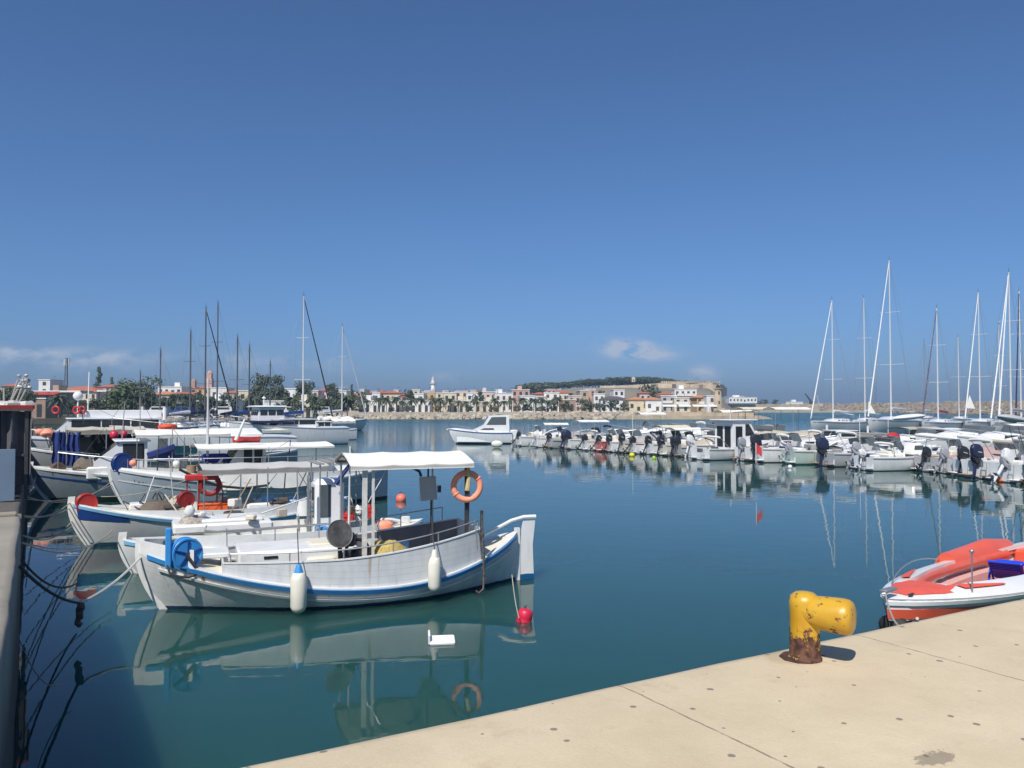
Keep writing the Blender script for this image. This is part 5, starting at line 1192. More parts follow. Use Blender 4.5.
# ================================================================== MARINA ON THE RIGHT
OBW = pm('white_cowling', (.70, .70, .70), .3, .04, 5); OBB = pm('black_cowling', (.022, .024, .03), .28, .15, 5); OBG = pm('grey_cowling', (.30, .31, .34), .3, .05, 5); OBN = pm('navy_cowling', (.02, .025, .06), .28, .1, 5)
def outboard(T, y, z, x, mt, k=1.0, tilt=0.0):
    k *= .92; tilt = tilt*.75
    """hung on the transom at x, leg down into the water or tilted up"""
    Mt = Matrix.Rotation(-tilt, 3, 'Y'); o0 = Vector((x+.10*k, y, z))
    def P_(a, b_, c): return o0 + Mt @ Vector((a*k, b_*k, c*k))
    b = MB(); b.tube([P_(.02, 0, .05), P_(.04, 0, -.5)], .085*k, 8, r2=.06*k); b.tube([P_(.04, 0, -.5), P_(.06, 0, -.9)], .055*k, 8, r2=.05*k)
    root = b.build('outboard_motor', mt if mt is not OBW else OBW, T)
    def shell(prof, e_):
        rings = []
        for (dx, w_, h0, h1) in prof:
            ring = []
            for j in range(16):
                a = 2*math.pi*(j+.5)/16; sy = math.copysign(abs(math.cos(a))**e_, math.cos(a)); sz = math.copysign(abs(math.sin(a))**e_, math.sin(a)); tp = 1-.28*max(0, sz)
                ring.append(P_(dx+.05*sz, sy*w_*tp, (h0+h1)/2 + sz*(h1-h0)/2))
            rings.append(ring)
        q = MB(); q.loft(rings, True, True, flip=True); return q
    shell(((-.30, .09, .20, .50), (-.27, .13, .16, .58), (-.10, .145, .14, .66), (.10, .145, .14, .65), (.25, .13, .15, .58), (.31, .09, .18, .48)), .42).build('cowling', mt, root, ang=28)
    shell(((-.26, .08, -.12, .15), (-.22, .125, -.06, .16), (.10, .13, -.10, .16), (.22, .115, -.02, .16), (.27, .07, .04, .15)), .5).build('lower_cowling', OBG if mt in (OBW, OBG) else OBB, root, ang=28)
    if rnd.random() < .4:
        for sd in (-1, 1): b = MB(); b.box(P_(-.02, sd*.146, .36), (.24*k, .006, .04*k), ry=-tilt); b.build('cowling_stripe', GREYP, root, smooth=False)
    b = MB(); b.box(P_(.06, 0, -.58), (.34*k, .20*k, .03*k), ry=-tilt); b.box(P_(.10, 0, -1.0), (.14*k, .02*k, .22*k), ry=-tilt); c0, c1 = P_(-.16, 0, -.86), P_(.26, 0, -.86); b.tube([c0, c0.lerp(c1, .4), c1], .05*k, 8, r2=.035*k); b.build('gearcase', mt if mt is not OBW else OBG, root)
    b = MB()
    hub = P_(.29, 0, -.86)
    for j in range(3):
        a = j*2.094; d = Mt @ Vector((0, math.cos(a), math.sin(a))); e = Mt @ Vector((.05, -math.sin(a)*.07, math.cos(a)*.07)); b.loft([[hub, hub+d*.06*k+e*k, hub+d*.15*k+e*k, hub+d*.16*k, hub+d*.12*k-e*k], [hub+Mt@Vector((.01, 0, 0)), hub+d*.06*k+e*k+Mt@Vector((.01, 0, 0)), hub+d*.15*k+e*k+Mt@Vector((.01, 0, 0)), hub+d*.16*k+Mt@Vector((.01, 0, 0)), hub+d*.12*k-e*k+Mt@Vector((.01, 0, 0))]], True, True)
    b.build('propeller', DSTEEL, root)
    b = MB(); b.box((x+.02, y, z-.02), (.12*k, .22*k, .34*k), bev=.01); b.build('bracket', DSTEEL, root)
    return root
def wind(T, x0, x1, hw, z0, z1, mt=PGLASS, fr=CHROME):
    b = MB()
    pts = [(x1, -hw, z0), (x0+.1, -hw*.8, z0), (x0, 0, z0), (x0+.1, hw*.8, z0), (x1, hw, z0)]; top = [(x+.22, y*.86, z1-(.08 if abs(y) == hw else 0)) for x, y, z in pts]
    b.loft([[Vector(p) for p in pts], [Vector(p) for p in top]], False); b.loft([[Vector(p)+Vector((.012, 0, 0)) for p in pts], [Vector(p)+Vector((.012, 0, 0)) for p in top]], False, flip=True)
    o = b.build('windscreen', mt, T, ang=20); b = MB(); b.tube(top, .018, 6); b.build('windscreen_frame', fr, o)
def motorboat(stern, ang, L, B, label, kind='open', hm=None, ob=(OBB,), obk=1.0, tilt=.5, zb=1.12, zm=.78, acc=None, name='motor_boat', group=None, deckm=GEL, cover=GREYC, canz=2.05, canm=CANVAS, stripe=None):
    d = Vector((math.cos(ang), math.sin(ang), 0))             # stern -> bow
    o = Vector(stern) + d*L
    T = thing(name, label, 'motor boat', (o.x, o.y, 0), ang+math.pi, group)
    h = Hull(L, B, zb, zm, zm+.02, .3, .55, 0, 'motor', .75, .75, .20)
    h.mesh(18, 7).build('hull', hm or hullm('marina_gelcoat', (.74, .74, .73), (.05, .06, .07), .05, .3), T, ang=60)
    h.strip(-.04, .06, .035, 0, 1, 18).build('rub_rail', GREYP if stripe is None else stripe, T)
    if kind != 'cover':
        h.cap(0, 1, .20, .03, 18, .0, .0).build('gunwale', deckm, T)
        h.deck(.08, 1, z=.22, inset=.12, camber=0, n=10).build('cockpit_floor', pm('pale_cockpit_floor', (.50, .50, .47), .7, .08, 4), T)
        b = MB()
        for sd in (-1, 1):
            rings = []
            for i in range(13):
                t = .1+.9*i/12; a_ = h.sheer(t, sd, -.19, .0); c_ = h.sheer(t, sd, -.20); c_.z = .2; rings.append([a_, c_])
            b.loft(rings, False, flip=(sd < 0))
        b.box((L-.05, 0, .42), (.06, B*.8, zm-.2)); b.build('liner', deckm, T)
        h.deck(0, .38 if kind != 'cabin' else .45, dz=.03, camber=.14, inset=.0, n=8).build('foredeck', deckm, T)
    if kind in ('open', 'bimini'):
        b = MB(); b.box((L*.52, 0, .8), (.55, .72, 1.1), taper=.8, bev=.04); b.build('console', deckm, T); wind(T, L*.47, L*.56, .40, 1.3, 1.72)
        b = MB(); b.box((L*.68, 0, .70), (.5, 1.05, .9), bev=.06); b.build('seat', rnd.choice((WHITE, CREAM, GREYC)), T)
        b = MB(); b.box((L*.9, 0, .65), (.4, B*.66, .6), bev=.06); b.build('stern_bench', rnd.choice((WHITE, TAN)), T)
    if kind == 'cuddy':
        b = MB(); g = []
        for i in range(7):
            t = .10+.36*i/6; ww = h.w(t)-.25; zt = h.zsh(t)+.05; hh = .34*min(1, i/3); g.append([Vector((L*t, -max(.02, ww), zt)), Vector((L*t, -max(.02, ww)*.8, zt+hh)), Vector((L*t, 0, zt+hh+.06)), Vector((L*t, max(.02, ww)*.8, zt+hh)), Vector((L*t, max(.02, ww), zt))])
        b.loft(g, False, flip=True); b.face([len(b.v)-5+k for k in range(5)]); o_ = b.build('cuddy_cabin', deckm, T, ang=40)
        for sd in (-1, 1): b = MB(); b.box((L*.34, sd*(h.w(.34)-.25)*.93, h.zsh(.34)+.22), (L*.13, .03, .13), rx=sd*R(-20)); b.build('side_window', GLASS, o_, smooth=False)
        wind(T, L*.43, L*.58, h.w(.5)-.22, zm+.42, zm+.86)
        b = MB(); b.box((L*.66, -.3, .5), (.45, .42, .5), bev=.06); b.box((L*.66, .35, .5), (.45, .42, .5), bev=.06); b.build('seats', WHITE, T)
    if kind == 'cabin':
        wheelhouse(T, L*rnd.uniform(.28, .36), L*rnd.uniform(.58, .7), h.w(.5)-.22, zm-.05, rnd.uniform(1.0, 1.35)+zm, .5, GEL, 2, rnd.choice((1, 2)), True, wh=rnd.uniform(.55, .8))
    if kind in ('bimini',):
        awning(T, L*.40, L*.86, B*.40, canz, canm, .12, .04, True, .6, n=9, sg=.015)
    if kind == 'cover':
        b = MB(); g = []
        for i in range(13):
            t = i/12; ww = h.w(t)+.04; zt = h.zsh(t)+.02; hh = (.50+.10*math.sin(t*14))*math.sin(math.pi*min(1, t*1.1+.02))**.7
            g.append([Vector((h.sheer(t).x, -ww, zt-.14)), Vector((h.sheer(t).x, -ww*.98, zt)), Vector((h.sheer(t).x, -ww*.5, zt+hh*.62)), Vector((h.sheer(t).x, 0, zt+hh)), Vector((h.sheer(t).x, ww*.5, zt+hh*.62)), Vector((h.sheer(t).x, ww*.98, zt)), Vector((h.sheer(t).x, ww, zt-.14))])
        b.loft(g, False, flip=True); b.loft([[p-Vector((0, 0, .015)) for p in r_] for r_ in g], False); b.build('boat_cover', cover, T, ang=60)
    rail_ = MB(); rail_.tube([h.sheer(t, -1, -.1, .38*min(1, (.42-t)*6)) for t in (.42, .36, .28, .18, .08, .01)] + [h.sheer(t, 1, -.1, .38*min(1, (.42-t)*6)) for t in (.01, .08, .18, .28, .36, .42)], .016, 5)
    if kind != 'cover': rail_.build('bow_rail', CHROME, T)
    if kind in ('open', 'cuddy', 'none') and rnd.random() < .75:
        xb = L*rnd.uniform(.58, .7); m_ = rnd.choice((NAVY, GREYC, TAN, CANVAS, DGREY, TARPB)); b = MB(); zq = rnd.uniform(1.5, 2.0)
        up = rnd.random() < .5; xe = xb+.1 if up else xb+.9
        b.tube([(xb, -B*.40, zm), (xe, -B*.36, zq), (xe, B*.36, zq), (xb, B*.40, zm)], .02, 5); b.build('bimini_frame', CHROME, T)
        b = MB(); b.tube([(xe, -B*.37, zq-.02), (xe+.03, -B*.1, zq+.02), (xe-.02, B*.15, zq), (xe, B*.37, zq-.02)], .09, 7, r2=.07); b.build('folded_bimini', m_, T)
    for q_ in range(rnd.randrange(1, 4)):
        if kind == 'cover': break
        b = MB(); b.box((L*rnd.uniform(.6, .93), rnd.uniform(-.6, .6), zm-.05), (rnd.uniform(.25, .6), rnd.uniform(.25, .5), rnd.uniform(.2, .5)), rz=rnd.random(), bev=.03); b.build('deck_box', rnd.choice((WHITE, GREYC, DGREY, TAN, NAVY, CREAM)), T)
    b = MB(); b.box((L+.14, -B*.27, .16), (.34, B*.28, .05), bev=.015); b.box((L+.14, B*.27, .16), (.34, B*.28, .05), bev=.015); b.build('swim_platform', rnd.choice((deckm, WOOD, GREYP)), T)
    b = MB(); b.box((L-.02, 0, zm-.10), (.09, .62, .26), bev=.02); b.build('motor_well', rnd.choice((GREYP, DGREY, OBG)), T)
    b = MB(); b.tube([(L+.30, B*.30, .1), (L+.24, B*.30, .75), (L+.24, B*.18, .75), (L+.30, B*.18, .1)], .016, 5); b.build('ladder', CHROME, T)
    if rnd.random() < .7:
        fx_ = L*rnd.uniform(.45, .75); fy = -(h.w(.6)+.10); b = MB(); b.lathe([(.01, -.02), (.08, .02), (.1, .1), (.1, .42), (.08, .5), (.03, .54)], (fx_, fy, .12), 10); b.cyl((fx_, fy, .6), (fx_, fy+.1, zm+.02), .012, seg=4); b.build('side_fender', rnd.choice((FEND, FEND, NAVY, WHITE)), T)
    n = len(ob)
    for i, m_ in enumerate(ob): outboard(T, 0 if n == 1 else (-.32+.64*i), zm, L, m_, obk, tilt)
    if acc: acc(T, h, L)
    return T, h
import bisect
WY = [(440, 441), (480, 443.5), (600, 451.5), (720, 459.5), (800, 465), (880, 469), (940, 473), (1000, 482), (1080, 490)]
def wly(px):
    for (a, ya), (b_, yb) in zip(WY, WY[1:]):
        if a <= px <= b_: return ya+(yb-ya)*(px-a)/(b_-a)
AX_ = R(30.3)
BLUEH = hullm('royal_blue_hull', (.02, .05, .22), (.10, .02, .02), .10, .3); REDH = hullm('red_white_hull', (.50, .10, .08), (.45, .03, .03), .12, .3)
GRYH = hullm('grey_boat_hull', (.42, .43, .44), (.05, .06, .07), .06, .4); CRMH = hullm('cream_boat_hull', (.68, .64, .52), (.05, .06, .07), .06, .4); GRNH = hullm('pale_green_hull', (.46, .56, .50), (.03, .10, .08), .08, .4)
def acc_pole(T, h, L): b = MB(); b.cyl((L*.6, .2, .6), (L*.6, .2, 3.0), .02, seg=6); b.build('aerial', WHITE, T)
def acc_arch(T, h, L): b = MB(); b.tube([(L*.85, -.8, .6), (L*.82, -.75, 1.7), (L*.82, .75, 1.7), (L*.85, .8, .6)], .03); b.build('arch', CHROME, T)
def acc_rod(T, h, L):
    for k in range(3):
        b = MB(); b.tube([(L*.75, -.5+.5*k, .8), (L*.85, -.5+.5*k, 2.4)], .015, 5); b.build('fishing_rod', DSTEEL, T)
MB_ = [
 (518, 4.6, 1.8, 'open', None, (OBB,), .8, .9, 'small white open boat right beside the lone white cruiser', acc_arch, {}),
 (536, 5.0, 1.9, 'bimini', None, (OBW,), .9, .7, 'white open boat with white outboard under a thin pale canopy, leftmost canopy of the row', None, dict(canz=1.9, canm=CANVAS)),
 (549, 5.2, 2.0, 'cover', GRYH, (OBB,), .9, .6, 'grey covered boat just left of the big twin dark outboards', None, dict(cover=GREYC)),
 (566, 6.4, 2.3, 'bimini', None, (OBN, OBN), 1.25, .45, 'white boat with twin large navy outboards and a white top', acc_arch, dict(canz=2.2)),
 (584, 5.6, 2.1, 'open', None, (OBB,), .95, .8, 'long white open boat right of the twin navy outboards', None, {}),
 (598, 4.6, 1.8, 'open', REDH, (OBB,), .9, .9, 'red and white low open boat in the left half of the row', None, dict(stripe=RED)),
 (609, 5.0, 1.9, 'cuddy', None, (OBB,), .95, .5, 'white boat with small fore cabin next to the red and white boat', acc_pole, {}),
 (622, 5.0, 1.9, 'cover', CRMH, (OBB,), 1.0, .4, 'cream hulled boat under a grey cover in the left half of the row', None, {}),
 (632, 5.2, 2.0, 'open', None, (OBB,), .95, .85, 'white open boat with red console seat beside a yellow float', None, dict(stripe=DRED)),
 (648, 5.6, 2.1, 'bimini', None, (OBB,), 1.0, .55, 'white boat under a slanting cream canopy, left of the tan covered boat', acc_rod, dict(canz=2.0, canm=pm('cream_canvas', (.66, .60, .45), .9, .05, 3))),
 (661, 5.4, 2.1, 'bimini', CRMH, (OBB,), 1.05, .35, 'cream boat under a long white canopy with a black outboard in the water', None, dict(canz=1.9)),
 (676, 6.2, 2.3, 'cover', GRYH, (OBN, OBB), 1.05, .3, 'large boat under a tan cover with two dark outboards', None, dict(cover=TAN)),
 (690, 5.2, 2.0, 'cuddy', None, (OBW,), 1.05, .45, 'white boat with white outboard left of the tall wheelhouse boat', None, {}),
 (742, 5.2, 2.0, 'cuddy', None, (OBG,), 1.1, .4, 'white boat with grey outboard right of the tall wheelhouse boat', None, {}),
 (757, 5.4, 2.1, 'cuddy', None, (OBB,), 1.35, .2, 'white boat with a very large black outboard and red flag', None, {}),
 (788, 5.2, 2.0, 'open', GRNH, (OBG,), .8, .9, 'pale green open boat with grey cover heap and blue drum', None, {}),
 (824, 6.2, 2.4, 'cuddy', GRYH, (OBN,), 1.45, .15, 'grey boat with a huge navy outboard left of the blue hulled boat', acc_pole, {}),
 (856, 5.0, 2.1, 'cuddy', BLUEH, (OBG,), 1.0, .6, 'royal blue hulled boat with white cabin top', None, dict(zb=1.2, zm=.85)),
 (926, 5.0, 2.0, 'open', GRYH, (OBB,), 1.0, .8, 'grey open boat with black outboard beside the yellow float', acc_arch, {}),
 (944, 5.0, 2.0, 'cover', None, (OBG,), .9, .7, 'white boat under a reddish grey cover right of the yellow float', None, dict(cover=pm('pinkish_cover', (.42, .30, .28), .9, .1, 3))),
 (964, 6.0, 2.3, 'cuddy', None, (OBB,), 1.1, .35, 'long white boat with round black outboard, left of the pair at right', None, {}),
 (978, 6.0, 2.3, 'cuddy', None, (OBN,), 1.3, .2, 'long white boat with tall navy outboard near the right edge', None, {}),
 (1006, 5.6, 2.2, 'open', None, (OBW,), 1.2, .9, 'white boat with big white tilted outboard at the right edge', acc_rod, {}),
 (1032, 5.8, 2.2, 'cuddy', None, (OBB,), 1.2, .4, 'white boat cut by the right edge of the picture', None, {}),
]
GRP = 'small motor boats along the marina pontoon'
for k, (px, L, B, kind, hm_, ob, obk, tl, lb, acc, kw) in enumerate(MB_):
    st = P(px, wly(px)); ang = R(13) + R(rnd.uniform(-9, 9))
    T_, h_ = motorboat(st, ang, L, B, lb, kind, hm_, ob, obk, tl, acc=acc, group=GRP, **kw); T_.scale = (1.0, 1.05, rnd.uniform(1.08, 1.22))
# lone cruiser, bow to the left
st = P(513, 443.5); motor = motorboat(st, R(186), 5.9, 2.4, 'lone white cabin cruiser with raked hardtop, bow pointing left across open water', 'open', hullm('cruiser_gelcoat', (.76, .77, .78), (.02, .04, .08), .12, .3), (), zb=1.35, zm=1.0, name='cabin_cruiser', stripe=DBLUE)
T, h = motor; T.scale = (.97, 1, 1.14)
b = MB(); hw = .95
pr = [(1.6, 1.18), (2.75, 1.62), (3.45, 2.55), (5.55, 2.62), (5.6, 1.05), (1.9, 1.0)]
b.loft([[Vector((x, -hw, z)) for x, z in pr], [Vector((x, hw, z)) for x, z in pr]], True, True); o = b.build('hardtop_cabin', GEL, T, smooth=False)
for sd in (-1, 1):
    b = MB(); q = [(3.15, 1.72), (3.7, 2.42), (5.25, 2.45), (5.25, 1.72)]; b.loft([[Vector((x, sd*(hw+.012), z)) for x, z in q], [Vector((x, sd*(hw-.01), z)) for x, z in q]], True, True); b.build('side_window', PGLASS, o, smooth=False)
    b = MB(); q = [(2.5, 1.28), (2.9, 1.42), (3.9, 1.42), (4.0, 1.28)]; b.loft([[Vector((x, sd*(hw+.012), z)) for x, z in q], [Vector((x, sd*(hw-.01), z)) for x, z in q]], True, True); b.build('lower_window', GLASS, o, smooth=False)
b = MB(); q0, q1 = Vector((2.83, 0, 1.72)), Vector((3.38, 0, 2.46)); n_ = Vector((-.02, 0, .012)); b.loft([[q0+n_+Vector((0, -.8, 0)), q0+n_+Vector((0, .8, 0)), q1+n_+Vector((0, .75, 0)), q1+n_+Vector((0, -.75, 0))], [q0-n_+Vector((0, -.8, 0)), q0-n_+Vector((0, .8, 0)), q1-n_+Vector((0, .75, 0)), q1-n_+Vector((0, -.75, 0))]], True, True); b.build('windscreen', GLASS, o, smooth=False)
b = MB(); b.tube([(-.5, 0, 1.35), (-.95, 0, 1.32)], .06); b.sphere((-.95, 0, 1.25), .12); b.build('bow_fitting', GREYP, T)
b = MB(); b.box((6.1, 0, .8), (.8, 1.6, .9), bev=.06); b.build('stern_seat', WHITE, T)
p = P(497, 444, .35); tag((lambda b: (b.sphere((0, 0, 0), .38, (1.4, .7, .9), 12, 8), b.build('bow_fender', FEND, None, loc=p))[1])(MB()), 'white fat fender lying against the quarter of the lone cruiser', 'fender')
# tall wheelhouse boat
st = P(700, 460)
T, h = motorboat(st, R(26), 6.4, 2.5, 'white boat with tall wheelhouse, dark open doorway and raked windscreen', 'none', hullm('marina_gelcoat', (.74, .74, .73), (.05, .06, .07), .05, .3), (), zb=1.4, zm=.80, name='motor_boat')
wheelhouse(T, 1.9, 4.2, .98, .75, 2.75, .75, GEL, 2, 0, True)
for sd in (-1,):
    b = MB(); q = [(2.15, 1.75), (2.72, 2.55), (3.05, 2.55), (3.05, 1.7)]; b.loft([[Vector((x, sd*.995, z)) for x, z in q], [Vector((x, sd*.97, z)) for x, z in q]], True, True); b.build('side_window', GLASS, T, smooth=False)
    q = [(2.15, 1.75), (2.72, 2.55), (3.05, 2.55), (3.05, 1.7)]; b = MB(); b.loft([[Vector((x, .995, z)) for x, z in q], [Vector((x, .97, z)) for x, z in q]], True, True); b.build('side_window', GLASS, T, smooth=False)
for yy in (-.42, .42):
    b = MB(); b.box((4.21, yy, 1.65), (.03, .62, 1.5)); b.build('doorway', BLACK, T, smooth=False)
b = MB(); b.box((3.65, .99, 1.65), (.6, .03, 1.5)); b.build('doorway', BLACK, T, smooth=False)
b = MB(); b.box((3.3, 0, 2.86), (2.6, 2.3, .08), bev=.03); b.build('roof_visor', GEL, T)
b = MB(); b.cyl((3.6, 0, 2.8), (3.6, 0, 3.5), .02); b.build('aerial', WHITE, T)
# boat in profile with red float
st = P(863, 470.5)
T, h = motorboat(st, R(14), 5.2, 2.1, 'white round nosed boat in profile with wheel, small cabin window and red float', 'open', hullm('marina_gelcoat', (.74, .74, .73), (.05, .06, .07), .05, .3), (OBW,), .8, .2, zb=1.0, zm=.80)
b = MB(); b.box((1.75, 0, 1.25), (1.0, 1.3, .75), taper=.78, bev=.08); o = b.build('cabin', GEL, T)
for sd in (-1, 1): b = MB(); b.box((1.75, sd*.60, 1.33), (.62, .03, .32), rx=sd*R(-12), bev=.01); b.build('window', PGLASS, o)
b = MB(); b.torus((2.7, .2, 1.3), .22, .025, Matrix.Rotation(R(70), 3, 'Y')); b.build('steering_wheel', BLACK, T)
b = MB(); b.box((3.4, 0, .75), (1.0, 1.4, .5), bev=.08); b.build('engine_box', WHITE, T)
def small_float(px, py, r_, mt, lb, tall=1.0, cat='buoy'):
    p = P(px, py); T_ = thing('mooring_float', lb, cat, p); b = MB(); b.sphere((0, 0, r_*.5), r_, (1, 1, tall), 12, 8); b.build('float', mt, T_); b = MB(); b.torus((0, 0, r_*(.5+tall)), r_*.2, r_*.08, RX90, 8, 5); b.build('eye', DROPE, T_)
small_float(869, 470.5, .22, RED, 'red float between two boats in profile near the blue hull', 1.1)
small_float(925, 470, .26, YELLOW, 'yellow float at the stern of the grey open boat', .8)
small_float(632, 456.5, .22, YELLOW, 'yellow float among the outboards in the middle of the row', .9)
small_float(654, 459, .14, pm('lime_plastic', (.35, .55, .05), .5, .05, 4), 'small lime green float beside a black outboard', 1.2)
small_float(790, 468, .14, GEL, 'tiny white float on open water before the pale green boat')
small_float(590, 449.5, .16, RED, 'small red float under the red and white boat', .7)
small_float(999, 482, .18, ORANGE, 'orange float before the tilted white outboard', .7)
p = P(765, 463.5, -.2); T_ = thing('plastic_drum', 'blue plastic drum at the stern of the pale green boat', 'drum', p, R(20)); b = MB(); b.lathe([(.02, -.1), (.27, -.1), (.29, 0), (.27, .2), (.29, .22), (.27, .25), (.29, .55), (.25, .6), (.02, .6)], seg=18); b.build('body', pm('bright_blue_drum', (.01, .09, .6), .4, .05, 4), T_); b = MB(); b.lathe([(.02, .6), (.08, .6), (.08, .64), (.02, .64)], (.1, 0, 0), seg=10); b.build('cap', BLACK, T_)
p = P(756, 459, 1.2); T_ = thing('flag', 'red flag on a short staff by the very large black outboard', 'flag', (p.x, p.y, 1.0)); b = MB(); b.cyl((0, 0, 0), (0, 0, 1.0), .02, seg=6); b.build('staff', WHITE, T_); b = MB(); b.sheet([[Vector((.02+.13*i, .05*math.sin(i*2+j), 1.0-.22*j-.12*i)) for i in range(3)] for j in range(3)], .02); b.build('cloth', RED, T_)

# pontoon behind the row, and the second one
e1 = Vector((math.cos(AX_), math.sin(AX_), 0)); p0 = P(486, 443.5) + e1*5.9; p1 = P(1000, 482) + e1*6.2; dv = (p1-p0).normalized()
def pontoon(a, b_, label, wd=2.0):
    a, b_ = Vector(a), Vector(b_); c = (a+b_)/2; L = (b_-a).length; rz = math.atan2((b_-a).y, (b_-a).x)
    T = thing('pontoon', label, 'pontoon', (c.x, c.y, 0), rz); q = MB(); q.box((0, 0, .25), (L, wd, .42), bev=.04); q.build('float', pm('grey_pontoon_concrete', (.33, .32, .30), .9, .12, 1), T); q = MB(); q.box((0, 0, .50), (L, wd+.06, .05), bev=.01); q.build('deck', pm('pontoon_deck', (.40, .36, .30), .9, .15, 3), T)
    k = int(L//6)
    for i in range(k):
        q = MB(); x = -L/2+3+i*6; q.box((x, 0, .98), (.22, .22, .9), bev=.03); q.build('service_post', WHITE, T)
pontoon(p0-dv*1, p1+dv*22, 'long floating pontoon behind the row of small motor boats')
q0 = P(800, 436); q0 = Vector((q0.x, q0.y, 0)); pontoon(q0 + e1*4 - dv*2, q0 + e1*4 + dv*70, 'second floating pontoon among the moored yachts on the right', 2.4)

# second row of larger boats on the far side of the pontoon (bows towards it)
ROW2 = [
 (735, 6.8, 2.5, 'cabin', None, 'white cabin boat behind the very large black outboard', {}),
 (772, 7.0, 2.6, 'cuddy', None, 'white boat with windscreen left of the beige awning boat', {}),
 (795, 7.5, 2.7, 'bimini', GRYH, 'grey boat under a beige awning beyond the pale green boat', dict(canz=2.2, canm=TAN)),
 (845, 8.2, 2.9, 'cabin', None, 'white cabin cruiser right behind the blue hulled boat', dict(zb=1.5, zm=1.1)),
 (893, 7.0, 2.6, 'bimini', None, 'boat under white awning flaps with a red bag, right of the white profile boat', dict(canz=2.5, zb=1.3, zm=1.0)),
 (930, 9.0, 3.1, 'cabin', None, 'tall white cabin cruiser with dark side band behind the yellow float', dict(zb=1.8, zm=1.3)),
 (968, 8.0, 2.8, 'cuddy', None, 'white cruiser with long pointed foredeck near the right edge', dict(zb=1.5, zm=1.1)),
 (1003, 8.0, 2.8, 'cabin', CRMH, 'cream cruiser with arched side window at the right edge', dict(zb=1.5, zm=1.1)),
]
for px, L, B, kind, hm_, lb, kw in ROW2:
    b0 = P(px, wly(px)) ; ls = e1*(9.2 + (2.5 if px > 880 else 0)); motorboat(b0 + ls + e1*L, R(16) + math.pi + R(rnd.uniform(-10, 10)), L, B, lb, kind, hm_, (), acc=acc_pole if px in (772, 930) else None, name='cabin_cruiser' if kind == 'cabin' else 'motor_boat', stripe=DBLUE if px in (845,) else None, **kw)
b = MB(); b.sphere((0, 0, 0), .5, (1, .7, .8), 10, 7, jit=.15, rn=rnd); p = D(893, 438, 58); tag(b.build('canvas_bag', RED, None, loc=p), 'crimson canvas bag under the white awning flaps', 'bag')

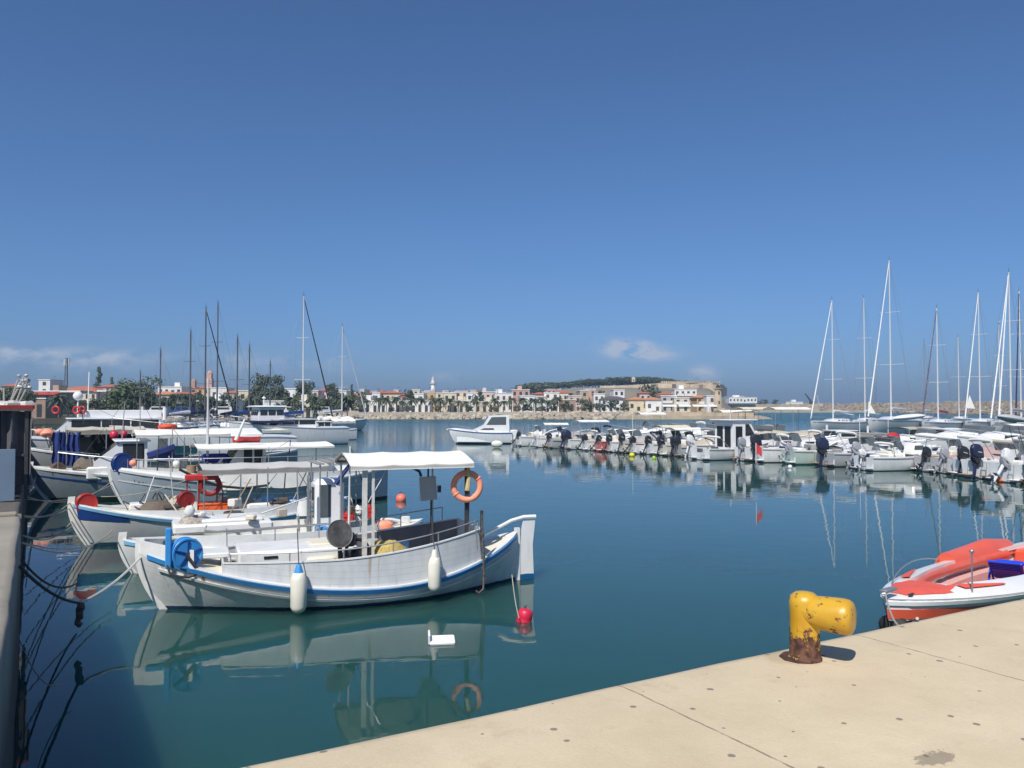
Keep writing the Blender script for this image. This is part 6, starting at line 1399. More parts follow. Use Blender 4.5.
# ------------------------------------------------------------------ sailing yachts
def yacht(mpx, dep, tpy, ang, L, label, furl=WHITE, mast=ALU, cover=DBLUE, hm=None, spr=2, lean=0.0, group=None, stay=True, boom=True, zf=1.7, tip=None, basepx=None):
    m = D(mpx, 407, dep); zt = D(mpx, tpy, dep).z; d = Vector((math.cos(ang), math.sin(ang), 0)); xm = .42*L
    o = Vector((m.x, m.y, 0)) - d*xm; B = L*.3
    T = thing('sailing_yacht', label, 'sailing yacht', (o.x, o.y, 0), ang, group)
    h = Hull(L, B, zf+.2, zf-.08, zf-.05, .45, .75, .25, 'motor', .7, .75, .14)
    h.mesh(18, 7).build('hull', hm or hullm('yacht_gelcoat', (.72, .73, .73), (.02, .04, .10), .10, .3), T, ang=60)
    h.strip(-.16, .05, .012, .02, 1, 16).build('cove_stripe', DBLUE, T)
    h.deck(0, 1, dz=0, camber=.08, inset=0, n=10).build('deck', GEL, T)
    b = MB(); g = []
    for i in range(8):
        t = .26+.42*i/7; w_ = (h.w(t)*.62)*(1 if 0 < i < 7 else .8); z_ = h.zsh(t); hh = .42*min(1, i/2.5); g.append([Vector((L*t, -w_, z_)), Vector((L*t, -w_*.82, z_+hh)), Vector((L*t, 0, z_+hh+.07)), Vector((L*t, w_*.82, z_+hh)), Vector((L*t, w_, z_))])
    b.loft(g, False, flip=True); b.face([len(b.v)-5+k for k in range(5)]); o_ = b.build('coach_roof', GEL, T, ang=40)
    for sd in (-1, 1):
        for k in range(3): b = MB(); t = .40+.08*k; b.box((L*t, sd*h.w(t)*.62*.93, h.zsh(t)+.22), (.55, .04, .13), rx=sd*R(-18)); b.build('window', GLASS, o_, smooth=False)
    zd = zf+.4
    b = MB(); b.tube([(xm, 0, zd-.1), (xm+lean*zt*.5, 0, zt*.55), (xm+lean*zt, 0, zt)], .115, 8, r2=.07); mo = b.build('mast', mast, T)
    b = MB(); b.cyl((xm+lean*zt, 0, zt-.02), (xm+lean*zt, 0, zt+.55), .018, seg=5); b.tube([(xm+lean*zt-.25, 0, zt+.12), (xm+lean*zt+.3, 0, zt+.12)], .02, 5); b.build('masthead_aerial', DSTEEL, mo)
    for k in range(spr):
        z_ = zd+(zt-zd)*(k+1)/(spr+1.0); w_ = B*.36*(1-.22*k); b = MB(); b.tube([(xm+.12, -w_, z_), (xm, 0, z_-.04), (xm+.12, w_, z_)], .032, 5); b.build('spreader', mast, mo)
    for sd in (-1, 1):
        b = MB(); pts = [(xm+.15, sd*h.w(.43)*.9, zf)]
        for k in range(spr): z_ = zd+(zt-zd)*(k+1)/(spr+1.0); pts.append((xm+.12, sd*B*.36*(1-.22*k), z_))
        pts.append((xm+lean*zt, 0, zt)); b.tube(pts, .014, 4); b.build('shroud', GALV, T)
    b = MB(); b.tube([(xm+lean*zt, 0, zt), (L*.985, 0, zf)], .014, 4); b.build('backstay', GALV, T)
    if stay:
        b = MB(); b.tube([(h.sheer(0).x+.15, 0, zf+.5), (xm-.1+lean*zt, 0, zt-.4)], .10, 7, r2=.05); b.build('furled_genoa', furl, T)
    else:
        b = MB(); b.tube([(h.sheer(0).x+.1, 0, zf+.3), (xm+lean*zt, 0, zt)], .016, 4); b.build('forestay', GALV, T)
    if boom:
        b = MB(); b.tube([(xm+.1, 0, zd+.9), (xm+L*.38, 0, zd+.85)], .07, 7); bo = b.build('boom', mast, T)
        b = MB(); b.tube([(xm+.1, 0, zd+1.12), (xm+L*.12, 0, zd+1.10), (xm+L*.25, 0, zd+1.02), (xm+L*.37, 0, zd+.95)], .2, 8, r2=.09); b.build('sail_cover', cover, bo)
    b = MB(); g = []
    awn = canopy(L*.64, L*.74, B*.30, zf+1.0, .15, .05, n=4, sagx=0); awn.build('sprayhood', cover, T, ang=50)
    b = MB(); pts = [h.sheer(t, -1, -.06, .6) for t in (.98, .8, .6, .4, .2, .03)] + [h.sheer(t, 1, -.06, .6) for t in (.03, .2, .4, .6, .8, .98)]; b.tube(pts, .015, 4); b.build('guard_rail', CHROME, T)
    b = MB(); b.torus((L*.86, 0, zf+.62), .45, .02, Matrix.Rotation(R(80), 3, 'Y'), 20, 5); b.build('steering_wheel', CHROME, T)
    return T, h
A3 = R(49)
YG = 'sailing yachts moored on the right'
yacht(833, 118, 300, A3+R(-6), 13.0, 'white sailing yacht with lone pale furled genoa, leftmost mast on the right side', WHITE, ALU, WHITE, group=YG)
yacht(865, 126, 298, A3+R(3), 13.5, 'sailing yacht with a radar bulge on its mast and no furled foresail', WHITE, ALU, WHITE, stay=False, group=YG)
T, h = yacht(891, 110, 260, A3+R(-2), 16.5, 'large white sailing yacht with the tallest mast and thick white furled genoa', WHITE, ALU, pm('silver_canvas', (.5, .5, .5), .8, .05, 3), zf=2.1, group=YG)
T, h = yacht(938, 114, 308, A3+R(-3), 13.0, 'sailing yacht with dark patterned furled genoa and crimson boom cover', pm('patterned_dark_sail', (.10, .09, .12), .8, .6, 2.0), ALU, DRED, group=YG)
yacht(959, 145, 337, A3, 11.0, 'small sailing yacht with a short bare white mast far behind the crimson cover', WHITE, ALU, GREYC, stay=False, spr=1, group=YG)
yacht(980, 118, 292, A3+R(-4), 13.5, 'sailing yacht with steep white furled genoa left of the twin foresail yacht', WHITE, ALU, TAN, group=YG)
T, h = yacht(1011, 98, 272, A3+R(-5), 15.0, 'sailing yacht with two parallel white furled foresails near the right edge', WHITE, ALU, GREYC, zf=2.0, group=YG)
b = MB(); b.tube([(1.4, 0, 2.6), (6.0, 0, 19.6)], .11, 7, r2=.06); b.build('furled_genoa', WHITE, T)
yacht(1021, 110, 291, A3+R(4), 13.0, 'sailing yacht with navy furled sail at the right picture edge', NAVY, ALU, NAVY, group=YG)
yacht(1000, 150, 325, A3+R(2), 11.0, 'far sailing yacht with thin bare mast seen between the right hand masts', WHITE, ALU, WHITE, stay=False, group=YG)
yacht(925, 155, 340, A3+R(2), 11.0, 'far sailing yacht with low thin mast left of the patterned sail', WHITE, GALV, WHITE, stay=False, spr=1, group=YG)
# loose pale covers, dinghies on davits
b = MB(); b.sphere((0, 0, 0), 1.0, (2.2, .5, .3), 18, 8); tag(b.build('upturned_dinghy', GEL, None, loc=D(909, 417, 84), rot=(0, R(-4), R(20))), 'white upturned dinghy on the deck of the large yacht', 'dinghy')
b = MB(); b.sphere((0, 0, 0), 1.0, (1.7, .6, .32), 16, 8); tag(b.build('inflatable_dinghy', pm('grey_rubber', (.42, .43, .42), .6, .06, 3), None, loc=D(1013, 419, 66), rot=(0, R(8), R(20))), 'grey upturned inflatable dinghy before the right hand mast', 'dinghy')
b = MB(); b.loft([[Vector((0, 0, 0)), Vector((1.0, 0, -.1)), Vector((.1, 0, 1.5))], [Vector((0, .03, 0)), Vector((1.0, .1, -.1)), Vector((.1, .03, 1.5))]], True, True); tag(b.build('loose_sail', CANVAS, None, smooth=False, loc=D(868, 413, 104)), 'small white triangular storm sail hanging left of the tallest mast', 'sail')
b = MB(); b.loft([[Vector((0, 0, 0)), Vector((1.2, 0, -.1)), Vector((.5, 0, 1.7))], [Vector((0, .03, 0)), Vector((1.2, .1, -.1)), Vector((.5, .03, 1.7))]], True, True); tag(b.build('loose_sail', CANVAS, None, smooth=False, loc=D(966, 408, 108)), 'small white triangular sail right of the crimson boom cover', 'sail')

# left side yachts: bows to the right
AL = R(254)
YL = 'sailing yachts moored on the left'
yacht(160, 92, 350, AL+R(5), 8.5, 'sailing yacht with low grey mast above the orange tender', WHITE, DALU, WHITE, stay=False, spr=1, group=YL)
yacht(190, 92, 331, AL, 9.0, 'sailing yacht with slim grey mast left of the leaning dark furled sail', WHITE, DALU, WHITE, stay=False, group=YL)
yacht(205, 96, 308, AL+R(-4), 10.0, 'sailing yacht with leaning dark furled foresail right of the slim grey mast', DSTEEL, DALU, NAVY, group=YL)
yacht(217, 104, 303, AL, 10.5, 'sailing yacht with tall thin grey mast beside the leaning dark sail', WHITE, DALU, NAVY, stay=False, group=YL)
yacht(237, 92, 337, AL+R(3), 8.8, 'sailing yacht whose grey mast stands just left of the pilot house yacht', WHITE, DALU, NAVY, stay=False, spr=1, group=YL)
yacht(249, 92, 346, AL, 8.5, 'sailing yacht with dark mast and blue flag near the pilot house', WHITE, DALU, DBLUE, stay=False, spr=1, group=YL)
yacht(270, 112, 362, AL, 8.0, 'distant sailing yacht with short thin mast above the pilot house', WHITE, DALU, WHITE, stay=False, spr=1, group=YL)
yacht(303, 96, 296, AL+R(-8), 11.0, 'sailing yacht with the tallest left hand mast and dark furled genoa', DSTEEL, ALU, DBLUE, group=YL)
yacht(342, 128, 326, AL+R(-14), 11.0, 'white sailing yacht with pale mast and furled genoa at the edge of open water', WHITE, ALU, WHITE, group=YL)
yacht(140, 110, 372, AL, 8.0, 'distant sailing yacht with a tiny mast in front of the green tree', WHITE, DALU, WHITE, stay=False, spr=1, group=YL)
# boats on the far side of the pontoon, left half
for px, L, B, kind, hm_, lb, kw in (
 (548, 5.6, 2.1, 'bimini', None, 'white boat with flat white top beyond the grey covered boat', dict(canz=2.3)),
 (572, 5.8, 2.2, 'cuddy', None, 'white boat with windscreen beyond the twin navy outboards', {}),
 (590, 6.0, 2.2, 'open', CRMH, 'cream boat beyond the long white open boat', {}),
 (608, 6.0, 2.2, 'cuddy', None, 'white boat with windscreen beyond the low red boat', {}),
 (624, 6.4, 2.3, 'bimini', None, 'boat with pale flat canopy beyond the small aerial boat', dict(canz=2.5)),
 (638, 6.4, 2.3, 'bimini', REDH, 'red trimmed boat under a tilted cream canopy in mid row', dict(canz=2.7, canm=MC['cream_canvas'])),
 (655, 6.8, 2.4, 'cuddy', None, 'white boat beyond the slanting cream canopy', {}),
 (672, 7.0, 2.5, 'bimini', None, 'boat under the longest white canopy left of the wheelhouse boat', dict(canz=2.7)),
 (700, 7.0, 2.5, 'cover', GRYH, 'grey boat with tan cover directly behind the wheelhouse boat', dict(cover=TAN)),
 (815, 7.0, 2.5, 'cuddy', None, 'white boat with windscreen beyond the huge navy outboard', {}),
 (870, 7.6, 2.7, 'cuddy', None, 'white boat with windscreen beyond the round nosed boat', dict(zb=1.4, zm=1.0)),
 (912, 7.6, 2.7, 'cuddy', None, 'white boat with windscreen left of the tall cruiser with side band', dict(zb=1.4, zm=1.0)),
 (985, 7.6, 2.7, 'bimini', None, 'white boat with cream flat top beyond the tall navy outboard', dict(canz=2.6, zb=1.4, zm=1.0))):
    b0 = P(px, wly(px)); motorboat(b0 + e1*(9.0+L), R(16) + math.pi + R(rnd.uniform(-10, 10)), L, B, lb, kind, hm_, (), name='motor_boat', **kw)[0].scale = (1.05, 1.05, 1.35)
# ================================================================== TOWN, TREES, FORTRESS
WINM = pm('dark_window', (.05, .055, .06), .25, .2, 3); SHUT = pm('brown_shutter', (.12, .07, .045), .6, .15, 4); WHT = pm('white_render', (.72, .71, .68), .85, .06, .6, dirt=(.5, .45, .38), dirt_amt=.35, dscale=.4)
COLS = dict(white=WHT, cream=pm('cream_render', (.62, .55, .42), .85, .08, .6, dirt=(.42, .34, .25), dirt_amt=.4, dscale=.4), yellow=pm('yellow_render', (.62, .53, .36), .85, .08, .6), pink=pm('pink_render', (.52, .32, .26), .85, .1, .6), pale=pm('pale_pink_render', (.58, .47, .42), .85, .08, .6), ochre=pm('ochre_render', (.52, .36, .18), .85, .1, .6), grey=pm('grey_render', (.42, .42, .42), .85, .08, .6), brown=pm('brown_stone_render', (.33, .23, .17), .9, .15, .6), stone=STONE)
TILE = pm('terracotta_tiles', (.42, .13, .07), .85, .25, 2.5); TILE2 = pm('orange_tiles', (.52, .22, .10), .85, .2, 2.5)
def unit_box(name, mt):
    b = MB(); b.box((0, 0, 0), (1, 1, 1)); o = b.build(name, mt, None, smooth=False); me = o.data; bpy.data.objects.remove(o); return me
WME = {k: unit_box('window', m) for k, m in (('d', WINM), ('s', SHUT))}
def part(me, name, parent, loc, sc_):
    o = bpy.data.objects.new(name, me); col.objects.link(o); o.parent = parent; o.location = loc; o.scale = sc_; return o
def bld(x0, x1, yt, dep, c, roof, label, base=None, cols=None, flo=None, roofm=None, name='house', ang=None, deep=9, balc=False, win='d', arch=False, wmax=18, cat='building'):
    a, q = D(x0, yt, dep), D(x1, yt, dep); W = q.x-a.x; zt = a.z; cx = (a.x+q.x)/2; g = base if base is not None else min(G(cx, dep+deep/2), zt-2.5)
    ang = R(rnd.uniform(-5, 5)) if ang is None else ang
    T = thing(name, label, cat, (cx, dep+deep/2, g-.5), ang); H = zt-g+.5; rh = 0
    wallH = H
    if roof in ('hip', 'gable'): rh = min(2.2, max(.9, W*.12)); wallH = H-rh
    b = MB(); b.box((0, 0, wallH/2), (W, deep, wallH)); wl = b.build('wall', COLS[c], T, smooth=False)
    rm = roofm or TILE
    if roof == 'hip':
        b = MB(); e = .45; k = min(deep, W)/2*.95; hx, hy = W/2+e, deep/2+e; i = len(b.v)
        b.v += [Vector((-hx, -hy, wallH)), Vector((hx, -hy, wallH)), Vector((hx, hy, wallH)), Vector((-hx, hy, wallH)), Vector((-hx+min(k, hx*.95), 0, wallH+rh)), Vector((hx-min(k, hx*.95), 0, wallH+rh))]
        for f in ((0, 1, 5, 4), (1, 2, 5), (2, 3, 4, 5), (3, 0, 4), (3, 2, 1, 0)): b.face(f)
        b.build('roof', rm, T, smooth=False)
    elif roof == 'gable':
        b = MB(); hx, hy = W/2+.3, deep/2+.3; b.v += [Vector((-hx, -hy, wallH)), Vector((hx, -hy, wallH)), Vector((hx, hy, wallH)), Vector((-hx, hy, wallH)), Vector((-hx, 0, wallH+rh)), Vector((hx, 0, wallH+rh))]
        for f in ((0, 1, 5, 4), (1, 2, 5), (2, 3, 4, 5), (3, 0, 4), (3, 2, 1, 0)): b.face(f)
        b.build('roof', rm, T, smooth=False)
    else:
        b = MB(); b.box((0, 0, wallH+.12), (W+.3, deep+.3, .25)); b.build('roof', rm if roofm else WHT, T, smooth=False)
        if W > 6: b = MB(); b.box((W*rnd.uniform(-.25, .25), 1, wallH+.9), (W*.22, deep*.4, 1.6)); b.build('stair_head', COLS[c], T, smooth=False)
        b = MB(); b.cyl((W*.3, 0, wallH), (W*.3, 0, wallH+1.6), .05, seg=5); b.tube([(W*.3-.5, 0, wallH+1.4), (W*.3+.5, 0, wallH+1.4)], .03, 4); b.build('aerial', DSTEEL, T)
    fl = flo or max(1, int(round(wallH/3.2))); nc = cols or max(1, int(W/1.9)); fh = wallH/fl
    while nc*fl > wmax and nc > 1: nc -= 1
    for f in range(fl):
        for k in range(nc):
            x = -W/2+(k+.5)*W/nc; hgt = min(1.35, fh*.45); z = (f+.55)*fh
            if f == 0 and arch: hgt = fh*.65; z = hgt/2
            part(WME[win], 'door' if f == 0 and k == nc//2 and not arch else 'window', T, (x, -deep/2, z if not (f == 0 and k == nc//2) else min(1.15, fh*.4)+.5), (min(1.0, W/nc*.45), .16, hgt))
        if balc and f > 0:
            b = MB(); b.box((0, -deep/2-.6, f*fh+.5), (W*.8, 1.2, .12)); b.box((0, -deep/2-1.17, f*fh+.98), (W*.8, .05, .8)); b.build('balcony', COLS['white'], T, smooth=False)
    LAST[0] = T
    return T, W, wallH
LAST = [None]
B_ = bld
# -- left part, behind the moored boats
B_(0, 14, 383, 235, 'cream', 'hip', 'cream house with low red roof at the far left edge', 2)
B_(38, 49, 380, 262, 'white', 'flat', 'small white house high beside the red roofed hall', 8)
B_(48, 98, 386, 250, 'cream', 'hip', 'long beige hall with red hip roof right of the lamp poles', 3, deep=12)
T, W, H_ = B_(34, 62, 391.5, 205, 'brown', 'flat', 'low kiosk with red awning under the beige hall', 2); b = MB(); b.box((0, -5.6, H_-.6), (W, 2.4, .15), rx=R(12)); b.build('awning', RED, T)
B_(98, 112, 384, 262, 'pale', 'hip', 'pink house with steep red roof beside the dark conifer', 8)
B_(112, 136, 387, 270, 'cream', 'flat', 'pale house row above the green tree, left part', 8)
B_(145, 174, 391, 225, 'cream', 'hip', 'house with broad orange red hip roof right of the green tree', 2, roofm=TILE2)
B_(172, 191, 391.5, 228, 'pink', 'gable', 'pinkish house with long red roof next to the orange roofed one', 2)
B_(158, 182, 387, 290, 'white', 'flat', 'white flats behind the orange red roof', 8)
B_(210, 226, 388, 268, 'white', 'flat', 'white narrow house right of the church', 6)
B_(224, 241, 390, 262, 'cream', 'hip', 'cream house with bright red roof right of the church', 4)
B_(238, 254, 391, 250, 'yellow', 'flat', 'yellow plain house left of the big dark tree', 2)
T, W, H_ = B_(284, 303, 389, 240, 'white', 'flat', 'white house with overhanging flat roof and rounded balconies', 2, balc=True)
B_(300, 318, 391, 262, 'pale', 'flat', 'pale pink house between the two dark trees', 4)
B_(316, 333, 388, 280, 'pale', 'hip', 'pink house with tiled roof right of the second dark tree', 6)
B_(330, 346, 391, 265, 'white', 'flat', 'white house behind the furled genoa of the yacht at the open water', 4)
for k, (x0, x1, yt, c) in enumerate(((20, 44, 399, 'brown'), (92, 112, 401, 'brown'), (176, 200, 401.5, 'white'), (205, 232, 401.5, 'white'), (262, 284, 401.5, 'white'), (286, 312, 401.5, 'cream'))):
    lb = ['low brown port shed with white flat roof, left one', 'low brown port shed with white flat roof, right one', 'low white cafe left of the leaning dark sail', 'low white cafe right of the leaning dark sail', 'low white shop under the big dark tree', 'low cream shop right of the pilot house yacht'][k]
    B_(x0, x1, yt, 172+4*k, c, 'flat', lb, 1.9, deep=7, arch=True, name='low_building')
for x0_, x1_, y_, lb in ((64, 92, 391.5, 'flat white port canopy on dark posts, left one'), (88, 122, 390.5, 'flat white port canopy on dark posts, right one')):
    a, q = D(x0_, y_, 165), D(x1_, y_, 168); T = thing('port_canopy', lb, 'canopy', ((a.x+q.x)/2, 166+(x0_ > 70)*5, 1.9)); W = q.x-a.x; b = MB(); b.box((0, 0, a.z-1.9), (W, 5, .35)); b.build('roof', WHT, T, smooth=False)
    for k in range(4): b = MB(); b.cyl((-W/2+.3+k*(W-.6)/3, -2.2, 0), (-W/2+.3+k*(W-.6)/3, -2.2, a.z-2), .12, seg=6); b.build('post', DSTEEL, T)
# church with bell tower
T, W, H_ = B_(191, 210, 386, 300, 'ochre', 'gable', 'ochre church with a pinkish bell tower and a smaller turret', 6, name='church', cat='church', deep=14)
b = MB(); px = W*.40; b.box((px, -5, H_/2+1), (2.3, 2.3, H_+5)); b.box((px, -5, H_+4.4), (1.7, 1.7, 2.2)); b.lathe([(1.0, 0), (.9, .5), (.5, 1.0), (.08, 1.3), (.05, 2.4)], (px, -5, H_+5.5), 12); b.build('bell_tower', COLS['pink'], T, smooth=False)
b = MB(); b.box((-W*.46, -5, H_/2+1.2), (1.7, 1.7, H_+3.0)); b.lathe([(.9, 0), (.7, .6), (.1, 1.0)], (-W*.46, -5, H_+2.7), 10); b.build('turret', COLS['brown'], T, smooth=False)
# telecom mast
o_ = D(66, 392, 255); T = thing('telecom_mast', 'lattice telecom mast with antennas rising over the red roofed hall', 'mast', (o_.x, o_.y, 6)); ht = D(66, 358, 255).z-6
for sx, sy in ((-.5, 0), (.5, 0), (0, .6)): b = MB(); b.cyl((sx, sy, 0), (sx*.6, sy*.6, ht), .12, seg=6); b.build('leg', DSTEEL, T)
b = MB(); pts = []
for k in range(14): pts.append(((-.45, .45)[k % 2], 0, ht*k/14))
b.tube(pts, .06, 4); b.build('lattice', GALV, T)
for k in range(4): b = MB(); b.box((.7*math.cos(k*1.57), .7*math.sin(k*1.57), ht-1.4), (.35, .35, 2.0), bev=.05); b.build('antenna', GREYP, T)
# -- centre: seafront behind the palms
CEN = [
 (350, 362, 394, 285, 'pale', 'hip', 'pinkish small house at the left end of the palm promenade'),
 (361, 372, 396, 278, 'white', 'flat', 'white box house right of the pinkish end house'),
 (371, 379, 393, 292, 'white', 'flat', 'white taller house left of the long red roof'),
 (379, 401, 390.5, 300, 'yellow', 'hip', 'long yellow house with red roof behind the palms'),
 (400, 414, 392.5, 295, 'pink', 'hip', 'reddish house right of the long yellow one'),
 (413, 424, 394, 288, 'white', 'flat', 'white house left of the minaret'),
 (422, 434, 392.5, 300, 'ochre', 'flat', 'orange plastered house at the foot of the minaret'),
 (443, 456, 393, 300, 'cream', 'flat', 'cream flats right of the minaret'),
 (455, 468, 391.5, 310, 'cream', 'flat', 'cream flats, second block right of the minaret'),
 (467, 480, 393, 300, 'white', 'flat', 'white flats, third block right of the minaret'),
 (479, 495, 392, 312, 'pale', 'flat', 'pale flats with long roofline left of the modern white villa'),
 (494, 512, 393.5, 300, 'white', 'flat', 'white flats adjoining the long pale ones'),
 (511, 529, 390, 320, 'pink', 'flat', 'pinkish tall house behind the modern white villa'),
 (356, 378, 401, 272, 'white', 'flat', 'low white arcade, leftmost of the seafront'),
 (380, 402, 401, 273, 'white', 'flat', 'low white arcade below the long yellow house'),
 (404, 430, 401, 272, 'white', 'flat', 'low white arcade below the orange house'),
 (446, 470, 401, 272, 'cream', 'flat', 'low cream arcade right of the minaret'),
 (474, 500, 402, 272, 'cream', 'flat', 'low cream arcade left of the modern villa'),
 (519, 534, 396, 272, 'white', 'flat', 'modern white villa with two wide window bays'),
 (534, 546, 397.5, 274, 'white', 'flat', 'white narrow villa joined right of the modern villa'),
 (545, 560, 393, 276, 'white', 'flat', 'white three storey block with dark stacked windows'),
 (558, 569, 390.5, 300, 'cream', 'gable', 'cream gabled house above the dark awnings'),
 (560, 575, 400, 274, 'brown', 'flat', 'brown low restaurant with deep awning'),
 (568, 581, 396, 290, 'pale', 'flat', 'pale blank house left of the tall pink one'),
 (579, 588, 391, 300, 'stone', 'flat', 'narrow sandy stone house left of the tall pink one'),
 (585, 596, 389.5, 305, 'pink', 'flat', 'tall pink house in the middle of the old town'),
 (594, 605, 394, 296, 'white', 'flat', 'white house right of the tall pink one'),
 (601, 628, 396, 286, 'white', 'hip', 'wide white house with dark roof band'),
 (628, 648, 397, 276, 'yellow', 'hip', 'yellow house with orange roof on the waterfront'),
 (646, 662, 397, 274, 'white', 'hip', 'white house with orange roof and long upper gallery'),
 (661, 676, 396, 282, 'grey', 'flat', 'grey white house right of the gallery house'),
 (660, 673, 392, 300, 'cream', 'hip', 'cream house with dull roof behind the grey white one'),
 (675, 697, 389.5, 296, 'white', 'flat', 'large white three storey hotel left of the lighthouse'),
 (675, 690, 398, 276, 'cream', 'flat', 'cream low house before the white hotel'),
 (696, 707, 395, 284, 'ochre', 'hip', 'ochre house with orange roof right of the hotel'),
 (706, 717, 396, 280, 'white', 'flat', 'white house just left of the stone lighthouse'),
 (613, 624, 390, 330, 'white', 'flat', 'small white house on the slope below the fortress trees'),
 (640, 652, 391, 325, 'pale', 'hip', 'small pale house with tiled roof below the fortress wall'),
 (533, 547, 392, 330, 'pale', 'hip', 'tiled pale house on the slope behind the narrow villa'),
 (546, 560, 389.5, 345, 'pink', 'flat', 'faded pink house on the slope behind the three storey block'),
]
for k, (x0, x1, yt, dep, c, rf, lb) in enumerate(CEN):
    low = 'arcade' in lb or 'restaurant' in lb
    b0 = G(D((x0+x1)/2, 400, dep).x, dep+4) if dep > 318 else 2.1
    rm = None
    if 'dark roof' in lb: rm = pm('dark_slate_roof', (.10, .09, .09), .8, .2, 3)
    if 'orange roof' in lb: rm = TILE2
    B_(x0, x1, yt, dep, c, rf, lb, b0, roofm=rm, deep=8 if dep < 290 else 9, arch=low, flo=1 if low else (3 if 'three storey' in lb else None), balc=('hotel' in lb or 'gallery' in lb), wmax=15, name='low_building' if low else 'house', win='s' if k % 3 == 2 and not low else 'd')
for k in range(34):
    px = 318+k*6.4 if k < 30 else 120+(k-30)*22; px += rnd.uniform(-2, 2); w_ = rnd.uniform(4.5, 9); dep = rnd.uniform(325, 372) if k < 30 else 300
    B_(px-w_/2, px+w_/2, rnd.uniform(389.5, 393) if k < 30 else 388.5, dep, rnd.choice(('white', 'cream', 'pale')), 'hip' if rnd.random() < .3 else 'flat', 'small pale house in the back rows of the old town', max(2.0, G(D(px, 400, dep).x, dep+4)), wmax=6); LAST[0]['group'] = 'pale houses in the back rows of the town'
# cafe awnings on the old harbour front
for k, (x0, x1) in enumerate(((662, 676), (678, 690), (692, 706), (708, 716))):
    a, q = D(x0, 405, 268), D(x1, 405, 268); T = thing('cafe_awning', ['white cafe awning below the grey white house', 'white cafe awning below the hotel, left one', 'white cafe awning below the hotel, right one', 'white cafe awning nearest the lighthouse'][k], 'awning', ((a.x+q.x)/2, 268, 2.1)); W = q.x-a.x
    b = MB(); b.sheet([[Vector((-W/2, -2, 1.9)), Vector((W/2, -2, 1.9))], [Vector((-W/2, 0, 2.5)), Vector((W/2, 0, 2.5))]], .08); b.build('canopy', CANVAS, T, smooth=False)
    for sx in (-1, 1): b = MB(); b.cyl((sx*(W/2-.1), -1.9, 0), (sx*(W/2-.1), -1.9, 1.9), .06, seg=6); b.build('post', GALV, T)
# minaret
o_ = D(433, 400, 310); T = thing('minaret', 'slim white minaret with two balconies above the palms', 'minaret', (o_.x, o_.y, 2)); zt = D(433, 376, 310).z-2
b = MB(); b.lathe([(1.2, 0), (1.15, zt*.35), (.95, zt*.36), (.9, zt*.58), (.8, zt*.62), (.75, zt*.78), (.7, zt*.80), (.65, zt*.88)], seg=16); b.build('shaft', WHT, T)
for z_ in (.58, .78): b = MB(); b.lathe([(.8, zt*z_-.4), (1.2, zt*z_), (1.2, zt*z_+.5), (1.1, zt*z_+.5), (1.1, zt*z_+.1), (.7, zt*z_+.1)], seg=16); b.build('balcony', COLS['grey'], T)
b = MB(); b.lathe([(.7, zt*.88), (.55, zt*.93), (.05, zt), (.03, zt+1)], seg=12); b.build('cap', COLS['grey'], T)
# lighthouse
o_ = D(718, 400, 268); T = thing('lighthouse', 'old sandstone lighthouse tower at the tip of the harbour mole', 'lighthouse', (o_.x, o_.y, 2.0)); zt = D(718, 384.5, 268).z-2
b = MB(); b.box((0, 0, .7), (3.6, 3.6, 1.4)); b.build('plinth', STONE, T, smooth=False)
b = MB(); b.lathe([(1.45, 1.4), (1.35, zt*.45), (1.28, zt*.47), (1.1, zt*.80), (1.05, zt*.82)], seg=12); b.build('tower', STONE, T, ang=30)
b = MB(); b.lathe([(1.0, zt*.82), (1.5, zt*.85), (1.5, zt*.87), (.8, zt*.87)], seg=16); b.build('gallery', STONE, T); b = MB(); b.lathe([(.65, zt*.87), (.65, zt*.95), (.7, zt*.95), (.1, zt*1.0), (.04, zt*1.04)], seg=12); b.build('lantern', DSTEEL, T)
for z_ in (.25, .6): part(WME['d'], 'window', T, (0, -1.3 if z_ < .5 else -1.2, zt*z_+1), (.4, .4, .9))
# fortress
T = thing('fortress', 'sandstone fortress walls with bastions on the hill above the old town', 'fortress', (0, 0, 0))
def wallseg(pxs, dep, yt, yb, nm):
    b = MB(); rings = []
    for px, d_ in zip(pxs, dep):
        a = D(px, yt[0] if len(yt) == 1 else yt[pxs.index(px)], d_); lo = D(px, yb, d_-3); rings.append([Vector((lo.x, d_-2.5, lo.z)), Vector((a.x, d_, a.z)), Vector((a.x, d_+3, a.z)), Vector((a.x, d_+3, lo.z))])
    b.loft(rings, True, True); return b.build(nm, STONE, T, smooth=False)
wallseg([600, 622, 640, 655, 662, 690, 712, 722, 727], [470, 465, 455, 452, 446, 450, 448, 455, 470], [386, 385.5, 384.5, 383.5, 382.5, 382, 383, 384.5, 388], 396, 'curtain_wall')
wallseg([655, 658, 672, 676], [446, 438, 438, 446], [384], 395, 'bastion'); wallseg([700, 703, 720, 724], [446, 436, 438, 450], [384.5], 397, 'bastion')
b = MB()
for k in range(26): p = D(662+k*2.3, 382.3, 449); b.box((p.x, 449.5, p.z+.2), (.8, 1.4, 1.0))
b.build('battlement', STONE, T, smooth=False)
for px, w_, yt in ((632, 3, 377.5), (707, 5, 381), (693, 8, 383)): p = D(px, yt, 480); b = MB(); b.box((p.x, 480 if px > 640 else 476, p.z-(4 if px > 640 else 1.4)), (w_*.58, 5, 8 if px > 640 else 2.8)); b.build('keep' if px > 640 else 'chapel', COLS['cream'] if px == 632 else STONE, T, smooth=False)
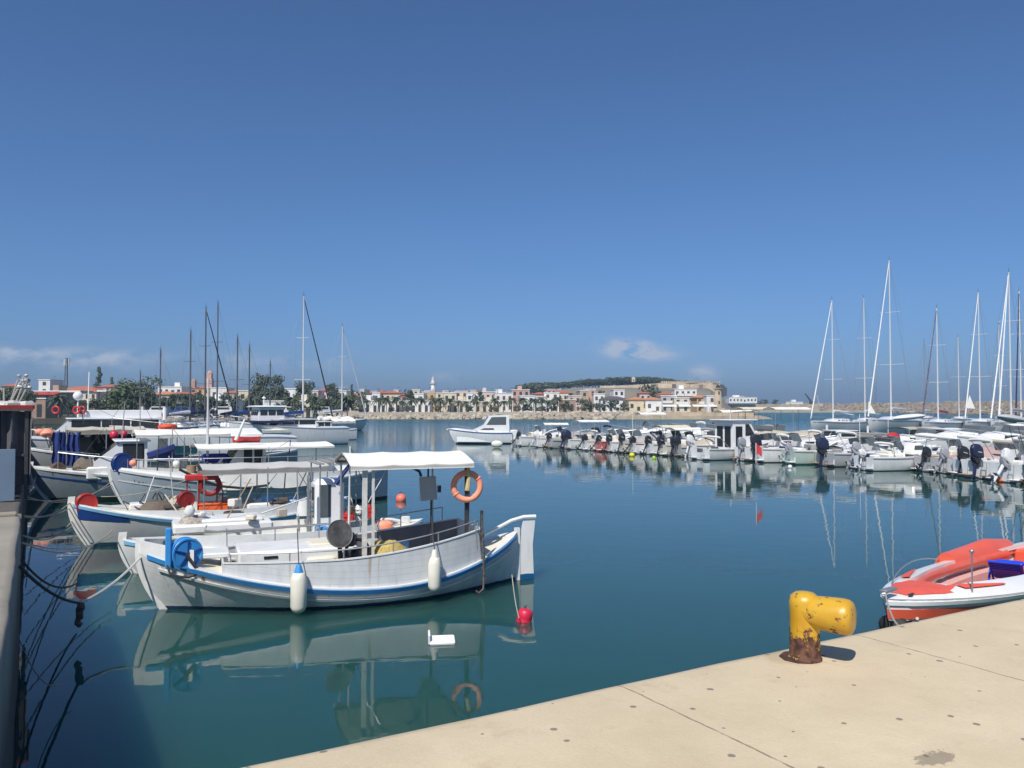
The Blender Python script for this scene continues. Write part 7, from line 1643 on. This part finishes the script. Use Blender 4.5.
# rock slope at the hill end and buildings on the breakwater
B_(729, 757, 397.5, 560, 'white', 'flat', 'long low white building on the harbour wall right of the fortress', 7, cols=8, flo=1, name='low_building', ang=0)
B_(786, 803, 402, 600, 'white', 'flat', 'small white shed on the harbour wall', 4, cols=2, flo=1, name='shed', ang=0); B_(738, 744, 396.5, 575, 'cream', 'flat', 'tiny cream block behind the low white building', 7, cols=1, flo=1, name='shed', ang=0)
p = D(812, 405, 590); T = thing('crane', 'dark mobile crane with raised jib on the harbour wall', 'crane', (p.x, p.y, 4))
b = MB(); b.box((0, 0, 1), (6, 3, 2), bev=.2); b.build('chassis', DSTEEL, T); b = MB(); b.box((-.5, 0, 3), (2.5, 2.4, 2), bev=.2); b.build('cab', DSTEEL, T)
q_ = D(805, 393.5, 590)-Vector((p.x, p.y, 4)); b = MB(); b.tube([(0, 0, 3), q_], .7, 6, r2=.45); b.build('jib', DSTEEL, T)
p = D(819, 404, 590); T = thing('crane', 'smaller pale crane beside the dark crane', 'crane', (p.x, p.y, 4)); b = MB(); b.box((0, 0, 1), (5, 3, 2), bev=.2); b.build('chassis', GREYP, T); b = MB(); b.tube([(0, 0, 2), (-1.5, 0, 8.5)], .35, 6); b.build('jib', GREYP, T)

# ------------------------------------------------------------------ vegetation
def leafm(name, c1, c2):
    m = bpy.data.materials.new(name); m.use_nodes = True; t = m.node_tree; n = t.nodes; l = t.links; b = n['Principled BSDF']; b.inputs['Roughness'].default_value = .7
    g = n.new('ShaderNodeTexCoord'); nz = n.new('ShaderNodeTexNoise'); nz.inputs['Scale'].default_value = 2.2; nz.inputs['Detail'].default_value = 4; l.new(g.outputs['Object'], nz.inputs['Vector'])
    oi = n.new('ShaderNodeObjectInfo'); ad = n.new('ShaderNodeMath'); ad.operation = 'MULTIPLY_ADD'; l.new(oi.outputs['Random'], ad.inputs[0]); ad.inputs[1].default_value = .25; l.new(nz.outputs[0], ad.inputs[2])
    rp = n.new('ShaderNodeValToRGB'); rp.color_ramp.elements[0].position = .42; rp.color_ramp.elements[1].position = .8; rp.color_ramp.elements[0].color = (*c1, 1); rp.color_ramp.elements[1].color = (*c2, 1); l.new(ad.outputs[0], rp.inputs[0]); l.new(rp.outputs[0], b.inputs['Base Color']); return m
LF = leafm('dark_evergreen_leaves', (.022, .040, .020), (.065, .085, .038)); LF2 = leafm('bright_green_leaves', (.04, .062, .024), (.095, .125, .05)); LFP = leafm('palm_fronds', (.030, .050, .022), (.085, .10, .05)); LFG = leafm('olive_grey_leaves', (.05, .065, .04), (.12, .13, .08))
BARK = pm('tree_bark', (.16, .12, .09), .95, .25, 4)
def trunk_mesh(h, r_, kind, rn):
    b = MB(); b.tube([(0, 0, -.3), (.05*h*rn.uniform(-1, 1), 0, h*.5), (.06*h*rn.uniform(-1, 1), .05*h*rn.uniform(-1, 1), h)], r_, 7, r2=r_*.55)
    if kind != 'palm' and kind != 'cone':
        for k in range(5): a = rn.random()*6.3; b.tube([(0, 0, h*.55), (math.cos(a)*h*.3, math.sin(a)*h*.3, h*(.95+.2*rn.random()))], r_*.5, 5, r2=r_*.15)
    return b
def crown_mesh(kind, H, W, rn, n=420, ls=.5):
    b = MB()
    if kind == 'palm':
        for k in range(34):
            a = rn.random()*6.283; el_ = rn.uniform(-.5, 1.2); L = W/2*rn.uniform(.85, 1.1); pts = []
            for j in range(6):
                u = j/5; r_ = L*u*math.cos(el_*(1-u*.4)); z = L*(math.sin(el_)*u - .75*u*u); pts.append(Vector((math.cos(a)*r_, math.sin(a)*r_, z)))
            side = Vector((-math.sin(a), math.cos(a), 0))
            for j in range(5):
                w0, w1 = .34*math.sin(math.pi*min(.95, (j+.3)/5.3)), .34*math.sin(math.pi*min(.97, (j+1.3)/5.3)); i = len(b.v)
                for sd in (-1, 1):
                    i = len(b.v); dn = Vector((0, 0, -.16)); b.v += [pts[j], pts[j+1], pts[j+1]+side*w1*sd+dn, pts[j]+side*w0*sd+dn]; b.face((i, i+1, i+2, i+3))
        return b
    cl = []
    nc = 15 if kind != 'cone' else 12
    for k in range(nc):
        if kind == 'cone': u = k/nc; a = rn.random()*6.3; rr = W*.30*(1-u)**.8; cl.append((Vector((math.cos(a)*rr*.6, math.sin(a)*rr*.6, H*u)), rr*.8+.25))
        elif kind == 'flat': a = rn.random()*6.3; rr = W*.36*math.sqrt(rn.random()); cl.append((Vector((math.cos(a)*rr, math.sin(a)*rr, H*(.45+.35*rn.random()))), W*rn.uniform(.10, .17)))
        else: a = rn.random()*6.3; u = rn.random(); rr = W*.33*math.sqrt(rn.random())*(1.1-.6*abs(u-.35)); cl.append((Vector((math.cos(a)*rr, math.sin(a)*rr, H*(.12+.72*u))), W*rn.uniform(.12, .21)))
    for k in range(n):
        c, r_ = cl[k % nc]; v = Vector((rn.gauss(0, 1), rn.gauss(0, 1), rn.gauss(0, 1))).normalized()*r_*rn.uniform(.55, 1.08); v.z *= .72; p = c+v
        nv = (v.normalized() + Vector((rn.uniform(-.6, .6), rn.uniform(-.6, .6), rn.uniform(-.2, .8)))).normalized(); t1 = nv.orthogonal().normalized(); t1 = Matrix.Rotation(rn.random()*6.3, 3, nv) @ t1; t2 = nv.cross(t1); s = ls*rn.uniform(.6, 1.2); i = len(b.v)
        b.v += [p-t1*s*.5, p+t2*s*.35, p+t1*s*.5+nv*s*.1, p-t2*s*.35]; b.face((i, i+1, i+2, i+3))
    return b
PRO = {}
def proto(key, kind, H, W, tr, leaf, n, ls, seed):
    rn = random.Random(seed); tb = trunk_mesh(H*(1 if kind == 'palm' else .45), tr, kind, rn); cb = crown_mesh(kind, H*(1.0 if kind == 'cone' else .85), W, rn, n, ls)
    to = tb.build('trunk', BARK); co = cb.build('crown', leaf, smooth=False); me = (to.data, co.data); bpy.data.objects.remove(to); bpy.data.objects.remove(co)
    PRO[key] = (me, H, kind)
for s_ in range(3):
    proto('palm%d' % s_, 'palm', 5.0, 5.2, .22, LFP, 0, 0, 20+s_); proto('tree%d' % s_, 'round', 8.0, 8.0, .35, LF, 520, .95, 30+s_); proto('pine%d' % s_, 'flat', 8.0, 10.0, .35, LF, 520, .95, 40+s_); proto('bush%d' % s_, 'round', 3.0, 4.0, .12, LFG, 260, .6, 50+s_)
proto('cone0', 'cone', 9.0, 5.0, .25, LF, 420, .7, 61); proto('green0', 'round', 9.0, 12.0, .4, LF2, 1500, .75, 62); proto('big0', 'round', 11.0, 12.0, .45, LF, 1500, .8, 63); proto('big1', 'round', 11.0, 11.0, .45, LF, 1300, .8, 64)
def tree(key, x, y, g, H, label, group=None, wk=1.0, cat='tree', name=None):
    (tm_, cm), H0, kind = PRO[key]; k = H/H0*(1 if kind != 'palm' else .82)
    nm = name or {'palm': 'palm_tree', 'cone': 'conifer', 'flat': 'pine_tree', 'round': 'tree'}[kind]
    T = thing(nm, label, cat, (x, y, g), rnd.random()*6.28, group)
    o = bpy.data.objects.new('trunk', tm_); col.objects.link(o); o.parent = T; o.scale = (k, k, k)
    o = bpy.data.objects.new('crown', cm); col.objects.link(o); o.parent = T; o.scale = (k*wk, k*wk, k); o.location = (0, 0, H0*k*(1.0 if kind == 'palm' else (.08 if kind == 'cone' else .15)))
    return T
def treepx(key, px, yt, dep, g, label, group=None, wk=1.0, **kw):
    p = D(px, yt, dep); return tree(key, p.x, dep, g, p.z-g, label, group, wk, **kw)
for k in range(27):
    px = 322+k*9.1+rnd.uniform(-2, 2); treepx('palm%d' % (k % 3), px, 397.5+rnd.uniform(-2.2, 3.0), 263+rnd.uniform(0, 7), 2.1, 'palm tree in the long row along the seafront promenade', 'palms along the seafront promenade')
for k in range(9):
    px = 335+k*26+rnd.uniform(-5, 5); treepx('bush%d' % (k % 3), px, 404.5+rnd.uniform(-1, 2), 261.5, 2.1, 'low grey green bush under the promenade palms', 'bushes under the promenade palms', 1.3, cat='bush', name='bush')
for k, (px, yt, dp) in enumerate(((566, 400, 268), (583, 399, 268), (590, 401, 268), (600, 402, 268), (612, 399, 267), (624, 402, 268), (553, 403, 267), (528, 404, 267))):
    treepx('tree%d' % (k % 3) if k % 2 == 0 else 'bush%d' % (k % 3), px, yt, dp, 2.1, 'small waterfront tree before the old town houses', 'trees before the old town houses', 1.15)
# fortress hill trees
for k in range(64):
    px = 531+k*2.35+rnd.uniform(-1.5, 1.5); yt = 381.6 - 5.0*min(1, max(0, (px-560)/60)) + rnd.uniform(-1.0, 1.3) + (1.5 if px > 655 else 0)
    if px > 672: yt += 1.2
    dep = 492+rnd.uniform(-14, 14); g = min(G(D(px, 400, dep).x, dep), D(px, yt, dep).z-5.5); treepx('pine%d' % (k % 3), px, yt, dep, g-.5, 'dark pine in the wood on top of the fortress hill', 'pines on the fortress hill', 1.5)
for px, yt, dep, w_, key, lb in ((651, 383, 330, 1.0, 'tree1', 'lone dark tree on the slope below the fortress wall'), (658, 388, 320, .9, 'tree2', 'second dark tree right of the lone tree below the wall'), (598, 389, 330, .9, 'tree0', 'dark tree between pink house and fortress slope'), (569, 392, 325, .9, 'tree1', 'dark tree behind the gabled cream house')):
    treepx(key, px, yt, dep, G(D(px, 400, dep).x, dep), lb, None, w_)
for px, yt, key, lb in ((99, 368, 'cone0', 'tall dark conifer beside the steep red roof'), (112, 378, 'cone0', 'smaller conifer right of the steep red roof'), (352, 385, 'cone0', 'pointed cypress behind the pinkish end house'), (361, 391, 'tree1', 'small tree right of the pointed cypress'), (411, 387, 'tree2', 'rounded dark tree left of the minaret'), (478, 390, 'tree0', 'dark tree top behind the white flats'), (136, 378, 'tree2', 'dark tree top behind the green tree'), (347, 389, 'tree0', 'dark treetop at the mast of the outermost yacht')):
    treepx(key, px, yt, 275, 4 if px < 330 else 3, lb, None, .8)
treepx('green0', 137, 377, 150, 1.9, 'broad bright green tree in front of the town, left', None, 1.15)
treepx('green0', 120, 388, 152, 1.9, 'lower bright green tree joined to the broad one', None, 1.2)
treepx('big0', 268, 373, 215, 2, 'big dark rounded tree above the pilot house yacht', None, 1.0)
treepx('big1', 259, 382, 212, 2, 'left shoulder tree of the big dark rounded tree', None, .9)
treepx('big1', 280, 384, 214, 2, 'right shoulder tree of the big dark rounded tree', None, .9)
treepx('big0', 305, 380, 220, 2, 'second dark tree behind the tallest left hand mast', None, .85)
treepx('big1', 333, 381, 262, 3, 'umbrella shaped dark tree left of the outermost yacht', None, .8)
for k in range(60):
    px = -8+k*6.0+rnd.uniform(-3, 3); dep = rnd.uniform(162, 214); yt = rnd.uniform(391, 399)
    if 62 < px < 120: yt = rnd.uniform(396, 401)
    treepx(('tree%d', 'tree%d', 'palm%d')[k % 3] % (rnd.randrange(3)), px, yt, dep, 1.9, 'dark shore tree in the belt behind the moored boats' if k % 3 != 2 else 'palm tree in the belt behind the moored boats', 'trees in the belt behind the moored boats' if k % 3 != 2 else 'palms in the belt behind the moored boats', 1.2)
for px, yt in ((8, 384), (18, 387), (28, 389), (0, 388)): treepx('big1', px, yt, 165, 1.9, 'dark tree behind the lamp poles at the far left', 'dark trees behind the lamp poles', .9)
for px, yt in ((764, 399.5), (775, 399.5), (759, 401)): treepx('bush1', px, yt, 560, 5.5, 'dark bush on the harbour wall right of the long white building', 'bushes on the harbour wall', 1.4, cat='bush', name='bush')
# parked vans along the left shore
def van(px, dep, c, lb):
    p = D(px, 407, dep); T = thing('parked_van', lb, 'van', (p.x, p.y, 1.9), R(rnd.uniform(-15, 15)), 'vehicles parked along the left shore'); b = MB(); pr = [(-2.2, .35), (-2.2, 1.1), (-1.4, 1.25), (-.9, 2.0), (2.2, 2.0), (2.2, .35)]
    b.loft([[Vector((x, -.9, z)) for x, z in pr], [Vector((x, .9, z)) for x, z in pr]], True, True); b.build('body', c, T, smooth=False)
    b = MB(); b.box((.4, -.905, 1.6), (2.6, .02, .45)); b.build('window', GLASS, T, smooth=False)
    for x in (-1.4, 1.4): b = MB(); b.cyl((x, -.92, .35), (x, .92, .35), .35, seg=14); b.build('wheel', RUBBER, T)
for px, dep, c, lb in ((132, 160, WHT, 'white van parked below the broad green tree'), (158, 164, WHT, 'white van parked right of the broad green tree'), (183, 168, pm('car_blue', (.04, .08, .25), .3, .05, 3), 'blue van parked near the slim grey mast'), (222, 170, WHT, 'white van parked between two grey masts'), (292, 178, WHT, 'white van parked left of the tallest left hand mast'), (322, 182, GREYP, 'grey van parked near the outermost yacht')): van(px, dep, c, lb)
